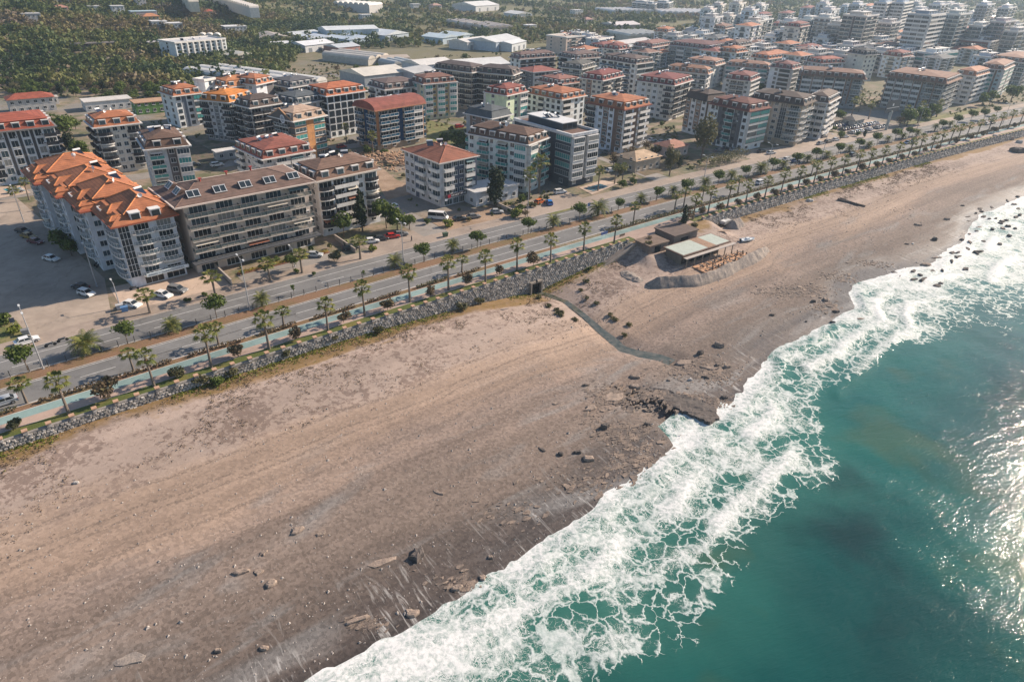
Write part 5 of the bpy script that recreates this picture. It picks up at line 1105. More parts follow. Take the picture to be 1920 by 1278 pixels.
SHEDS = [
 ('white plastic greenhouse of long arched tunnels, behind the apartment blocks under the hill', (457,117),(546,163),(613,150),4,'tunnel',8,(.50,.48,.44),G_),
 ('pale arched greenhouse in the middle of the orchards', (632,98),(690,112),(729,105),4,'tunnel',7,(.48,.45,.40),(.55,.50,.43)),
 ('huge light blue warehouse, longest one behind the orchards', (605,52),(612,57),(710,54),9,'shed',1,(.40,.47,.53),(.60,.62,.62)),
 ('grey-roofed warehouse, left in front of the huge light blue one', (548,61),(556,67),(605,62),5,'shed',1,(.5,.5,.5),(.52,.54,.54)),
 ('blue and white warehouse in front of the huge light blue one', (572,67),(580,73),(630,69),5,'saw',2,(.42,.50,.58),(.58,.62,.66)),
 ('twin-gabled light blue warehouse, right in front of the huge one', (645,66),(655,75),(703,70),5,'saw',2,(.42,.52,.60),(.55,.62,.68)),
 ('brownish low shed on the far left of the warehouse row', (478,65),(487,72),(546,70),4,'shed',1,(.35,.30,.26),(.40,.34,.29)),
 ('narrow white shed at the left front of the warehouse row', (498,80),(503,84),(556,81),4,'shed',1,(.6,.6,.6),(.62,.62,.62)),
 ('bright white flat warehouse, front middle of the warehouse row', (560,79),(572,86),(626,80),5,'shed',1,(.58,.58,.58),(.70,.70,.70)),
 ('small shed with reddish end wall, beside the bright white warehouse', (624,84),(634,90),(675,86),4,'shed',1,(.38,.20,.17),(.50,.52,.54)),
 ('blue-white warehouse right of the huge light blue one', (712,57),(722,67),(766,62),5,'shed',1,(.45,.52,.58),(.60,.64,.66)),
 ('light blue twin shed in the middle distance, left of the white hall', (822,64),(830,72),(888,65),5,'saw',2,(.45,.54,.60),(.52,.60,.64)),
 ('white hall with a pale yard beside the dark orchard', (866,73),(876,80),(923,74),6,'shed',1,(.58,.56,.54),(.66,.63,.58)),
 ('large blue-walled hall right of the white hall', (918,68),(930,80),(976,72),7,'shed',1,(.40,.47,.54),(.60,.60,.58)),
 ('white square hall at the right end of the hall row', (955,75),(960,83),(987,77),6,'shed',1,(.55,.58,.60),(.68,.68,.66)),
 ('long tan greenhouse, left half of a pair above the halls', (858,39),(868,46),(908,45),4,'tunnel',4,(.45,.38,.32),(.55,.46,.38)),
 ('long tan greenhouse, right half of a pair above the halls', (905,44),(912,53),(963,51),4,'tunnel',4,(.45,.38,.32),(.55,.46,.38)),
 ('huge white greenhouse roof on the far slope at the top right', (1230,17),(1240,24),(1345,27),5,'tunnel',6,(.5,.5,.48),(.72,.66,.60)),
 ('white greenhouse on the far slope, left of the huge one', (1140,17),(1150,22),(1226,21),5,'tunnel',5,(.5,.5,.48),(.72,.66,.60)),
 ('cream barrel greenhouse in the middle distance', (1175,59),(1180,68),(1252,66),5,'tunnel',3,(.50,.47,.40),(.62,.58,.50)),
 ('long white-roofed shed above the cream barrel greenhouse', (1150,43),(1154,48),(1202,46),4,'shed',1,(.35,.30,.30),(.64,.58,.55)),
 ('pale roofed market hall behind the tall white block', (1162,76),(1172,83),(1225,76),6,'shed',1,(.45,.44,.42),(.60,.55,.50)),
 ('grey-green long hall above the tall white block', (1145,86),(1150,92),(1196,90),6,'shed',1,(.30,.35,.33),(.50,.50,.47)),
 ('white roofed open factory hall behind the slate roofs', (675,128),(683,143),(765,134),6,'shed',1,(.30,.33,.35),(.62,.58,.50)),
 ('white gabled hall behind the gold-pillared block', (777,113),(790,123),(852,117),6,'shed',1,(.48,.52,.55),(.66,.63,.58)),
 ('long white hall with grey side, right of the white gabled hall', (858,113),(868,125),(957,119),6,'shed',1,(.40,.45,.50),(.64,.63,.60)),
 ('tan-roofed long shed behind the factory hall', (710,105),(716,110),(768,108),4,'shed',1,(.4,.34,.28),(.46,.38,.30)),
 ('grey glasshouse between tan shed and white hall', (728,113),(738,121),(780,117),4,'tunnel',3,(.4,.4,.38),(.45,.46,.44)),
 ('grey workshop with cluttered roof, left of the gold pillars', (765,126),(777,138),(818,130),6,'shed',1,(.40,.40,.42),(.45,.44,.42)),
 ('white star-shaped hall roof at the very top', (600,0),(625,8),(692,10),6,'tunnel',3,(.5,.48,.46),(.72,.68,.62)),
 ('white hall at the top edge above the dark orchard', (885,6),(892,12),(936,9),7,'shed',1,(.55,.55,.55),(.68,.66,.62)),
 ('small white shed below the top hall', (966,23),(970,27),(998,26),4,'shed',1,(.6,.6,.6),(.68,.66,.62)),
 ('white greenhouse with rounded top at the upper left', (388,11),(396,16),(468,15),4,'tunnel',4,(.5,.5,.48),(.68,.62,.55)),
 ('small cream greenhouse at the top edge above the hotel hill', (322,1),(328,5),(354,4),4,'tunnel',3,(.6,.55,.45),(.70,.62,.50)),
 ('pale greenhouse behind the hill hotel', (352,66),(372,72),(412,67),4,'tunnel',4,(.45,.45,.44),(.60,.56,.50)),
 ('low pale shed right of the hill hotel', (420,96),(432,106),(480,101),4,'shed',1,(.40,.40,.36),(.52,.50,.44)),
]
for lb, L, F_, R_, h, kd, n, wc, rc in SHEDS: shed(lb, L, F_, R_, h, wc, rc, kd, n, cat='greenhouse' if 'greenhouse' in lb or 'glasshouse' in lb else 'hall', name='greenhouse' if 'greenhouse' in lb or 'glasshouse' in lb else 'hall')
def house(label, px, w, d, h, wall, rc, roof='flat', ang=None, lvl=0):
    """small house whose front left foot stands at px"""
    x, y, z = at_ground(*px); r = empty('house', (x,y,z), ang if ang is not None else road_ang(100), label, 'house')
    q = MB(); q.box(0,w,0,d,-2,h); q.build('wall', M(wall, .85), r)
    if roof == 'flat': q = MB(); q.box(-.3,w+.3,-.3,d+.3,h+.003,h+.35); q.build('roof', M(rc, .85), r)
    else: q = MB(); hip(q, -.6, w+.6, -.6, d+.6, h+.003, min(w,d)*.22); q.build('roof', TL(rc), r)
    n = max(1, int(w/3)); fl = max(1, round(h/3))
    for k in range(fl):
        for i in range(n):
            o = link('window', part_mesh(('window', 1.4, 1.4, 1), lambda: g_frame(1.4, 1.4, 1), [FRW]), r, (w*(i+.5)/n, 0, k*3+.9)); link('pane', part_mesh(('pane', 1.4, 1.4), lambda: g_pane(1.4, 1.4), [GL[0]]), o)
        for i in range(max(1, int(d/4))): o = link('window', part_mesh(('window', 1.4, 1.4, 1), lambda: g_frame(1.4, 1.4, 1), [FRW]), r, (0, d*(i+.5)/max(1, int(d/4)), k*3+.9), -math.pi/2); link('pane', part_mesh(('pane', 1.4, 1.4), lambda: g_pane(1.4, 1.4), [GL[0]]), o)
    u = Vector((math.cos(r.rotation_euler[2]), math.sin(r.rotation_euler[2]))); BLDO.append(None); BLD.append((Vector((x,y)), 0, Vector((x,y)), u, Vector((-u.y, u.x)), w, d)); return r
W_ = (.60,.59,.57)
HS = [('grey two-storey house on the wooded hill, far upper left',(42,34),12,10,6,(.42,.42,.42),(.4,.4,.4),'flat'),('white villa with red roof near the top left corner',(95,15),16,10,6,W_,RED,'hip'),
 ('small pink house just below the top-left villa',(104,28),10,8,5,(.50,.33,.27),(.4,.2,.15),'hip'),('white tower-like house on the hilltop road',(214,34),10,9,9,W_,(.5,.5,.5),'flat'),
 ('pink and blue terrace of flats on the hilltop',(250,40),20,10,7,(.50,.38,.38),(.35,.45,.5),'flat'),('yellow-orange house below the hilltop terrace',(272,47),12,9,6,(.55,.38,.15),(.45,.2,.1),'hip'),
 ('white cube house, left of a pair below the yellow house',(288,57),11,9,6,W_,(.6,.6,.6),'flat'),('white cube house, right of a pair below the yellow house',(312,61),13,9,6,W_,(.6,.6,.6),'flat'),
 ('tiny white house alone left of the tower-like house',(168,24),9,7,4,W_,(.5,.5,.5),'flat'),('white house with a red roof in the far trees',(385,33),10,8,5,W_,RED,'hip'),('tall narrow white house at the top centre-left',(258,18),9,8,10,(.52,.50,.50),(.4,.4,.4),'flat'),
 ('white villa with terraces behind the greenhouse row',(424,66),18,12,6,W_,(.6,.6,.6),'flat'),('dark open-sided shelter on a clearing in the wood',(136,97),26,7,4,(.06,.05,.05),(.16,.14,.13),'flat'),
 ('long low pink annex beside the hill hotel',(283,96),16,9,5,(.42,.30,.28),(.40,.38,.38),'flat'),('low bright green house with tan roof at the edge of the wood',(258,216),22,9,5,(.13,.26,.07),(.42,.26,.16),'flat'),
 ('low white flat-roofed house behind the cream arched block',(163,210),20,10,4,W_,(.55,.52,.48),'flat'),('tiny white hut at the foot of the wooded hill',(85,197),6,5,3,W_,(.5,.45,.4),'flat'),
 ('pair of low red-roofed houses behind the left-edge block',(22,214),18,9,6,(.5,.48,.46),RED,'hip'),
 ('white house among far trees, top centre',(775,18),12,9,6,W_,(.5,.5,.5),'flat'),('cream house among far trees, top centre right',(812,20),14,10,6,(.55,.45,.38),(.4,.25,.2),'hip'),('white house above the dark orchard',(680,40),12,9,6,W_,(.5,.5,.5),'flat'),
 ('small white farmhouse in the far orchard',(1078,33),14,10,8,W_,(.5,.5,.5),'flat'),('white low house with flat roof at the far middle',(990,56),12,9,4,W_,(.6,.6,.6),'flat'),('pinkish house left of the cream barrel greenhouse',(1098,48),12,10,6,(.5,.42,.4),(.35,.2,.17),'hip'),
 ('white roadside annex beside the dark cypress-like tree',(893,388),17,10,4.2,(.56,.58,.62),(.50,.50,.50),'flat'),('small pink-walled cottage behind the eucalyptus tree',(1256,297),11,9,4,(.50,.40,.36),(.36,.17,.12),'hip'),
 ('derelict house with broken tan roof among the scrub',(1190,325),14,10,4.5,(.46,.38,.30),(.48,.34,.22),'hip'),('small garden hut with thatched roof beside the palm garden',(1558,240),9,8,3.2,(.22,.17,.12),(.15,.12,.09),'hip'),
 ('low tiled pavilion right of the garden hut',(1600,238),10,7,3,(.45,.42,.38),(.16,.14,.12),'hip'),('corrugated site cabin on the open lot between grey blocks',(408,302),7,4,3,(.45,.44,.42),(.60,.58,.55),'flat')]
for lb, px, w, d, h, wc, rc, rf in HS: house(lb, px, w, d, h, wc, rc, rf)
B('apartment_block', 'row of beige flats with teal strips on the plain, left of the grey flats', (1040,66), (1062,72), (1120,66), 15., 5, wall=(.50,.38,.30), front='wbwbwb', left='ww', roof='flat', rc=(.5,.42,.36), rise=0, lvl=0, heat=4, z0=0)
B('apartment_block', 'grey flats right of the beige row on the plain', (1114,71), (1122,76), (1150,71), 14., 5, wall=(.40,.44,.46), front='bb', left='w', roof='flat', rc=(.5,.45,.42), rise=0, lvl=0, heat=2, z0=0)

# ---------------------------------------------------------------- stepped roofs of the long orange block
def long_roof(bb, idx):
    r, w, d, h = bb['root'], bb['w'], bb['d'], bb['h']; T = TL(ORANGE); RG = TL((.62,.24,.09))
    m = MB(); m.frustum([(-1.3,-1.3 if idx == 0 else 0),(w+.9,-1.3 if idx == 0 else 0),(w+.9,d+.3),(-1.3,d+.3)], h+.32+.01*idx, [(1.2,1.2),(w-.8,1.2),(w-.8,d-.6),(1.2,d-.6)], h+1.75); m.build('skirt_roof', T, r)
    def part(x0, x1, y0, y1, z, rise):
        q = MB(); q.box(x0+.5,x1-.5,y0+.5,y1-.5,h+.4,z-.19); q.build('dormer_wall', M((.55,.52,.50), .8), r)
        q = MB(); hip(q, x0, x1, y0, y1, z, rise); q.box(x0,x1,y0,y1,z-.18,z-.002); o = q.build('roof', T, r)
        e = MB(); k = min(x1-x0, y1-y0)/2*.9; mx, my = (x0+x1)/2, (y0+y1)/2
        if x1-x0 >= y1-y0: A, B_ = (x0+k,my,z+rise), (x1-k,my,z+rise); pr = [((x0,y0,z),A),((x0,y1,z),A),((x1,y0,z),B_),((x1,y1,z),B_),(A,B_)]
        else: A, B_ = (mx,y0+k,z+rise), (mx,y1-k,z+rise); pr = [((x0,y0,z),A),((x1,y0,z),A),((x0,y1,z),B_),((x1,y1,z),B_),(A,B_)]
        for a, b in pr: e.tube(a, b, .15, n=4, cap=False)
        e.build('ridge_tiles', RG, o)
    z = h+1.9+.35*(idx % 2); part(2.2, w-.2, .8, d+.2, z, 2.5); ym = d*.5
    part(-.1, w*.5, ym-2.6, ym+1.6, h+1.5, 1.3); part(w*.55, w+.6, ym-2.2, ym+2.0, h+1.6, 1.2); part(-.9, 2.6, .4, 2.6, h+1.15, .7)
    q = MB(); y0 = ym+2.2; q.box(-.4,3.2,y0,y0+.15,h+.4,h+1.3); q.box(-.4,3.2,y0+2.6,y0+2.75,h+.4,h+1.3); q.box(-.4,-.25,y0+.15,y0+2.6,h+.4,h+1.3); q.build('roof_terrace', WHR, r); q = MB(); q.box(3.2,3.35,y0+.1,y0+2.6,h+.4,h+2.0); q.build('terrace_window', GL[1], r)
    if idx == 0:
        for k in range(2): link('dormer', part_mesh(('dormer', 2.1), lambda: g_dormer(2.1, 1.75, 2.0), [FRW]), r, (w*(.35+.35*k), -.5, h+.5)); link('dormer_pane', part_mesh(('dpane', 1.8), lambda: g_pane(1.8, 1.45), [GL[0]]), r, (w*(.35+.35*k), -.53, h+.65))
    link('solar_heater', part_mesh(('solar_heater',), g_heater, [PANEL, TANK]), r, (w*.75, d*.6, z+1.2), .3); link('satellite_dish', part_mesh(('dish',), g_dish, [TANK]), r, (w*.6, d*.3, z+1.6), idx)
for _i, _b in enumerate(B4S): long_roof(_b, _i)
def skylights():
    r, w, d, h = b5['root'], b5['w'], b5['d'], b5['h']
    def g():
        m = MB(); m.add([(-1.5,0,0),(1.5,0,0),(1.5,1.3,1.25),(-1.5,1.3,1.25),(-1.5,2.4,.75),(1.5,2.4,.75)], [(3,2,5,4),(0,3,4),(1,5,2)], 2); m.box(-1.5,1.5,.02,2.3,-.9,-.02,2); m.quad((-1.35,.06,.10),(1.35,.06,.10),(1.35,1.2,1.19),(-1.35,1.2,1.19),1)
        for X in (-1.5,-.05,1.3): m.tube((X+.08,-.02,.03),(X+.08,1.28,1.28),.09,n=4)
        m.tube((-1.5,-.02,.05),(1.5,-.02,.05),.10,n=4); m.tube((-1.5,1.28,1.27),(1.5,1.28,1.27),.10,n=4); return m
    me = part_mesh(('skylight',), g, [WHR, GL[0], TL((.15,.095,.075))])
    for k in range(5): link('skylight', me, r, (w*(.10+.2*k), .2, h+1.25), 0)
    for k in range(2): link('skylight', me, r, (.1, d*(.34+.36*k), h+1.25), -math.pi/2)
    for X, Y in ((.22,.42),(.45,.55),(.66,.6)):
        m = MB(); m.tube((0,0,0),(0,0,1.5),.22,.18,6); m.box(-.4,.4,-.4,.4,1.5,1.65); m.build('roof_vent', M((.35,.05,.04), .6), r, loc=(w*X, d*Y, h+1.9))
    q = MB(); q.box(-1.2,w+.9,-3.4,-.3,3.35,3.6); q.build('canopy', M((.07,.075,.085), .7), r)
skylights()
def glyphs(parent, x0, x1, y, z, gh, n, mat, seed=1, name='lettering', rz=0):
    rr = random.Random(seed); m = MB(); p = (x1-x0)/n
    for i in range(n):
        a = x0+i*p+p*.15; b = x0+(i+1)*p-p*.15; k = rr.randrange(4)
        m.box(a, a+p*.15, y-.02, y, z, z+gh)
        if k != 0: m.box(b-p*.15, b, y-.02, y, z, z+gh)
        if k in (1,2): m.box(a+p*.15, b-p*.15, y-.02, y, z+gh*.42, z+gh*.58)
        if k in (0,1,3): m.box(a+p*.15, b-p*.15, y-.02, y, z+gh*.84, z+gh)
    return m.build(name, mat, parent)
_q = MB(); _w = b4['w']; _q.box(_w*.25,_w+.3,-1.75,-1.6,2.5,3.3); _s = _q.build('shop_banner', M((.60,.68,.72), .6, .05), b4['root'])
glyphs(_s, _w*.28, _w*.94, -1.77, 2.68, .42, 17, M((.06,.08,.12), .6, .03), 3)
_q = MB(); _w = b8['w']; _q.box(.4,_w-.4,-1.5,-1.35,3.0,4.1); _s = _q.build('shop_sign', M((.045,.04,.05), .5, .05), b8['root']); _q = MB(); _q.box(1.6,2.7,-1.56,-1.505,3.0,4.0); _q.build('sign_square', M((.42,.03,.05), .5, .03), _s)
glyphs(_s, 2.9, _w*.62, -1.53, 3.3, .5, 5, WHR, 5); _q = MB(); _q.box(.5,1.5,-1.45,-1.3,2.2,2.9); _q.build('shop_sign', M((.62,.66,.70), .6, .05), b8['root'])
_w = b10['w']; glyphs(b10['root'], .5, _w-.6, -.54, b10['h']+.2, .5, 14, M((.30,.33,.42), .6, .03), 7, 'parapet_lettering')
DEADR = [q_['root'] for q_ in B4S[1:]]
NB_ = [(b, o) for b, o in zip(BLD, BLDO) if o is not None and not any(o is q_ for q_ in DEADR)]
merge(b4, B4S[1:])
NEARB = NB_
def emblem():
    r, w, d, h = bck['root'], bck['w'], bck['d'], bck['h']; 
    m = MB(); m.add([(-.2,0,0),(-.2,d,0),(-.2,d*.5,3.2),(.2,0,0),(.2,d,0),(.2,d*.5,3.2)], [(0,2,1),(3,4,5),(0,3,5,2),(2,5,4,1)]); m.build('gable', M((.11,.105,.10), .75), r, loc=(-1.1,0,h+.3))
    m = MB(); m.tube((-1.0,-.6,h+.1),(-1.0,d*.5,h+3.9),.28,n=4); m.tube((-1.0,d+.6,h+.1),(-1.0,d*.5,h+3.9),.28,n=4); m.build('gable_edge', M((.50,.28,.15), .7), r)
    m = MB(); N = 20
    for a, b, ring in ((1.35,1.0,0),):
        for i in range(N):
            t0, t1 = 2*math.pi*i/N, 2*math.pi*(i+1)/N; P = lambda rr, t: (-1.45, d*.36+rr*math.cos(t), h+.4+rr*math.sin(t)*1.15); m.quad(P(a,t0),P(a,t1),P(b,t1),P(b,t0))
            m.tri((-1.40,d*.36,h+.4), (-1.40,d*.36+b*math.cos(t1),h+.4+b*math.sin(t1)*1.15), (-1.40,d*.36+b*math.cos(t0),h+.4+b*math.sin(t0)*1.15), 1)
    m.build('round_emblem', [M((.66,.67,.72), .5, .03), M((.28,.33,.38), .5, .05)], r)
emblem()
def hotel_band():
    r, w, d, h = htl['root'], htl['w'], htl['d'], htl['h']; m = MB(); t = 1.1; mt = M((.17,.07,.065), .6, .05)
    m.box(-1.75,-1.45,1.5,d-.5,h-1.4,h-.1); m.box(-1.75,-1.45,d-1.6,d-.4,4,h-1.4); m.box(-1.75,-1.45,1.5,d*.86,h-4.6,h-3.6); m.box(-1.75,-1.45,1.5,2.5,h-3.6,h-1.4); m.box(-1.75,-1.45,d*.86-1.1,d*.86,h-8,h-4.6); m.build('brown_frame', mt, r)
    m = MB()
    for k in range(14): m.box(w*.2, w*.9, d*.12+k*d*.045, d*.12+k*d*.045+.5, h+2.98, h+3.2)
    m.build('roof_louvre', WHR, r)
hotel_band()

# ---------------------------------------------------------------- cars
TYRE = M((.02,.02,.02), .85, .05); RIM = M((.38,.39,.40), .35, .05, metal=.6); CGLASS = glass('car_glass', (.015,.02,.025), .05); LAMPR = M((.35,.02,.02), .4, .02); LAMPW = M((.75,.75,.72), .2, .02)
CPAINT = {}
def paint(c):
    if c not in CPAINT:
        t = NT('car_paint'); t.fin(c, .32); t.p.inputs['Coat Weight'].default_value = .6; t.p.inputs['Coat Roughness'].default_value = .08; CPAINT[c] = t.mat
    return CPAINT[c]
CW = (.72,.72,.71); CS = (.40,.42,.44); CD = (.045,.05,.055); CB = (.04,.10,.22); CR = (.50,.03,.025); CG = (.17,.175,.18); CY = (.30,.20,.05); CM = (.12,.02,.03); CO = (.6,.16,.05)
def g_wheel():
    m = MB(); m.tube((0,-.11,0),(0,.11,0),.33,n=12,m=0); m.tube((0,-.13,0),(0,.13,0),.19,n=10,m=1); return m
def car_meshes(kind, c):
    L, W, H = {'car':(4.3,1.78,1.45),'hatch':(4.0,1.75,1.5),'suv':(4.5,1.85,1.68),'van':(6.0,2.05,2.45),'pickup':(5.2,1.85,1.75)}[kind]
    z0, zb = .28, {'car':.88,'hatch':.92,'suv':1.02,'van':1.25,'pickup':1.05}[kind]
    prof = {'car':[(-2.15,.35),(-2.12,.92),(-1.55,.97),(-1.3,zb+.08),(.75,zb+.06),(1.85,.78),(2.13,.62),(2.15,.32)],
            'hatch':[(-2.0,.35),(-2.0,.98),(-1.75,zb+.1),(.85,zb+.06),(1.7,.82),(1.98,.62),(2.0,.32)],
            'suv':[(-2.25,.4),(-2.25,1.05),(-2.0,zb+.1),(.85,zb+.08),(1.95,.95),(2.23,.75),(2.25,.38)],
            'van':[(-3.0,.38),(-3.0,1.3),(1.7,1.3),(2.6,1.15),(2.98,.85),(3.0,.38)],
            'pickup':[(-2.6,.45),(-2.6,1.05),(-.6,1.05),(.95,1.08),(2.3,.98),(2.58,.75),(2.6,.42)]}[kind]
    b = MB(); n = len(prof); hw = W/2
    rows = [(-hw*.93, 0.), (-hw, .0), (hw, .0), (hw*.93, 0.)]
    vs = []
    for k, (y, _) in enumerate(rows):
        for x, z in prof:
            inner = k in (0, 3); vs.append((x*(1 if not inner else .985), y, z if not inner or z < .5 else z+.03))
    fs = [tuple(range(n)), tuple(range(4*n-1, 3*n-1, -1))]
    for k in range(3): fs += [(k*n+i, (k+1)*n+i, (k+1)*n+(i+1)%n, k*n+(i+1)%n) for i in range(n)]
    b.add(vs, [f[::-1] for f in fs])
    gx = {'car':(-1.75,-1.15,.35,1.05),'hatch':(-1.95,-1.6,.35,1.1),'suv':(-2.15,-1.85,.4,1.15),'van':(-2.97,-2.9,1.75,2.5),'pickup':(-.7,-.45,.45,1.1)}[kind]
    zc = zb+.02 if kind != 'van' else 1.28; zt = H-.04; gw = hw*.90; tw = hw*.74 if kind != 'van' else hw*.86
    g = MB(); A = [(gx[0],-gw,zc),(gx[3],-gw,zc),(gx[3],gw,zc),(gx[0],gw,zc)]; T = [(gx[1],-tw,zt),(gx[2],-tw,zt),(gx[2],tw,zt),(gx[1],tw,zt)]
    g.add(A+T, [(0,1,5,4),(1,2,6,5),(2,3,7,6),(3,0,4,7)])
    r = MB(); r.box(gx[1]-.03,gx[2]+.03,-tw-.02,tw+.02,zt,zt+.05)
    for sy in (-1,1):
        for xx0, xx1 in ((gx[0],gx[1]),(gx[3],gx[2]),((gx[0]+gx[3])/2,(gx[1]+gx[2])/2)): r.tube((xx0,sy*gw,zc),(xx1,sy*tw,zt),.045,n=4,cap=False)
    l = MB(); x1 = prof[-1][0]; x0 = prof[0][0]
    for sy in (-1,1): l.box(x1-.12,x1+.02,sy*hw*.72-.2,sy*hw*.72+.2,.58,.72,0); l.box(x0-.02,x0+.12,sy*hw*.74-.18,sy*hw*.74+.18,.70,.88,1)
    p = [paint(c)]; return b.mesh('body', p), g.mesh('windows', [CGLASS]), r.mesh('roof', p), l.mesh('lamps', [LAMPW, LAMPR]), L, W
_CM = {}
def car(px, c, label, ang=None, kind='car', name=None, z=0.006, group=None, cat='car', pos=None):
    if (kind, c) not in _CM: _CM[(kind, c)] = car_meshes(kind, c)
    b, g, r, l, L, W = _CM[(kind, c)]
    if pos: x, y = pos
    else: x, y = at(px[0], px[1], 0)
    s, t = ST(x, y); a = road_ang(float(s))
    a = a+R(ang or 0); o = empty(name or {'van':'minibus','pickup':'pickup_truck'}.get(kind,'parked_car'), (x,y,z), a, label, {'van':'van','pickup':'pickup'}.get(kind, cat), group)
    bo = link('body', b, o); link('window_glass', g, o); link('roof', r, o); link('lamps', l, bo)
    wm = part_mesh(('wheel',), g_wheel, [TYRE, RIM])
    for sx in (-1,1):
        for sy in (-1,1): link('wheel', wm, o, (sx*L*.31+.05, sy*(W/2-.10), .33))
    return o
PK = 'cars parked beside the highway'
CARS = [((52,643),CW,'white sedan on the edge of the highway by the big car park, left end',4,'car'),((163,553),CW,'white hatchback parked at the kerb at the sunlit edge of the car park shade',-62,'hatch'),((152,541),CD,'dark car in the shade directly behind the white hatchback',118,'car'),
 ((97,488),CW,'white car at the sunlit gap in the big car park shadow',-60,'car'),((68,456),CM,'dark red car, front one of the trio parked in building shade',-60,'car'),((55,446),CY,'mustard car, middle one of the trio parked in building shade',-60,'car'),((44,436),CD,'black car, rear one of the trio parked in building shade',-60,'car'),
 ((248,574),CW,'white car parked beside the bin on the forecourt corner',-55,'car'),((307,556),CW,'white car with dark windscreen, left one of the forecourt pair',-60,'car'),((334,547),CG,'dark grey car, right one of the forecourt pair',-55,'suv'),
 ((8,757),CS,'silver car driving in the seaward lane at the left edge',180,'car'),((590,481),CS,'silver car parked by the flower bed of the taupe block',-35,'car'),((697,455),CW,'white car, left one of the row beneath the pines',-20,'car'),((714,450),CD,'black car between the white and red ones beneath the pines',-20,'car'),((736,446),CR,'bright red car beneath the pines',-15,'car'),((751,442),CG,'grey car right of the red car beneath the pines',-15,'car'),((657,467),CD,'dark car half hidden behind a fan palm, before the bowed balconies',-20,'car'),
 ((822,411),CW,'white minibus with blue windows on the side street',-48,'van'),((862,413),CD,'dark blue car left of the garden hedge by the white annex',-15,'car'),((888,409),CG,'grey car beside the dark blue one by the white annex',-15,'car'),((931,400),CS,'grey car parked before the clipped hedge of the annex',-30,'car'),
 ((1012,381),CO,'small orange car behind the railings of the pale green block',10,'hatch'),((1030,383),(.03,.2,.55),'small bright blue car behind the railings',60,'hatch'),((1050,363),CW,'white car in front of the navy glass block',-12,'suv'),
 ((1120,320),CG,'grey car among the scrub behind the pool garden, left one',0,'car'),((1145,322),CW,'white car among the scrub behind the pool garden, right one',0,'car'),
 ((1426,345),CW,'white van-like car driving in the seaward lane behind a fan palm',0,'suv'),((1599,293),CD,'dark car driving in the seaward lane, middle of the photo right half',0,'suv'),((1700,270),CB,'blue car driving on the seaward lane far right',180,'car'),((1713,266),CS,'silver car just ahead of the far blue one',0,'car'),((1850,234),CS,'silver car furthest right on the seaward lanes',0,'car'),((1860,232),CD,'dark car next to the furthest silver one',0,'car'),
 ((1462,305),CS,'silver-blue car at the roadside stop, left of a close trio',0,'car'),((1475,301),CW,'white car in the middle of the roadside trio',0,'car'),((1491,304),CB,'blue car half behind a median tree at the roadside stop',0,'car'),
 ((1445,289),CW,'white car by the low wall of the round-cornered block',-10,'car'),((1428,286),CD,'dark car behind the long olive hedge',-10,'car'),((1376,283),CS,'silver car at the foot of the round-cornered block',-10,'car'),((1360,281),CD,'black car at the foot of the round-cornered block',-10,'car'),((1348,284),CG,'grey car leftmost at the foot of the round-cornered block',-10,'car'),
 ((1495,260),CD,'dark car, first from the left below the brown and cream block',0,'car'),((1509,258),CD,'black car, second from the left below the brown and cream block',0,'suv'),((1531,256),CD,'navy car before the dark shopfront, third along',0,'car'),((1543,258),CG,'dark grey car, fourth along before the shopfront',0,'car'),
 ((1538,271),CS,'pale car at the street corner parking, front left',0,'car'),((1552,268),CD,'black box-shaped car at the street corner parking',0,'suv'),((1566,264),CW,'white car at the street corner parking, right of the black one',0,'car'),((1583,258),CW,'white car alone on the sandy verge',-15,'car'),
 ((1845,210),CR,'small red car on the landward lanes at the far right',0,'car'),((1265,221),CW,'white van on the street behind the striped beige block',30,'van'),((1222,265),CW,'white car, left one in the walled yard by the orange-roofed block',0,'car'),((1240,268),CS,'silver car, middle one in the walled yard',0,'car'),((1256,267),CW,'white car, right one in the walled yard',0,'car')]
for px, c, lb, an, kd in CARS:
    moving = 'driving' in lb or 'lanes' in lb
    car(px, c, lb, an, kd, name='minibus' if 'minibus' in lb else ('car' if moving else None))
CN = {CW:'white', CS:'silver', CD:'black', CB:'blue', CG:'grey'}
k_ = 0; cnt = {}
for row in range(3):
    for i in range(9 if row < 2 else 7):
        if random.random() < .1: continue
        c = random.choice((CW, CS, CS, CD, CB, CG, CW)); nm = CN[c]; cnt[(row, nm)] = cnt.get((row, nm), 0)+1
        rw = ('front','middle','back')[row]; car(None, c, f'{ordw(cnt[(row, nm)]-1)} {nm} car from the left in the {rw} row of the crowded car lot', 75, pos=st(339+i*3.7+row*2.5, 23.5+row*6.2), group='cars in the crowded car lot')
def motorbike(px, label, ang, c=CD):
    x, y = at(*px); r = empty('motorbike', (x,y,.006), ang, label, 'motorbike'); m = MB(); m.tube((-.75,0,.3),(.55,0,.75),.10); m.tube((.55,0,.9),(.85,0,.3),.05); m.box(-.7,.1,-.14,.14,.62,.80); m.tube((.45,-.35,1.0),(.45,.35,1.0),.03); m.box(-.2,.45,-.16,.16,.5,.78); m.build('frame', paint(c), r)
    wm = part_mesh(('bikewheel',), lambda: (lambda q: (q.tube((0,-.06,0),(0,.06,0),.31,n=12), q)[1])(MB()), [TYRE])
    for sx in (-.7,.8): link('wheel', wm, r, (sx,0,.31))
for p, lb, a in (((95,649),'dark motorbike parked on the highway edge, nearer the white sedan',.7),((118,640),'pale motorbike parked on the highway edge, right one of the pair',.7),((252,543),'motorbike lying beside the forecourt shadow edge',.3),((182,497),'black motorbike, left one in the shade of the long orange-roofed block',1.4),((187,500),'black motorbike, right one in the shade of the long orange-roofed block',1.2)): motorbike(p, lb, a)

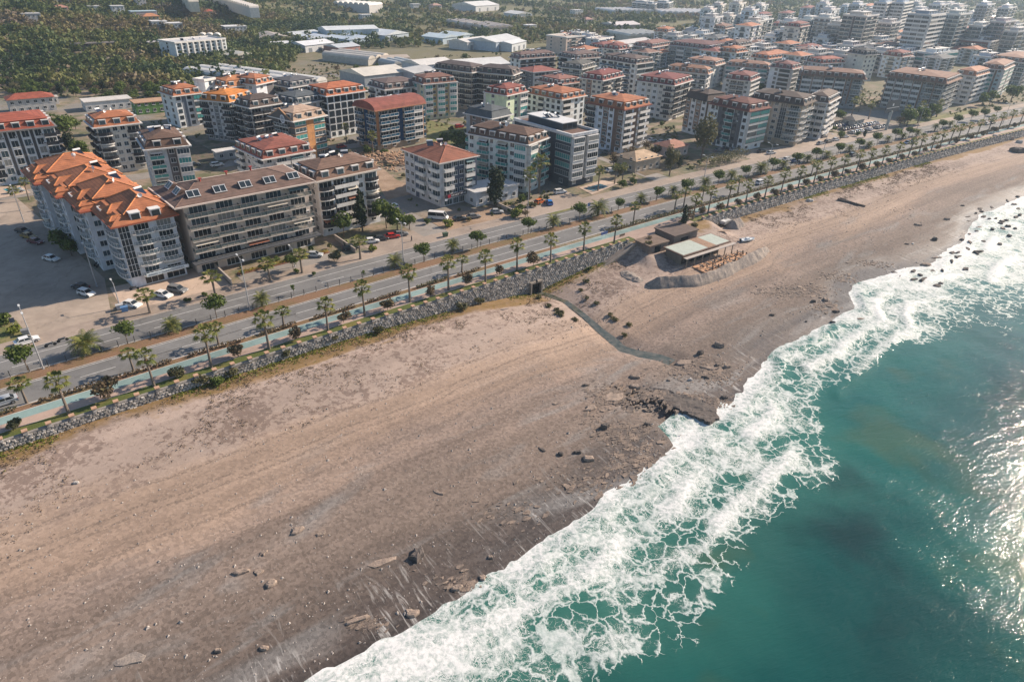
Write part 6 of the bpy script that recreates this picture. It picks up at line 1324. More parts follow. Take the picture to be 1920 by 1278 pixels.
# ---------------------------------------------------------------- lamps, signs, small street things
POLE = M((.42,.42,.43), .5, .06, metal=.3)
def lamp(px, h, label, ang=0., arms=2, pos=None):
    x, y = pos or at(*px); s, t = ST(x, y); r = empty('street_lamp', (x,y,0), road_ang(float(s))+math.pi/2+ang, label, 'street lamp', 'street lamps')
    m = MB(); m.tube((0,0,0),(0,0,h),.14,.07,8); m.box(-.2,.2,-.2,.2,0,.15); m.build('pole', POLE, r)
    for sx in ((-1,1) if arms == 2 else (1,)):
        m = MB(); m.tube((0,0,h-.4),(sx*1.5,0,h+.15),.05,.04,5); m.build('arm', POLE, r); m = MB(); m.box(-.42,.42,-.16,.16,-.08,.08); m.build('lamp_head', M((.62,.63,.62), .4, .04), r, loc=(sx*1.85,0,h+.2))
LP = [((82,692),12.5,2,'double-armed lamp post on the median, first from the left edge'),((469,582),12.5,2,'double-armed lamp post on the median, below the taupe block'),((757,500),12,2,'double-armed lamp post on the median, below the pines'),((989,406),12,2,'tall lamp post before the white annex garden'),((1317,352),11,2,'lamp post on the median near the eucalyptus'),((1437,325),11,2,'lamp post on the median left of the roadside trio of cars'),((1539,302),11,2,'lamp post on the median below the brown and cream block'),
 ((182,537),10,1,'single lamp post on the forecourt in the shade of the long block'),((45,416),10,1,'single lamp post by the palms at the back of the car park'),((226,577),6,1,'short dark lamp post beside the white car on the forecourt'),((118,465),9,1,'slim lamp post against the long orange-roofed block'),((553,500),5,1,'short lamp post at the service lane of the taupe block'),((1497,268),8,1,'lamp post at the street corner parking'),((1720,240),10,2,'far lamp post on the landward verge by the garden lawn'),((1880,232),10,2,'farthest lamp post on the landward verge')]
for px, h, a, lb in LP: lamp(px, h, lb, arms=a)
def sign(px, label, w, h, z, c, pole=2, ang=0., name='road_sign'):
    x, y = at(*px); s, t = ST(x, y); r = empty(name, (x,y,.1), road_ang(float(s))+ang, label, 'sign'); m = MB()
    for X in ((-w*.3, w*.3) if pole == 2 else (0,)): m.tube((X,0,0),(X,0,z),.05,n=5)
    m.build('post', POLE, r); m = MB(); m.box(-w/2,w/2,-.08,-.02,z-.1,z+h); return r, m.build('board', M(c, .6, .05), r)
sign((1132,447),'small blue information board on posts on the end of the lawn', 2.6,.8,1.2,(.05,.10,.28)); sign((1166,444),'small brown board lying at the end of the lawn', 2.2,.5,.3,(.12,.08,.06)); sign((1103,398),'blue road sign on the verge by the crossing', 1.,1.,2.,(.04,.12,.35), 1)
sign((30,620),'round dark road sign on the grass corner at the left', .9,.9,2.,(.04,.05,.08), 1)
r_, b_ = sign((1661,244),'large black billboard on one thick grey post beside the crowded car lot', 13, 5.5, 8.5, (.03,.045,.06), 1, 0., 'billboard')
_q = MB(); _q.tube((0,.1,0),(0,.1,9),.7,n=8); _q.build('column', M((.38,.40,.38), .7), r_); _q = MB(); _q.box(-5.5,5.5,-.13,-.085,10.4,10.6); _q.box(-.8,.2,-.14,-.085,11.3,12.4); _q.build('board_marking', WHR, b_)
def bin_(px, label, c):
    x, y = at(*px); r = empty('waste_container', (x,y,.01), .6, label, 'waste container'); m = MB(); m.frustum([(-.6,-.4),(.6,-.4),(.6,.4),(-.6,.4)],.15,[(-.7,-.5),(.7,-.5),(.7,.5),(-.7,.5)],1.1); m.build('body', M(c, .6), r); m = MB(); m.box(-.75,.75,-.55,.55,1.103,1.25); m.build('lid', M(tuple(v*.7 for v in c), .6), r)
bin_((235,584),'pale blue waste container beside the white car on the forecourt corner',(.15,.3,.55)); bin_((226,580),'white waste container left of the pale blue one',(.6,.6,.6)); bin_((50,627),'grey metal waste container on the grass corner at the left',(.3,.3,.3)); bin_((835,444),'green waste container by the footpath of the side street',(.08,.13,.08))
def person(px, label, col, z=None):
    x, y = at(*px); me = bpy.data.meshes.new('person'); V = [(0,0,.95),(0,0,1.25),(0,0,1.45),(0,0,1.55),(0,.0,1.68),(-.2,0,1.42),(-.27,.05,1.15),(-.26,.15,.92),(.2,0,1.42),(.27,-.05,1.15),(.26,.08,.92),(-.1,.1,.5),(-.11,.02,.06),(-.11,.15,.03),(.1,-.12,.5),(.11,-.3,.08),(.11,-.18,.03)]
    E_ = [(0,1),(1,2),(2,3),(3,4),(2,5),(5,6),(6,7),(2,8),(8,9),(9,10),(0,11),(11,12),(12,13),(0,14),(14,15),(15,16)]; RD = [.16,.15,.15,.06,.11,.075,.05,.04,.075,.05,.04,.085,.055,.045,.085,.055,.045]
    me.from_pydata(V, E_, []); o = link('person', me, None, (x,y,.1 if z is None else z), random.uniform(0,6), label, 'person'); md = o.modifiers.new('skin', 'SKIN')
    for i, r in enumerate(RD): me.skin_vertices[0].data[i].radius = (r, r)
    me.skin_vertices[0].data[0].use_root = True; o.modifiers.new('sub', 'SUBSURF').levels = 1; me.materials.append(M(col, .8, .3, 3.))
for p, lb, c in (((772,453),'person in dark clothes walking on the footpath beneath the pines',(.03,.03,.04)),((1452,302),'person in dark clothes standing by the roadside trio of cars',(.04,.035,.04)),((1006,536),'person in black at the culvert end of the promenade rail',(.03,.03,.03))):
    person(p, lb, c)

# ---------------------------------------------------------------- garden trees and shrubs near the houses
TL_ = [('dark',(930,388),'tall dense black-green tree in front of the pale green block',1.3),('eucalyptus',(1315,300),'big bronze-green eucalyptus in front of the round-cornered block',1.3),('eucalyptus',(1255,330),'second eucalyptus with drooping crown beside the derelict house',.8),('dark',(1272,315),'dark pine between derelict house and eucalyptus',.45),
 ('street',(725,428),'green street tree in front of the bowed balconies, left of the pines',1.3),('green',(745,432),'broad green tree right of the conifer by the side street',.75),('green',(768,430),'broad green tree next to the side street corner',.6),('conifer',(680,435),'dark conifer in front of the grey and white bowed-balcony block',1.1),('street',(645,445),'round green tree at the foot of the bowed balconies',1.1),
 ('green',(858,282),'large green tree between terracotta roof and pale green block',1.1),('green',(835,275),'green bushy tree left of the large one behind the terracotta roof',.8),('olive',(190,250),'dark green tree between red roof block and cream arched block, front',1.),('dark',(135,290),'dense green tree behind the orange roofs, right of the red roof block',.75),('green',(125,260),'broad green tree behind the red roof block',1.2),('green',(155,300),'green tree at the foot of the cream arched block',.8),
 ('green',(120,470),'bright green tree in the shade before the long orange-roofed block',.75),('green',(135,480),'second bright green tree before the long orange-roofed block',.6),('bush',(10,612),'green bush on the grass corner at the left edge',1.3),('yellow',(28,625),'yellow-green shrub on the grass corner',1.5),('olive',(1230,290),'grey-olive tree in the walled yard',.7),
 ('street',(550,505),'small olive tree on the verge before the taupe block',.7),('bush',(555,512),'round dark bush under the small olive tree',.6),('oleander_green',(627,490),'round green shrub beside the parked silver car',1.1),('bush',(352,566),'round dark bush on the forecourt verge',.6),('bush',(383,556),'small dark bush right of the round one on the verge',.6),('bush',(588,516),'little dark bush right of a fan palm on the verge',.5),
 ('yellow',(700,470),'clipped hedge block on the verge below the red car',1.3),('yellow',(965,408),'yellow-green clipped hedge before the white annex',2.2),('bare',(985,408),'reddish bush right of the yellow-green hedge',.55),('yellow',(840,425),'yellow-green shrub near the minibus',1.6),('bush',(800,420),'dark bush behind the minibus',.8),
 ('olive',(655,300),'olive bush in the lot beside the striped clock block',.6),('bush',(720,290),'leafy green bush at the edge of the rubble lot',1.2),('bush',(690,288),'broad banana-green bush left of the rubble lot',1.3),('street',(660,240),'palm-like green tree before the white grid block',1.2),
 ('green',(1565,232),'green tree in the palm garden behind the car lot, left',.8),('green',(1720,232),'dense green tree at the right end of the palm garden',1.),('green',(1700,236),'broad dark tree in the middle of the palm garden',1.),('bare',(1685,238),'reddish-brown bare tree in the palm garden',.9),('green',(1745,222),'green tree where the garden meets the lawn strip',1.),('street',(1840,200),'dark tree before the white terraced block',1.2),('street',(1855,196),'brownish tree beside the small white kiosk, right edge',1.2),('green',(1895,190),'green tree group at the right edge before the brown-roofed block',1.1),('green',(1575,262),'dark round bush below the crowded car lot',.55),('bush',(1608,256),'dark clipped bush on the green verge of the car lot, left one',1.),('dark',(1620,258),'taller dark bush on the green verge of the car lot',.35),('bush',(1560,246),'olive bush left of the crowded car lot',1.3),
 ('bare',(1290,415),'tangled tree leaning over the beach bar',.75),('oleander_green',(1277,425),'dark leafy bush behind the beach bar roofs',.9),('conifer',(1281,428),'dark narrow tree behind the beach bar',.75),('olive',(1217,470),'dark tangled bush beside the bar kitchen',.45),('olive',(1300,430),'scrubby bush at the back of the bar',.4),('bare',(1215,455),'dry bush between plaza and bar kitchen',.35),
 ('oleander_green',(1000,388),'green shrub behind the railings before the annex',.7),('bush',(975,395),'dark red shrub by the gate of the annex',.9),('bush',(1165,352),'dark bush at the right end of the pool garden',1.2),('bush',(1185,345),'green shrub beside the playground of the pool garden',1.2),('bare',(1150,312),'brown scrub tree in the wild lot right of the navy block',.9),('bare',(1180,300),'brown scrub tree in the middle of the wild lot',.9),('bare',(1210,285),'brown scrub tree at the far side of the wild lot',.9),('olive',(1160,332),'olive shrub in front of the wild lot',.8)]
for k, px, lb, sc in TL_:
    if k in ('green','street','conifer','olive'): sc *= 1.25
    tree(k, {'dark':'dark_tree','bush':'bush','yellow':'clipped_shrub','oleander_green':'shrub','bare':'bare_tree','conifer':'conifer_tree','eucalyptus':'eucalyptus_tree','olive':'olive_tree'}.get(k, 'leafy_tree'), px, lb, 'shrub' if k in ('bush','yellow','oleander_green') else 'tree', sc=sc)
for px, lb, sc in (((992,374),'tall fan palm before the teal corner, left one of the pair',1.35),((1010,362),'tall fan palm before the teal corner, right one of the pair',1.5),((1121,358),'fan palm beside the swimming pool of the navy block',1.),((1152,345),'fan palm behind the pool garden, left',.9),((1166,345),'fan palm behind the pool garden, right',.9),((38,395),'bushy palm at the back of the car park, left one',.9),((55,375),'bushy palm at the back of the car park, right one',.9),((700,290),'fan palm before the ochre framed block',1.1),((627,250),'fan palm before the white grid-fronted block',1.),((650,270),'fan palm between grid-fronted and ochre blocks',1.)): palm('fan', 'fan_palm', px, lb, None, sc)
for i, px in enumerate([(1595,222),(1628,224),(1668,228),(1695,232),(1722,226),(1755,220),(1590,200),(1610,210)]): palm('fan', 'fan_palm', px, f'{ordw(i)} garden palm planted before the twin white-columned blocks', 'palms in the garden of the twin blocks', 1.15)
h_ = hedge(229, 253, 20.5, 5.5, 4.0, 'long grey-green hedge mass beside the round-cornered block, by the highway', LO, 90); h_.name = 'hedge_mass'
# loose trees and bushes in yards between the blocks
rr = random.Random(5); done = 0; tries = 0; used = {}
while done < 230 and tries < 4000:
    tries += 1; s, t = rr.uniform(-20, 520), rr.uniform(24, 330)
    if s < 22 and t < 128: continue
    if 22 < s < 50 and t < 36: continue
    x, y = st(s, t)
    if blocked(x, y, 2.5) or (254 < s < 382 and t < 44): continue
    if fbm(x/30, y/30, 2) < .42: continue
    k = rr.choices(('bush','green','olive','street','bare','oleander_green'), (5,3,3,3,1,3))[0]
    best = min(NEARB, key=lambda bo: (bo[0][0]-Vector((x, y))).length); nm = {'bush':'low green bush','green':'spreading green tree','olive':'grey-olive tree','street':'small round tree','bare':'brownish half-bare tree','oleander_green':'olive shrub'}[k]
    sh = ' '.join(short(best[1]['label'])  .split()[:7]); lb = f'{nm} in the yards near the {sh}'; 
    tree(k, {'bush':'bush','bare':'bare_tree','olive':'olive_tree','oleander_green':'shrub'}.get(k, 'leafy_tree'), pos=(x, y, 0), label=lb, cat='tree' if k in ('green','olive','street','bare') else 'shrub', group='greenery in the yards between the blocks', sc=rr.uniform(.45,.85)); done += 1

# ---------------------------------------------------------------- the beach bar and things on the sand
def gz(px, py): return at_ground(px, py)
def bar():
    zg = -3.5; F_ = Vector(at(1281.8, 479, zg+3.4)); R_ = Vector(at(1368, 452, zg+3.4)); L_ = Vector(at(1251, 464, zg+3.4)); u = (R_-F_); w = u.length; u.normalize(); v = Vector((-u.y, u.x)); d = max(7, (L_-F_).dot(v))
    r = empty('beach_bar', (F_.x, F_.y, zg), math.atan2(u.y, u.x), 'flat-roofed grey beach bar with pale green roof and brown middle strip, on the sand', 'bar')
    GW = M((.20,.17,.14), .85); q = MB(); q.box(.6,w-3,1.0,d-.2,-.4,3.1); q.build('wall', GW, r)
    q = MB(); q.box(-.3,w+.3,-.3,d+.3,3.1,3.42); q.build('fascia', M((.16,.10,.075), .8), r)
    q = MB(); q.box(.05,w*.52,.1,d-.1,3.423,3.47); q.build('roof_panel', M((.42,.46,.40), .6, .08), r); q = MB(); q.box(w*.52+.02,w*.70,.1,d-.1,3.423,3.475); q.build('roof_strip', M((.32,.20,.13), .8, .2), r); q = MB(); q.box(w*.70+.02,w-.05,.1,d-.1,3.423,3.47); q.build('roof_panel', M((.42,.46,.40), .6, .08), r)
    q = MB(); q.box(-.3,w+1.6,-1.5,-.303,2.75,2.9); q.build('awning', M((.42,.37,.33), .7, .1), r)
    for k in range(7): q = MB(); q.box(-.1,.1,-.1,.1,-.4,2.75); q.build('post', GW, r, loc=(w*k/6+.1, -1.3, 0))
    for k in range(5): q = MB(); q.box(-1.3,1.3,-.06,0,.2,2.6); q.build('opening', GL[3], r, loc=(w*(k+.6)/6, .999, 0))
    BLDO.append(None); BLD.append((F_, 0, F_, u, v, w, d))
    def blk(px, wv, dv, h, label, rc, nm='bar_annex'):
        x, y, z = gz(*px); rt = empty(nm, (x,y,z), math.atan2(u.y, u.x), label, 'bar building'); q = MB(); q.box(0,wv,0,dv,-1,h); q.build('wall', M((.19,.15,.13), .85), rt); q = MB(); q.box(-.3,wv+.3,-.3,dv+.3,h+.003,h+.3); q.build('roof', M(rc, .85, .2), rt); q = MB(); q.box(wv*.3,wv*.6,-.08,0,.1,2.0); q.build('door', GL[3], rt); return rt
    blk((1262,462), 10, 7.5, 3.0, 'dark annex with flat brown roof and chimney behind the beach bar', (.13,.095,.08)); blk((1216,478), 7.5, 5.5, 2.4, 'low bar kitchen hut with cluttered brown roof, left of the annex', (.17,.12,.09))
    # terrace
    T = M((.50,.29,.17), .85, .12, 2.); q = MB(); q.box(2.5,w+3.5,-7.2,-1.6,-.35,.12); q.build('terrace', T, r)
    tb = MB(); tb.box(-.45,.45,-.45,.45,.70,.75); ttop = tb.mesh('table_top', [M((.10,.075,.06), .7)]); tl = MB(); tl.box(-.06,.06,-.06,.06,0,.70); tl.box(-.25,.25,-.25,.25,0,.04); tleg = tl.mesh('pedestal', [M((.05,.05,.05), .6)])
    cm = MB(); cm.box(-.24,.24,-.24,.24,.40,.46); cs = cm.mesh('seat', [M((.16,.11,.085), .8)]); cm = MB(); cm.box(-.24,.24,.20,.26,.46,.95); cb = cm.mesh('backrest', [M((.16,.11,.085), .8)]); cm = MB()
    for X in (-.2,.2):
        for Y in (-.2,.2): cm.box(X-.03,X+.03,Y-.03,Y+.03,0,.40)
    cl = cm.mesh('legs', [M((.05,.045,.04), .7)])
    c_, s_ = u.x, u.y; k = 0
    for row in range(2):
        for i in range(8):
            X, Y = 4.0+i*(w/8.)+row*.8, -3.2-row*2.5; wx, wy = F_.x+u.x*X+v.x*Y, F_.y+u.y*X+v.y*Y; an = math.atan2(u.y, u.x)+rr.uniform(-.3,.3)
            t = empty('table', (wx, wy, zg+.12), an, f'{ordw(i)} dark table from the left in the {"wall" if row == 0 else "sea"} side row of the bar terrace', 'table', 'tables on the bar terrace'); link('table_top', ttop, t); link('pedestal', tleg, t)
            for j, (dx, dy, ra) in enumerate(((0,.85,0),(0,-.85,math.pi),(.85,0,-math.pi/2))):
                if rr.random() < .25: continue
                ox = dx*math.cos(an)-dy*math.sin(an); oy = dx*math.sin(an)+dy*math.cos(an); sd_ = ('landward','seaward','right')[j]
                c = empty('chair', (wx+ox, wy+oy, zg+.12), an+ra, f'brown chair on the {sd_} side of the {ordw(i)} {"wall" if row == 0 else "sea"} side terrace table', 'chair', 'chairs on the bar terrace'); link('seat', cs, c); link('backrest', cb, c); link('legs', cl, c)
bar()
GRAVEL = soil('grey_gravel', (.30,.25,.21), (.19,.165,.15), (.4,.6), .8)
def mound(name, label, cat, pts, width, height, mat, kind=None):
    P = [gz(*p) for p in pts]; out = []; n = 10
    for (x0,y0,z0),(x1,y1,z1) in zip(P[:-1], P[1:]):
        for k in range(n): f = k/n; out.append((x0+(x1-x0)*f, y0+(y1-y0)*f, z0+(z1-z0)*f))
    out.append(P[-1]); out = np.array(out); m_ = len(out); tg = np.gradient(out[:,:2], axis=0); tg /= np.linalg.norm(tg, axis=1, keepdims=True); nr = np.stack([-tg[:,1], tg[:,0]], -1)
    V = np.linspace(-1, 1, 13); co = []
    for i in range(m_):
        e = min(1, min(i, m_-1-i)/6.)
        for vv in V:
            w_ = width*(.5+.5*e)*(.95+.12*math.sin(i*.35)); p = out[i,:2]+nr[i]*vv*w_; hh = height*e**.6*max(0, 1-abs(vv)**1.2)*(.85+.25*float(vnoise(i*.16, vv*.8+5)))
            co.append((p[0]-out[0,0], p[1]-out[0,1], out[i,2]-out[0,2]+hh-.12+(.30*float(vnoise(i*.8, vv*2.5)) if abs(vv) < .95 else -.1)))
    idx = np.arange(m_*13).reshape(m_, 13); f = np.stack([idx[:-1,:-1], idx[1:,:-1], idx[1:,1:], idx[:-1,1:]], -1).reshape(-1,4)
    return link(name, newmesh(name, co, f, mat, smooth=False), None, tuple(out[0]), 0, label, cat, None, kind)
mound('gravel_bank', 'long ridged bank of grey gravel curving round the seaward side of the bar terrace', 'gravel bank', [(1212,534),(1250,534),(1292,531),(1322,526),(1350,514),(1382,500),(1412,484),(1440,468)], 2.2, 2.3, GRAVEL)
mound('gravel_ripple', 'low gravel swell left of the bar', 'gravel bank', [(1168,508),(1185,520),(1205,528)], 2.4, .6, GRAVEL)
mound('gravel_heap', 'flat-topped heap of gravel right of the bar, below the wall', 'gravel heap', [(1364,428),(1378,424),(1392,419)], 2.6, 2.4, GRAVEL)
def boat():
    x, y, z = gz(1401, 452); r = empty('boat', (x,y,z), .35, 'small white and blue boat lying on the sand right of the bar', 'boat'); N = 9; m = MB(); vs = []
    for i in range(N):
        f = i/(N-1); X = -2.4+4.8*f; W = .95*(1-max(0, f-.45)**2*3.0); W = max(W, .05); K = .05+.25*max(0, f-.6)*2
        vs += [(X,-W,.75+.25*f*f),(X,-W*.75,.30),(X,0,K),(X,W*.75,.30),(X,W,.75+.25*f*f)]
    fs = [(i*5+j,(i+1)*5+j,(i+1)*5+j+1,i*5+j+1) for i in range(N-1) for j in range(4)]+[(0,1,2,3,4)]; m.add(vs, fs); m.build('hull', M((.50,.62,.70), .4, .08), r, smooth=False)
    m = MB(); m.add([v for i in range(N) for v in ((vs[i*5][0], vs[i*5][1]*.95, .62+.2*i/8), (vs[i*5][0], -vs[i*5][1]*.95, .62+.2*i/8))], [(i*2,i*2+2,i*2+3,i*2+1) for i in range(N-1)]); m.build('deck', M((.66,.68,.68), .5, .05), r)
    m = MB(); m.box(-.6,.5,-.45,.45,.70,1.15); m.build('cabin', M((.68,.70,.70), .4, .04), r); m = MB(); m.box(-2.7,-2.35,-.2,.2,.2,1.0); m.build('motor', TYRE, r)
boat()
def rusty_van():
    x, y, z = gz(1362, 412); r = empty('site_trailer', (x,y,z), road_ang(170)+.1, 'grey flatbed trailer with junk parked under the wall, right of the bar', 'trailer'); m = MB(); m.box(-2.6,2.6,-1,1,.6,.8); m.box(-2.6,2.6,-1,-.9,.8,1.5); m.box(-2.6,2.6,.9,1,.8,1.5); m.build('bed', M((.30,.29,.28), .7), r)
    m = MB(); m.box(-2.3,-.2,-.8,.8,.803,1.6); m.box(.2,2.0,-.7,.6,.803,1.35); m.build('load', M((.55,.55,.54), .8, .3), r)
    for sx in (-1.5,1.5):
        for sy in (-1,1): link('wheel', part_mesh(('wheel',), g_wheel, [TYRE, RIM]), r, (sx, sy*.95, .33))
    x, y, z = gz(1352, 433); m = MB()
    for k in range(7): m.box(-3+.1*k,3-.15*k,-.6+k*.17,-.46+k*.17,.02+.03*(k%3),.14+.03*(k%3))
    link('timber_stack', m.mesh('timber_stack', [M((.50,.36,.26), .8)]), None, (x,y,z), .1, 'pale timber boards lying on the sand below the gravel heap', 'timber')
rusty_van()
def log_():
    P = [gz(1570, 375), gz(1622, 388)]; m = MB(); a, b = P; m.tube((0,0,.25),(b[0]-a[0], b[1]-a[1], b[2]-a[2]+.2),.55,.35,7); m.tube((1,.3,.6),(b[0]-a[0]-2,b[1]-a[1]+.3,b[2]-a[2]+.5),.25,.2,6); link('driftwood_pile', m.mesh('driftwood_pile', [M((.13,.10,.085), .95, .3, 2.)]), None, P[0], 0, 'long dark pile of driftwood lying across the right part of the beach', 'driftwood')
log_()
ROCKM = soil('beach_rock', (.36,.275,.215), (.19,.15,.125), (.35,.65), .9); ROCKD = soil('wet_rock', (.14,.115,.10), (.075,.065,.06), (.35,.65), .9); ROCKW = soil('pale_rock', (.55,.52,.48), (.40,.37,.34), (.35,.65), .9)
def rock(px, wx, wy, h, label, mat=ROCKM, ang=0., name='rock', group=None, seed=None, zoff=0., sub=3):
    x, y, z = gz(*px); rg = np.random.default_rng(seed or int(px[0]*7+px[1])); n = 10; V = []; rad = rg.uniform(.55, 1.15, n)
    rings = ((1.05,-.4),(1.0,.25),(.92,.75),(.72,.97),(.35,1.0))
    for rr_, zz in rings:
        for i in range(n):
            a = 2*math.pi*i/n; q = rad[i]*rr_*(1+rg.uniform(-.06,.06)); V.append((wx/2*q*math.cos(a), wy/2*q*math.sin(a), h*zz*(1+rg.uniform(-.12,.12)) if zz > 0 else -.4))
    V.append((0,0,h)); f = [(r*n+i, r*n+(i+1)%n, (r+1)*n+(i+1)%n, (r+1)*n+i) for r in range(4) for i in range(n)]; t3 = [(4*n+i, 4*n+(i+1)%n, 5*n) for i in range(n)]
    return link(name, newmesh(name, V, [np.array(f), np.array(t3)], mat), None, (x,y,z+zoff), ang, label, 'rock', group)
RK = [((784,1040),2.9,2.2,.75,'dark upright slab of rock casting a black shadow, alone on the lower beach',ROCKD,1.1),((452,1073),2.4,1.1,.35,'pale split rock with three cracks, left of the pair on the lower left beach',ROCKM,.2),((508,1095),1.8,1.6,.35,'cracked brown rock right of the split pale one',ROCKM,.8),((485,1072),1.4,1.1,.2,'flat brown rock between the split one and the cracked one',ROCKM,.4),((557,995),2.2,1.4,.35,'tan rock on the middle-left beach, left one of a pair',ROCKM,.5),((603,1000),2.0,.9,.15,'half-buried tan rock, right one of the pair on the middle-left beach',ROCKM,.6),((494,1037),1.3,.8,.2,'small tan rock above the split rock',ROCKM,.9),((410,1220),1.1,.6,.35,'small rock near the bottom edge, left of the surf',ROCKM,0),((715,1055),5.,1.7,.18,'low brown rock plate beside the dark slab',ROCKM,.6),((240,1235),4.2,2.6,.07,'angular flat rock outcrop at the bottom left',GRAVEL,.3),((820,922),2.6,.7,.14,'thin tan ledge in the middle of the gravel',ROCKM,-.3),
 ((142,905),.9,.6,.3,'small pale stone among the dry scrub on the far left beach',ROCKW,0),((1040,757),1.3,.6,.2,'lone pale rock on the upper middle beach',ROCKM,0),((1098,722),1.7,1.1,.45,'rounded tan boulder left of the rocky point',ROCKM,.4),((1133,802),1.9,1.5,.9,'tall dark boulder with deep shadow below the rocky point',ROCKD,.4),((1108,765),3.6,1.5,.35,'long tan slab pointing at the rock shelf',ROCKM,.6),((1188,724),2.9,1.7,.5,'large round-topped tan rock at the root of the shelf',ROCKM,.1),((1190,706),2.6,1.3,.35,'tan slab behind the round-topped rock',ROCKM,0),((1212,795),1.4,.6,.4,'small dark rock in the tidal inlet',ROCKD,0),((1052,852),1.3,1.,.5,'small brown boulder left of the low rock group',ROCKD,0),((1082,848),1.6,.9,.4,'brown boulder in the low rock group',ROCKD,0),((1102,861),2.6,1.6,.5,'big tan boulder at the right end of the low rock group',ROCKM,.2),((1015,842),.7,1.6,.2,'thin dark rock splinter on the wet sand',ROCKD,.9),
 ((1313,664),1.7,1.2,.9,'dark cubical boulder above the rocky point',ROCKD,.2),((1348,648),2.5,1.3,.8,'largest grey boulder above the rocky point',ROCKM,-.3),((1363,688),2.0,1.2,.6,'grey boulder at the right of the rocky point',ROCKM,.1),((1345,685),1.1,.8,.5,'small grey boulder left of the rightmost one',ROCKM,0),((1323,708),1.9,.8,.4,'dark narrow rock at the water end of the point',ROCKD,-.3),((1294,712),1.1,.9,.4,'pale small rock near the point centre',ROCKW,0),((1254,713),.9,.7,.3,'tiny rock left of the point centre',ROCKM,0),((1358,745),1.9,1.1,.5,'dark wet rock on the tip of the shelf',ROCKD,0),((1285,680),5.5,2.6,.3,'broad flaky tan outcrop at the centre of the rocky point',ROCKM,.2),((1330,690),4.5,1.6,.25,'second flaky outcrop right of the centre of the point',ROCKM,-.2),((1150,745),5.,3.,.18,'wrinkled flat outcrop on the left flank of the point',ROCKM,.7),
 ((1525,566),1.5,1.0,.6,'round dark boulder by the upper surf, left',ROCKD,0),((1548,563),2.4,1.6,.6,'cluster-like boulder by the upper surf',ROCKM,.3),((1567,585),1.8,.8,.5,'dark boulder at the edge of the upper surf',ROCKD,0),((1448,591),1.5,.7,.4,'dark rock alone on the upper middle sand',ROCKD,0),((1512,603),.8,.6,.3,'pebble-like rock right of the lone one',ROCKD,0),((1560,605),1.6,.8,.5,'rock in the upper foam edge',ROCKD,0),((1612,600),2.6,1.2,.5,'jagged rocks in the foam of the upper surf',ROCKM,.2),
 ((1752,450),2.6,1.4,.9,'big dark boulder at the left end of the reef',ROCKD,0),((1775,412),2.6,1.1,.6,'grey boulder behind the reef',ROCKM,0),((1720,422),3.,1.1,.5,'long grey rock alone on sand, left of the reef',ROCKM,0),((1805,386),1.8,.8,.4,'small rock far up the right beach, left',ROCKD,0),((1840,397),1.8,.8,.4,'small rock far up the right beach, right',ROCKD,0),((1700,458),1.8,.7,.3,'brown rock before the reef, left',ROCKD,0),((1712,457),1.6,.8,.3,'pale rock before the reef, right',ROCKW,.9),
 ((858,1102),2.0,1.2,.35,'brown rock ringed by foam at the wash edge, right one',ROCKM,.2),((770,1150),2.4,1.8,.3,'brown rock ringed by foam at the wash edge, left one',ROCKM,.5),((905,1082),1.6,1.,.3,'small rock at the wash edge above the foam ring',ROCKM,0),((920,1045),.8,.7,.3,'tiny brown rock on the wet sand above the wash',ROCKM,0),((670,1162),3.,1.,.3,'brown rock streak in the thin wash, lower left',ROCKM,.4),((495,1215),1.2,.9,.3,'brown rock just above the bottom surf',ROCKM,0),
 ((1518,377),2.6,1.8,.8,'white rubble heap at the foot of the far wall',ROCKW,0),((1865,262),4.,2.,.8,'white flat boulder among the rubble at the right end of the wall',ROCKW,0),((1893,262),6.,3.,1.6,'largest grey boulder in the rubble at the right edge',ROCKM,0),((1911,268),4.,2.5,1.2,'pale boulder at the right edge of the rubble',ROCKW,0),((1908,285),8.,4.,2.,'dark boulder cut by the right edge below the rubble',ROCKD,0)]
for px, a, b, h, lb, mt, an in RK: rock(px, a, b, h, lb, mt, an)
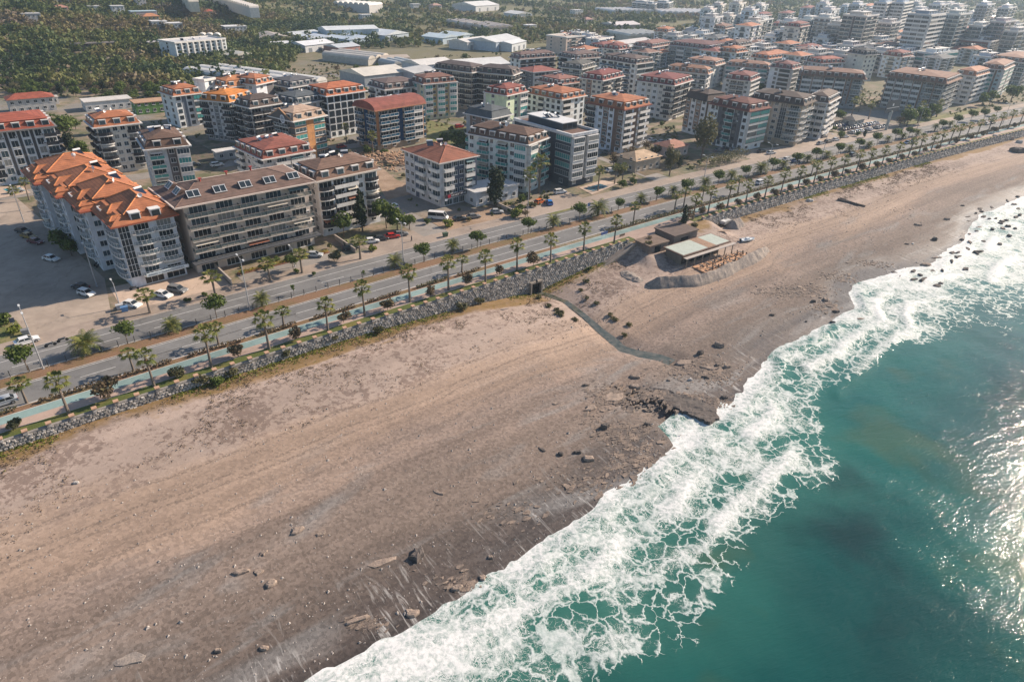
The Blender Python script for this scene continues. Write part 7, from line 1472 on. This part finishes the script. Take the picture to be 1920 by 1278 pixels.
# reef blocks in the upper right surf
rr2 = random.Random(3)
for i in range(58):
    s, o = rr2.uniform(205, 330), rr2.uniform(-12, 3.5); x, y = st(s, float(shore_t(s))+o); z = SEA-.15+max(0, o)*.04
    k = rock((960,639), rr2.uniform(1.2,4.5), rr2.uniform(.8,2.0), rr2.uniform(.35,.8), 'low dark reef rock awash in the surf at the upper right', rr2.choice((ROCKD, ROCKD, ROCKM)), rr2.uniform(-.3,.8)+.5, name='reef_rock', group='reef rocks in the upper right surf', seed=900+i); k.location = (x, y, z)
def shelf():
    P = [at(px, py, -5.8) for px, py in ((1203,732),(1236,745),(1266,764),(1300,778),(1333,793),(1352,780),(1345,762),(1318,748),(1282,738),(1245,727),(1218,722))]
    cx, cy = P[0]; xs = [p[0] for p in P]; ys = [p[1] for p in P]; g = .42
    U = np.arange(min(xs)-.5, max(xs)+.5, g); V = np.arange(min(ys)-.5, max(ys)+.5, g); X, Y = np.meshgrid(U, V, indexing='ij')
    ins = np.zeros(X.shape, bool); j = len(P)-1
    for i in range(len(P)):
        (x0,y0),(x1,y1) = P[i], P[j]; c = ((y0 > Y) != (y1 > Y)) & (X < (x1-x0)*(Y-y0)/(y1-y0+1e-9)+x0); ins ^= c; j = i
    s_, t_ = ST(X, Y); n1 = fbm(X*.35+3, Y*.55, 4); n2 = vnoise(X*1.1, Y*1.4); Z = np.where(ins, .05+.9*np.floor(n1*5)/5*.75+.14*n2, -.9)
    X = X+(vnoise(X*1.7, Y*1.7)-.5)*g; Y = Y+(vnoise(X*1.9+7, Y*1.9)-.5)*g; idx = np.arange(X.size).reshape(X.shape); k = ins.copy(); k[:-1] |= ins[1:]; k[:,:-1] |= ins[:,1:]
    f = np.stack([idx[:-1,:-1], idx[1:,:-1], idx[1:,1:], idx[:-1,1:]], -1)[k[:-1,:-1]].reshape(-1,4); co = np.stack([X.ravel()-cx, Y.ravel()-cy, Z.ravel()], -1)
    link('rock_shelf', newmesh('rock_shelf', co, f, ROCKD), None, (cx,cy,-6.35), 0, 'long dark rock shelf with an undercut edge beside the tidal inlet', 'rock')
shelf()
def stream():
    P = np.array(STREAM); tg = np.gradient(P, axis=0); tg /= np.linalg.norm(tg, axis=1, keepdims=True); nr = np.stack([-tg[:,1], tg[:,0]], -1); W = np.array([.8,.9,.9,.9,1.1,1.3,2.6,3.2,2.8,2.0]); co = []
    for p, n_, w in zip(P, nr, W):
        for k in (-1,1): q = p+n_*k*w; co.append((q[0], q[1], 0))
    co = np.array(co); zz = ground_z(np.array([p[0] for p in P]), np.array([p[1] for p in P])); z = np.minimum.accumulate(zz+.32); co[:,2] = np.repeat(z, 2)
    i = np.arange(len(P)-1)*2; f = np.stack([i, i+1, i+3, i+2], -1); t = NT('stream_water'); p = t.geo(); n = t.noise(p, .8, 3); link('stream', newmesh('stream', co, f, t.fin(t.mix(t.mr(n, .35, .65), (.05,.06,.045), (.12,.115,.09)), .12, t.bump(n, .2, .1))), kind='structure')
stream()
# dry tufts, pebbles and driftwood bits: nobody could count them
def litter():
    rng = np.random.default_rng(21); n = 11000; S = rng.uniform(-12, 330, n); v = rng.beta(1.5, 4.5, n)*.5; T = -17.6-v*(-17.5-shore_t(S)); x, y = XY(S, T)
    k = (vnoise(x*.16, y*.16) > .42) & (fbm(x*.5, y*.5, 2) > .42) & ~((S > 140) & (S < 200) & (T > -36)); x, y = x[k], y[k]; z = ground_z(x, y); m = len(x); q = 6
    C = np.repeat(np.stack([x, y, z], -1), q, 0)+np.concatenate([rng.normal(size=(m*q,2))*.22, rng.uniform(.02,.22,(m*q,1))], 1); co, f = leafquads(C, rng.normal(size=(m*q,3))+[0,0,.6], .11, rng)
    link('dry_scrub', newmesh('dry_scrub', co, f, leaf_mat('dry_scrub', [(.12,.085,.06),(.20,.145,.10),(.26,.20,.13)], .15)), kind='stuff')
    # grass at the wall foot
    n = 5000; S = rng.uniform(-12, 330, n); T = -17.5-rng.exponential(.8, n); x, y = XY(S, T); k = (vnoise(S*.09, S*0+8) > .38) & ~((S > 140) & (S < 182)); x, y = x[k], y[k]; z = ground_z(x, y); C = np.stack([x, y, z+.12], -1); C = np.repeat(C, 3, 0)+rng.normal(size=(len(C)*3,3))*[.18,.18,.06]
    co, f = leafquads(C, rng.normal(size=(len(C),3))+[0,0,.5], .16, rng); link('wall_grass', newmesh('wall_grass', co, f, LY), kind='stuff')
    # pebbles
    n = 9000; S = rng.uniform(-12, 260, n); v = rng.uniform(.25, 1., n); T = -17-v*(-17-shore_t(S)); x, y = XY(S, T); z = ground_z(x, y); r = .05+rng.exponential(.045, n).clip(0, .35)
    base = np.array([(1,0,0),(0,1,0),(-1,0,0),(0,-1,0),(0,0,.8)]); co = base[None]*r[:,None,None]*rng.uniform(.6,1.3,(n,5,1)); co += np.stack([x,y,z],-1)[:,None]; f = np.array([(0,1,4),(1,2,4),(2,3,4),(3,0,4)]); F = (np.arange(n)[:,None,None]*5+f[None]).reshape(-1,3)
    link('pebbles', newmesh('pebbles', co.reshape(-1,3), F, soil('pebble_stone', (.48,.42,.37), (.20,.18,.17), (.3,.7), 3.)), kind='stuff')
    # reeds and debris by the stream
    P = [(1010,560),(1030,575),(1045,582),(1052,590),(1078,600),(1100,560),(1118,570),(1145,592),(1152,600),(1178,610),(1090,545),(1100,530),(1170,630)]
    for i, p in enumerate(P): tree('hedge', 'dead_shrub', p, f'{ordw(i)} dark dead shrub of those listed along the stream, counting from the culvert' if False else f'dark low shrub by the stream on the sand, {ordw(sorted(P).index(p))} from the left', 'shrub', 'dark shrubs by the stream', sc=random.uniform(.7,1.3))
litter()
def rubble():
    rng = np.random.default_rng(2); x0, y0 = at(728, 300); n = 420; a = rng.normal(size=(n,2))*[9,7]; base = np.array([(-1,-1,0),(1,-1,0),(1,1,0),(-1,1,0),(-.7,-.8,1),(.8,-.7,1),(.7,.8,1),(-.8,.7,1)]); f = np.array([(0,1,5,4),(1,2,6,5),(2,3,7,6),(3,0,4,7),(4,5,6,7)])
    co = base[None]*rng.uniform(.15,.7,(n,1,3)); hz_ = np.exp(-(a**2).sum(1)/120)*1.6; co += np.concatenate([a, hz_[:,None]-.2], 1)[:,None]; link('rubble_heap', newmesh('rubble_heap', co.reshape(-1,3), (np.arange(n)[:,None,None]*8+f[None]).reshape(-1,4), M((.42,.27,.17), .9, .25, 1.)), None, (x0,y0,0), kind='stuff')
rubble()
def flower_bed():
    x, y = XY(50.5, 24.1); r = empty('flower_bed', (float(x), float(y), 0), road_ang(60), 'long flower bed of yellow shrubs in front of the taupe block', 'flower bed'); m = MB(); m.box(0,24,-.7,.7,-.1,.25); m.build('bed', M((.25,.12,.07), .9), r)
    rng = np.random.default_rng(1); n = 1500; C = np.stack([rng.uniform(.3,23.7,n), rng.choice((-.35,.35), n)+rng.normal(size=n)*.12, .3+rng.uniform(0,.5,n)], -1); co, f = leafquads(C, rng.normal(size=(n,3)), .14, rng); link('flowers', newmesh('flowers', co, f, leaf_mat('yellow_shrub', [(.20,.17,.03),(.42,.33,.05)])), r)
    for nm, s0, s1, t0, lb in (('garden_wall',47.4,48.2,19.2,'low concrete wall between forecourt and the taupe block ramp'),('garden_wall',80,80.8,19.5,'low concrete wall right of the taupe block'),('boundary_wall',134,135,19.5,'white garden wall beside the annex')):
        x, y = XY(s0, t0); m = MB(); m.box(-.12,.12,0,12,-.1,1.3); m.box(-.18,.18,-.05,12.05,1.3,1.38); link(nm, m.mesh(nm, [M((.40,.34,.29), .85)]), None, (float(x), float(y), 0), road_ang(s0), lb, 'wall')
flower_bed()

def town_cover():
    rng = np.random.default_rng(8); n = 9000; S = rng.uniform(-30, 560, n); T = rng.uniform(21, 330, n); x, y = XY(S, T)
    k = (fbm(x/26, y/26, 3) > .47) & ~farblocked(x, y) & ~((S < 22) & (T < 128)) & ~((S < 50) & (T < 36)) & ~((S > 254) & (S < 382) & (T < 44)) & ~((S > 95) & (S < 111) & (T < 165)) & ~((S > 196) & (S < 222) & (T < 240)) & ~((T > 115) & (T < 130)); x, y = x[k], y[k]
    allv = []; allf = []; tint = []; nb = 0
    for X, Y in zip(x, y):
        sc = rng.uniform(.3, 1.); P, N_ = crown_pts(16, 2.6*sc, 2.0*sc, 3, rng, -.2, .2); co, f = leafquads(P, N_, .42*sc+.1, rng, .8); co += (X, Y, float(hill(X, Y))); allv.append(co); allf.append(f+nb); nb += len(co); tint.append(np.full(len(co), rng.uniform(.1, .85)))
    link('undergrowth', newmesh('undergrowth', np.concatenate(allv), np.concatenate(allf), FOR, attrs={'tint': np.concatenate(tint)}), kind='stuff')
town_cover()
rr3 = random.Random(9); used_ = {}; k_ = 0
while k_ < 60:
    a = rr3.random()
    if a < .35: s, t = rr3.choice((99.8, 106)), rr3.uniform(40, 155)
    elif a < .7: s, t = rr3.uniform(-20, 235), rr3.choice((119.6, 124.5))
    else: t = rr3.uniform(40, 230); s = (rr3.choice((201, 207))+(t-14)*.085)
    x, y = st(s, t)
    if blocked(x, y, 1.5) or any((x-a_)**2+(y-b_)**2 < 30 for a_, b_ in used_.get('p', [])): k_ += .2; continue
    used_.setdefault('p', []).append((x, y)); c = rr3.choice((CW, CW, CS, CD, CG, CB, CR)); nm = {CR:'red'}.get(c) or CN[c]
    o = min(NEARB, key=lambda bo: (bo[0][0]-Vector((x, y))).length)[1]; sh = ' '.join(short(o['label']).split()[:7])
    car(None, c, f'{nm} car parked in the side street near the {sh}', 90 if (a < .35 or a >= .7) else 0, rr3.choice(('car','hatch','suv')), pos=(x, y), group='cars parked in the side streets'); k_ += 1

def flakes():
    """broken rock plates of the rocky point and of the pale rock bands, too many to count"""
    rng = np.random.default_rng(31); areas = [((1040,600),0,0,0,0)]; C = []; 
    for (cx, cy, rx, ry, n) in ((1300,690,70,16,420),(1150,745,50,22,300),(1345,700,50,22,260),(1165,815,55,22,280),(1205,860,70,26,420),(1290,752,75,16,420),(1240,740,50,8,160),(1110,790,35,20,60),(1500,545,70,10,260),(1570,520,40,8,160),(1470,555,60,8,160),(1545,575,30,14,160),(1640,495,40,6,120),(1100,900,80,30,160),(950,960,90,26,90),(860,1090,60,20,60),(680,1165,40,12,70),(1600,600,26,12,90),(1690,400,60,12,30)):
        px = cx+rng.normal(size=n)*rx*.5; py = cy+rng.normal(size=n)*ry*.5
        for a, b in zip(px, py):
            x, y = at(a, b, -5.9); s, t = ST(x, y); z, v = beach_z(s, t); C.append((x, y, max(float(z), SEA-.1), 1 if cy < 600 else 0))
    C = np.array(C); n = len(C); k = 7; ang = np.linspace(0, 2*math.pi, k, endpoint=False)[None]+rng.uniform(-.3,.3,(n,k)); R_ = rng.gamma(2.0, .26, (n,1)).clip(.12, 2.0)*rng.uniform(.6,1.15,(n,k)); el = rng.uniform(.25,.6,(n,1)); o = rng.uniform(0,.6,(n,1))+.5
    X = R_*np.cos(ang); Y = R_*np.sin(ang)*el; Xr = X*np.cos(o)-Y*np.sin(o); Yr = X*np.sin(o)+Y*np.cos(o); h = rng.uniform(.02,.10,(n,1)); tx = rng.uniform(-.12,.12,(n,1)); ty = rng.uniform(-.12,.12,(n,1))
    top = np.stack([C[:,:1]+Xr*.75, C[:,1:2]+Yr*.75, C[:,2:3]+h+Xr*tx+Yr*ty], -1); bot = np.stack([C[:,:1]+Xr, C[:,1:2]+Yr, C[:,2:3]-.3+0*Xr], -1)
    co = np.concatenate([bot, top], 1).reshape(-1,3); idx = np.arange(n)[:,None]*2*k; F4 = np.concatenate([np.stack([idx[:,0]+i, idx[:,0]+(i+1)%k, idx[:,0]+k+(i+1)%k, idx[:,0]+k+i], -1) for i in range(k)]); F3 = np.concatenate([np.stack([idx[:,0]+k, idx[:,0]+k+i, idx[:,0]+k+i+1], -1) for i in range(1, k-1)])
    me = newmesh('rock_plates', co, [F4, F3], soil('plate_rock', (.27,.205,.16), (.12,.098,.085), (.35,.62), .5)); link('rock_plates', me, kind='stuff')
flakes()

# ---------------------------------------------------------------- air
hz = MB(); hz.box(-2600, 5200, -900, 6400, -13, 92); hm = bpy.data.materials.new('haze'); hm.use_nodes = True
hm.node_tree.nodes.clear(); ho = hm.node_tree.nodes.new('ShaderNodeOutputMaterial'); hv = hm.node_tree.nodes.new('ShaderNodeVolumePrincipled')
hv.inputs['Color'].default_value = (.62,.80,1.0,1); hv.inputs['Density'].default_value = .00013; hv.inputs['Anisotropy'].default_value = .3
hm.node_tree.links.new(hv.outputs[0], ho.inputs['Volume']); hz.build('haze', hm, kind='stuff')
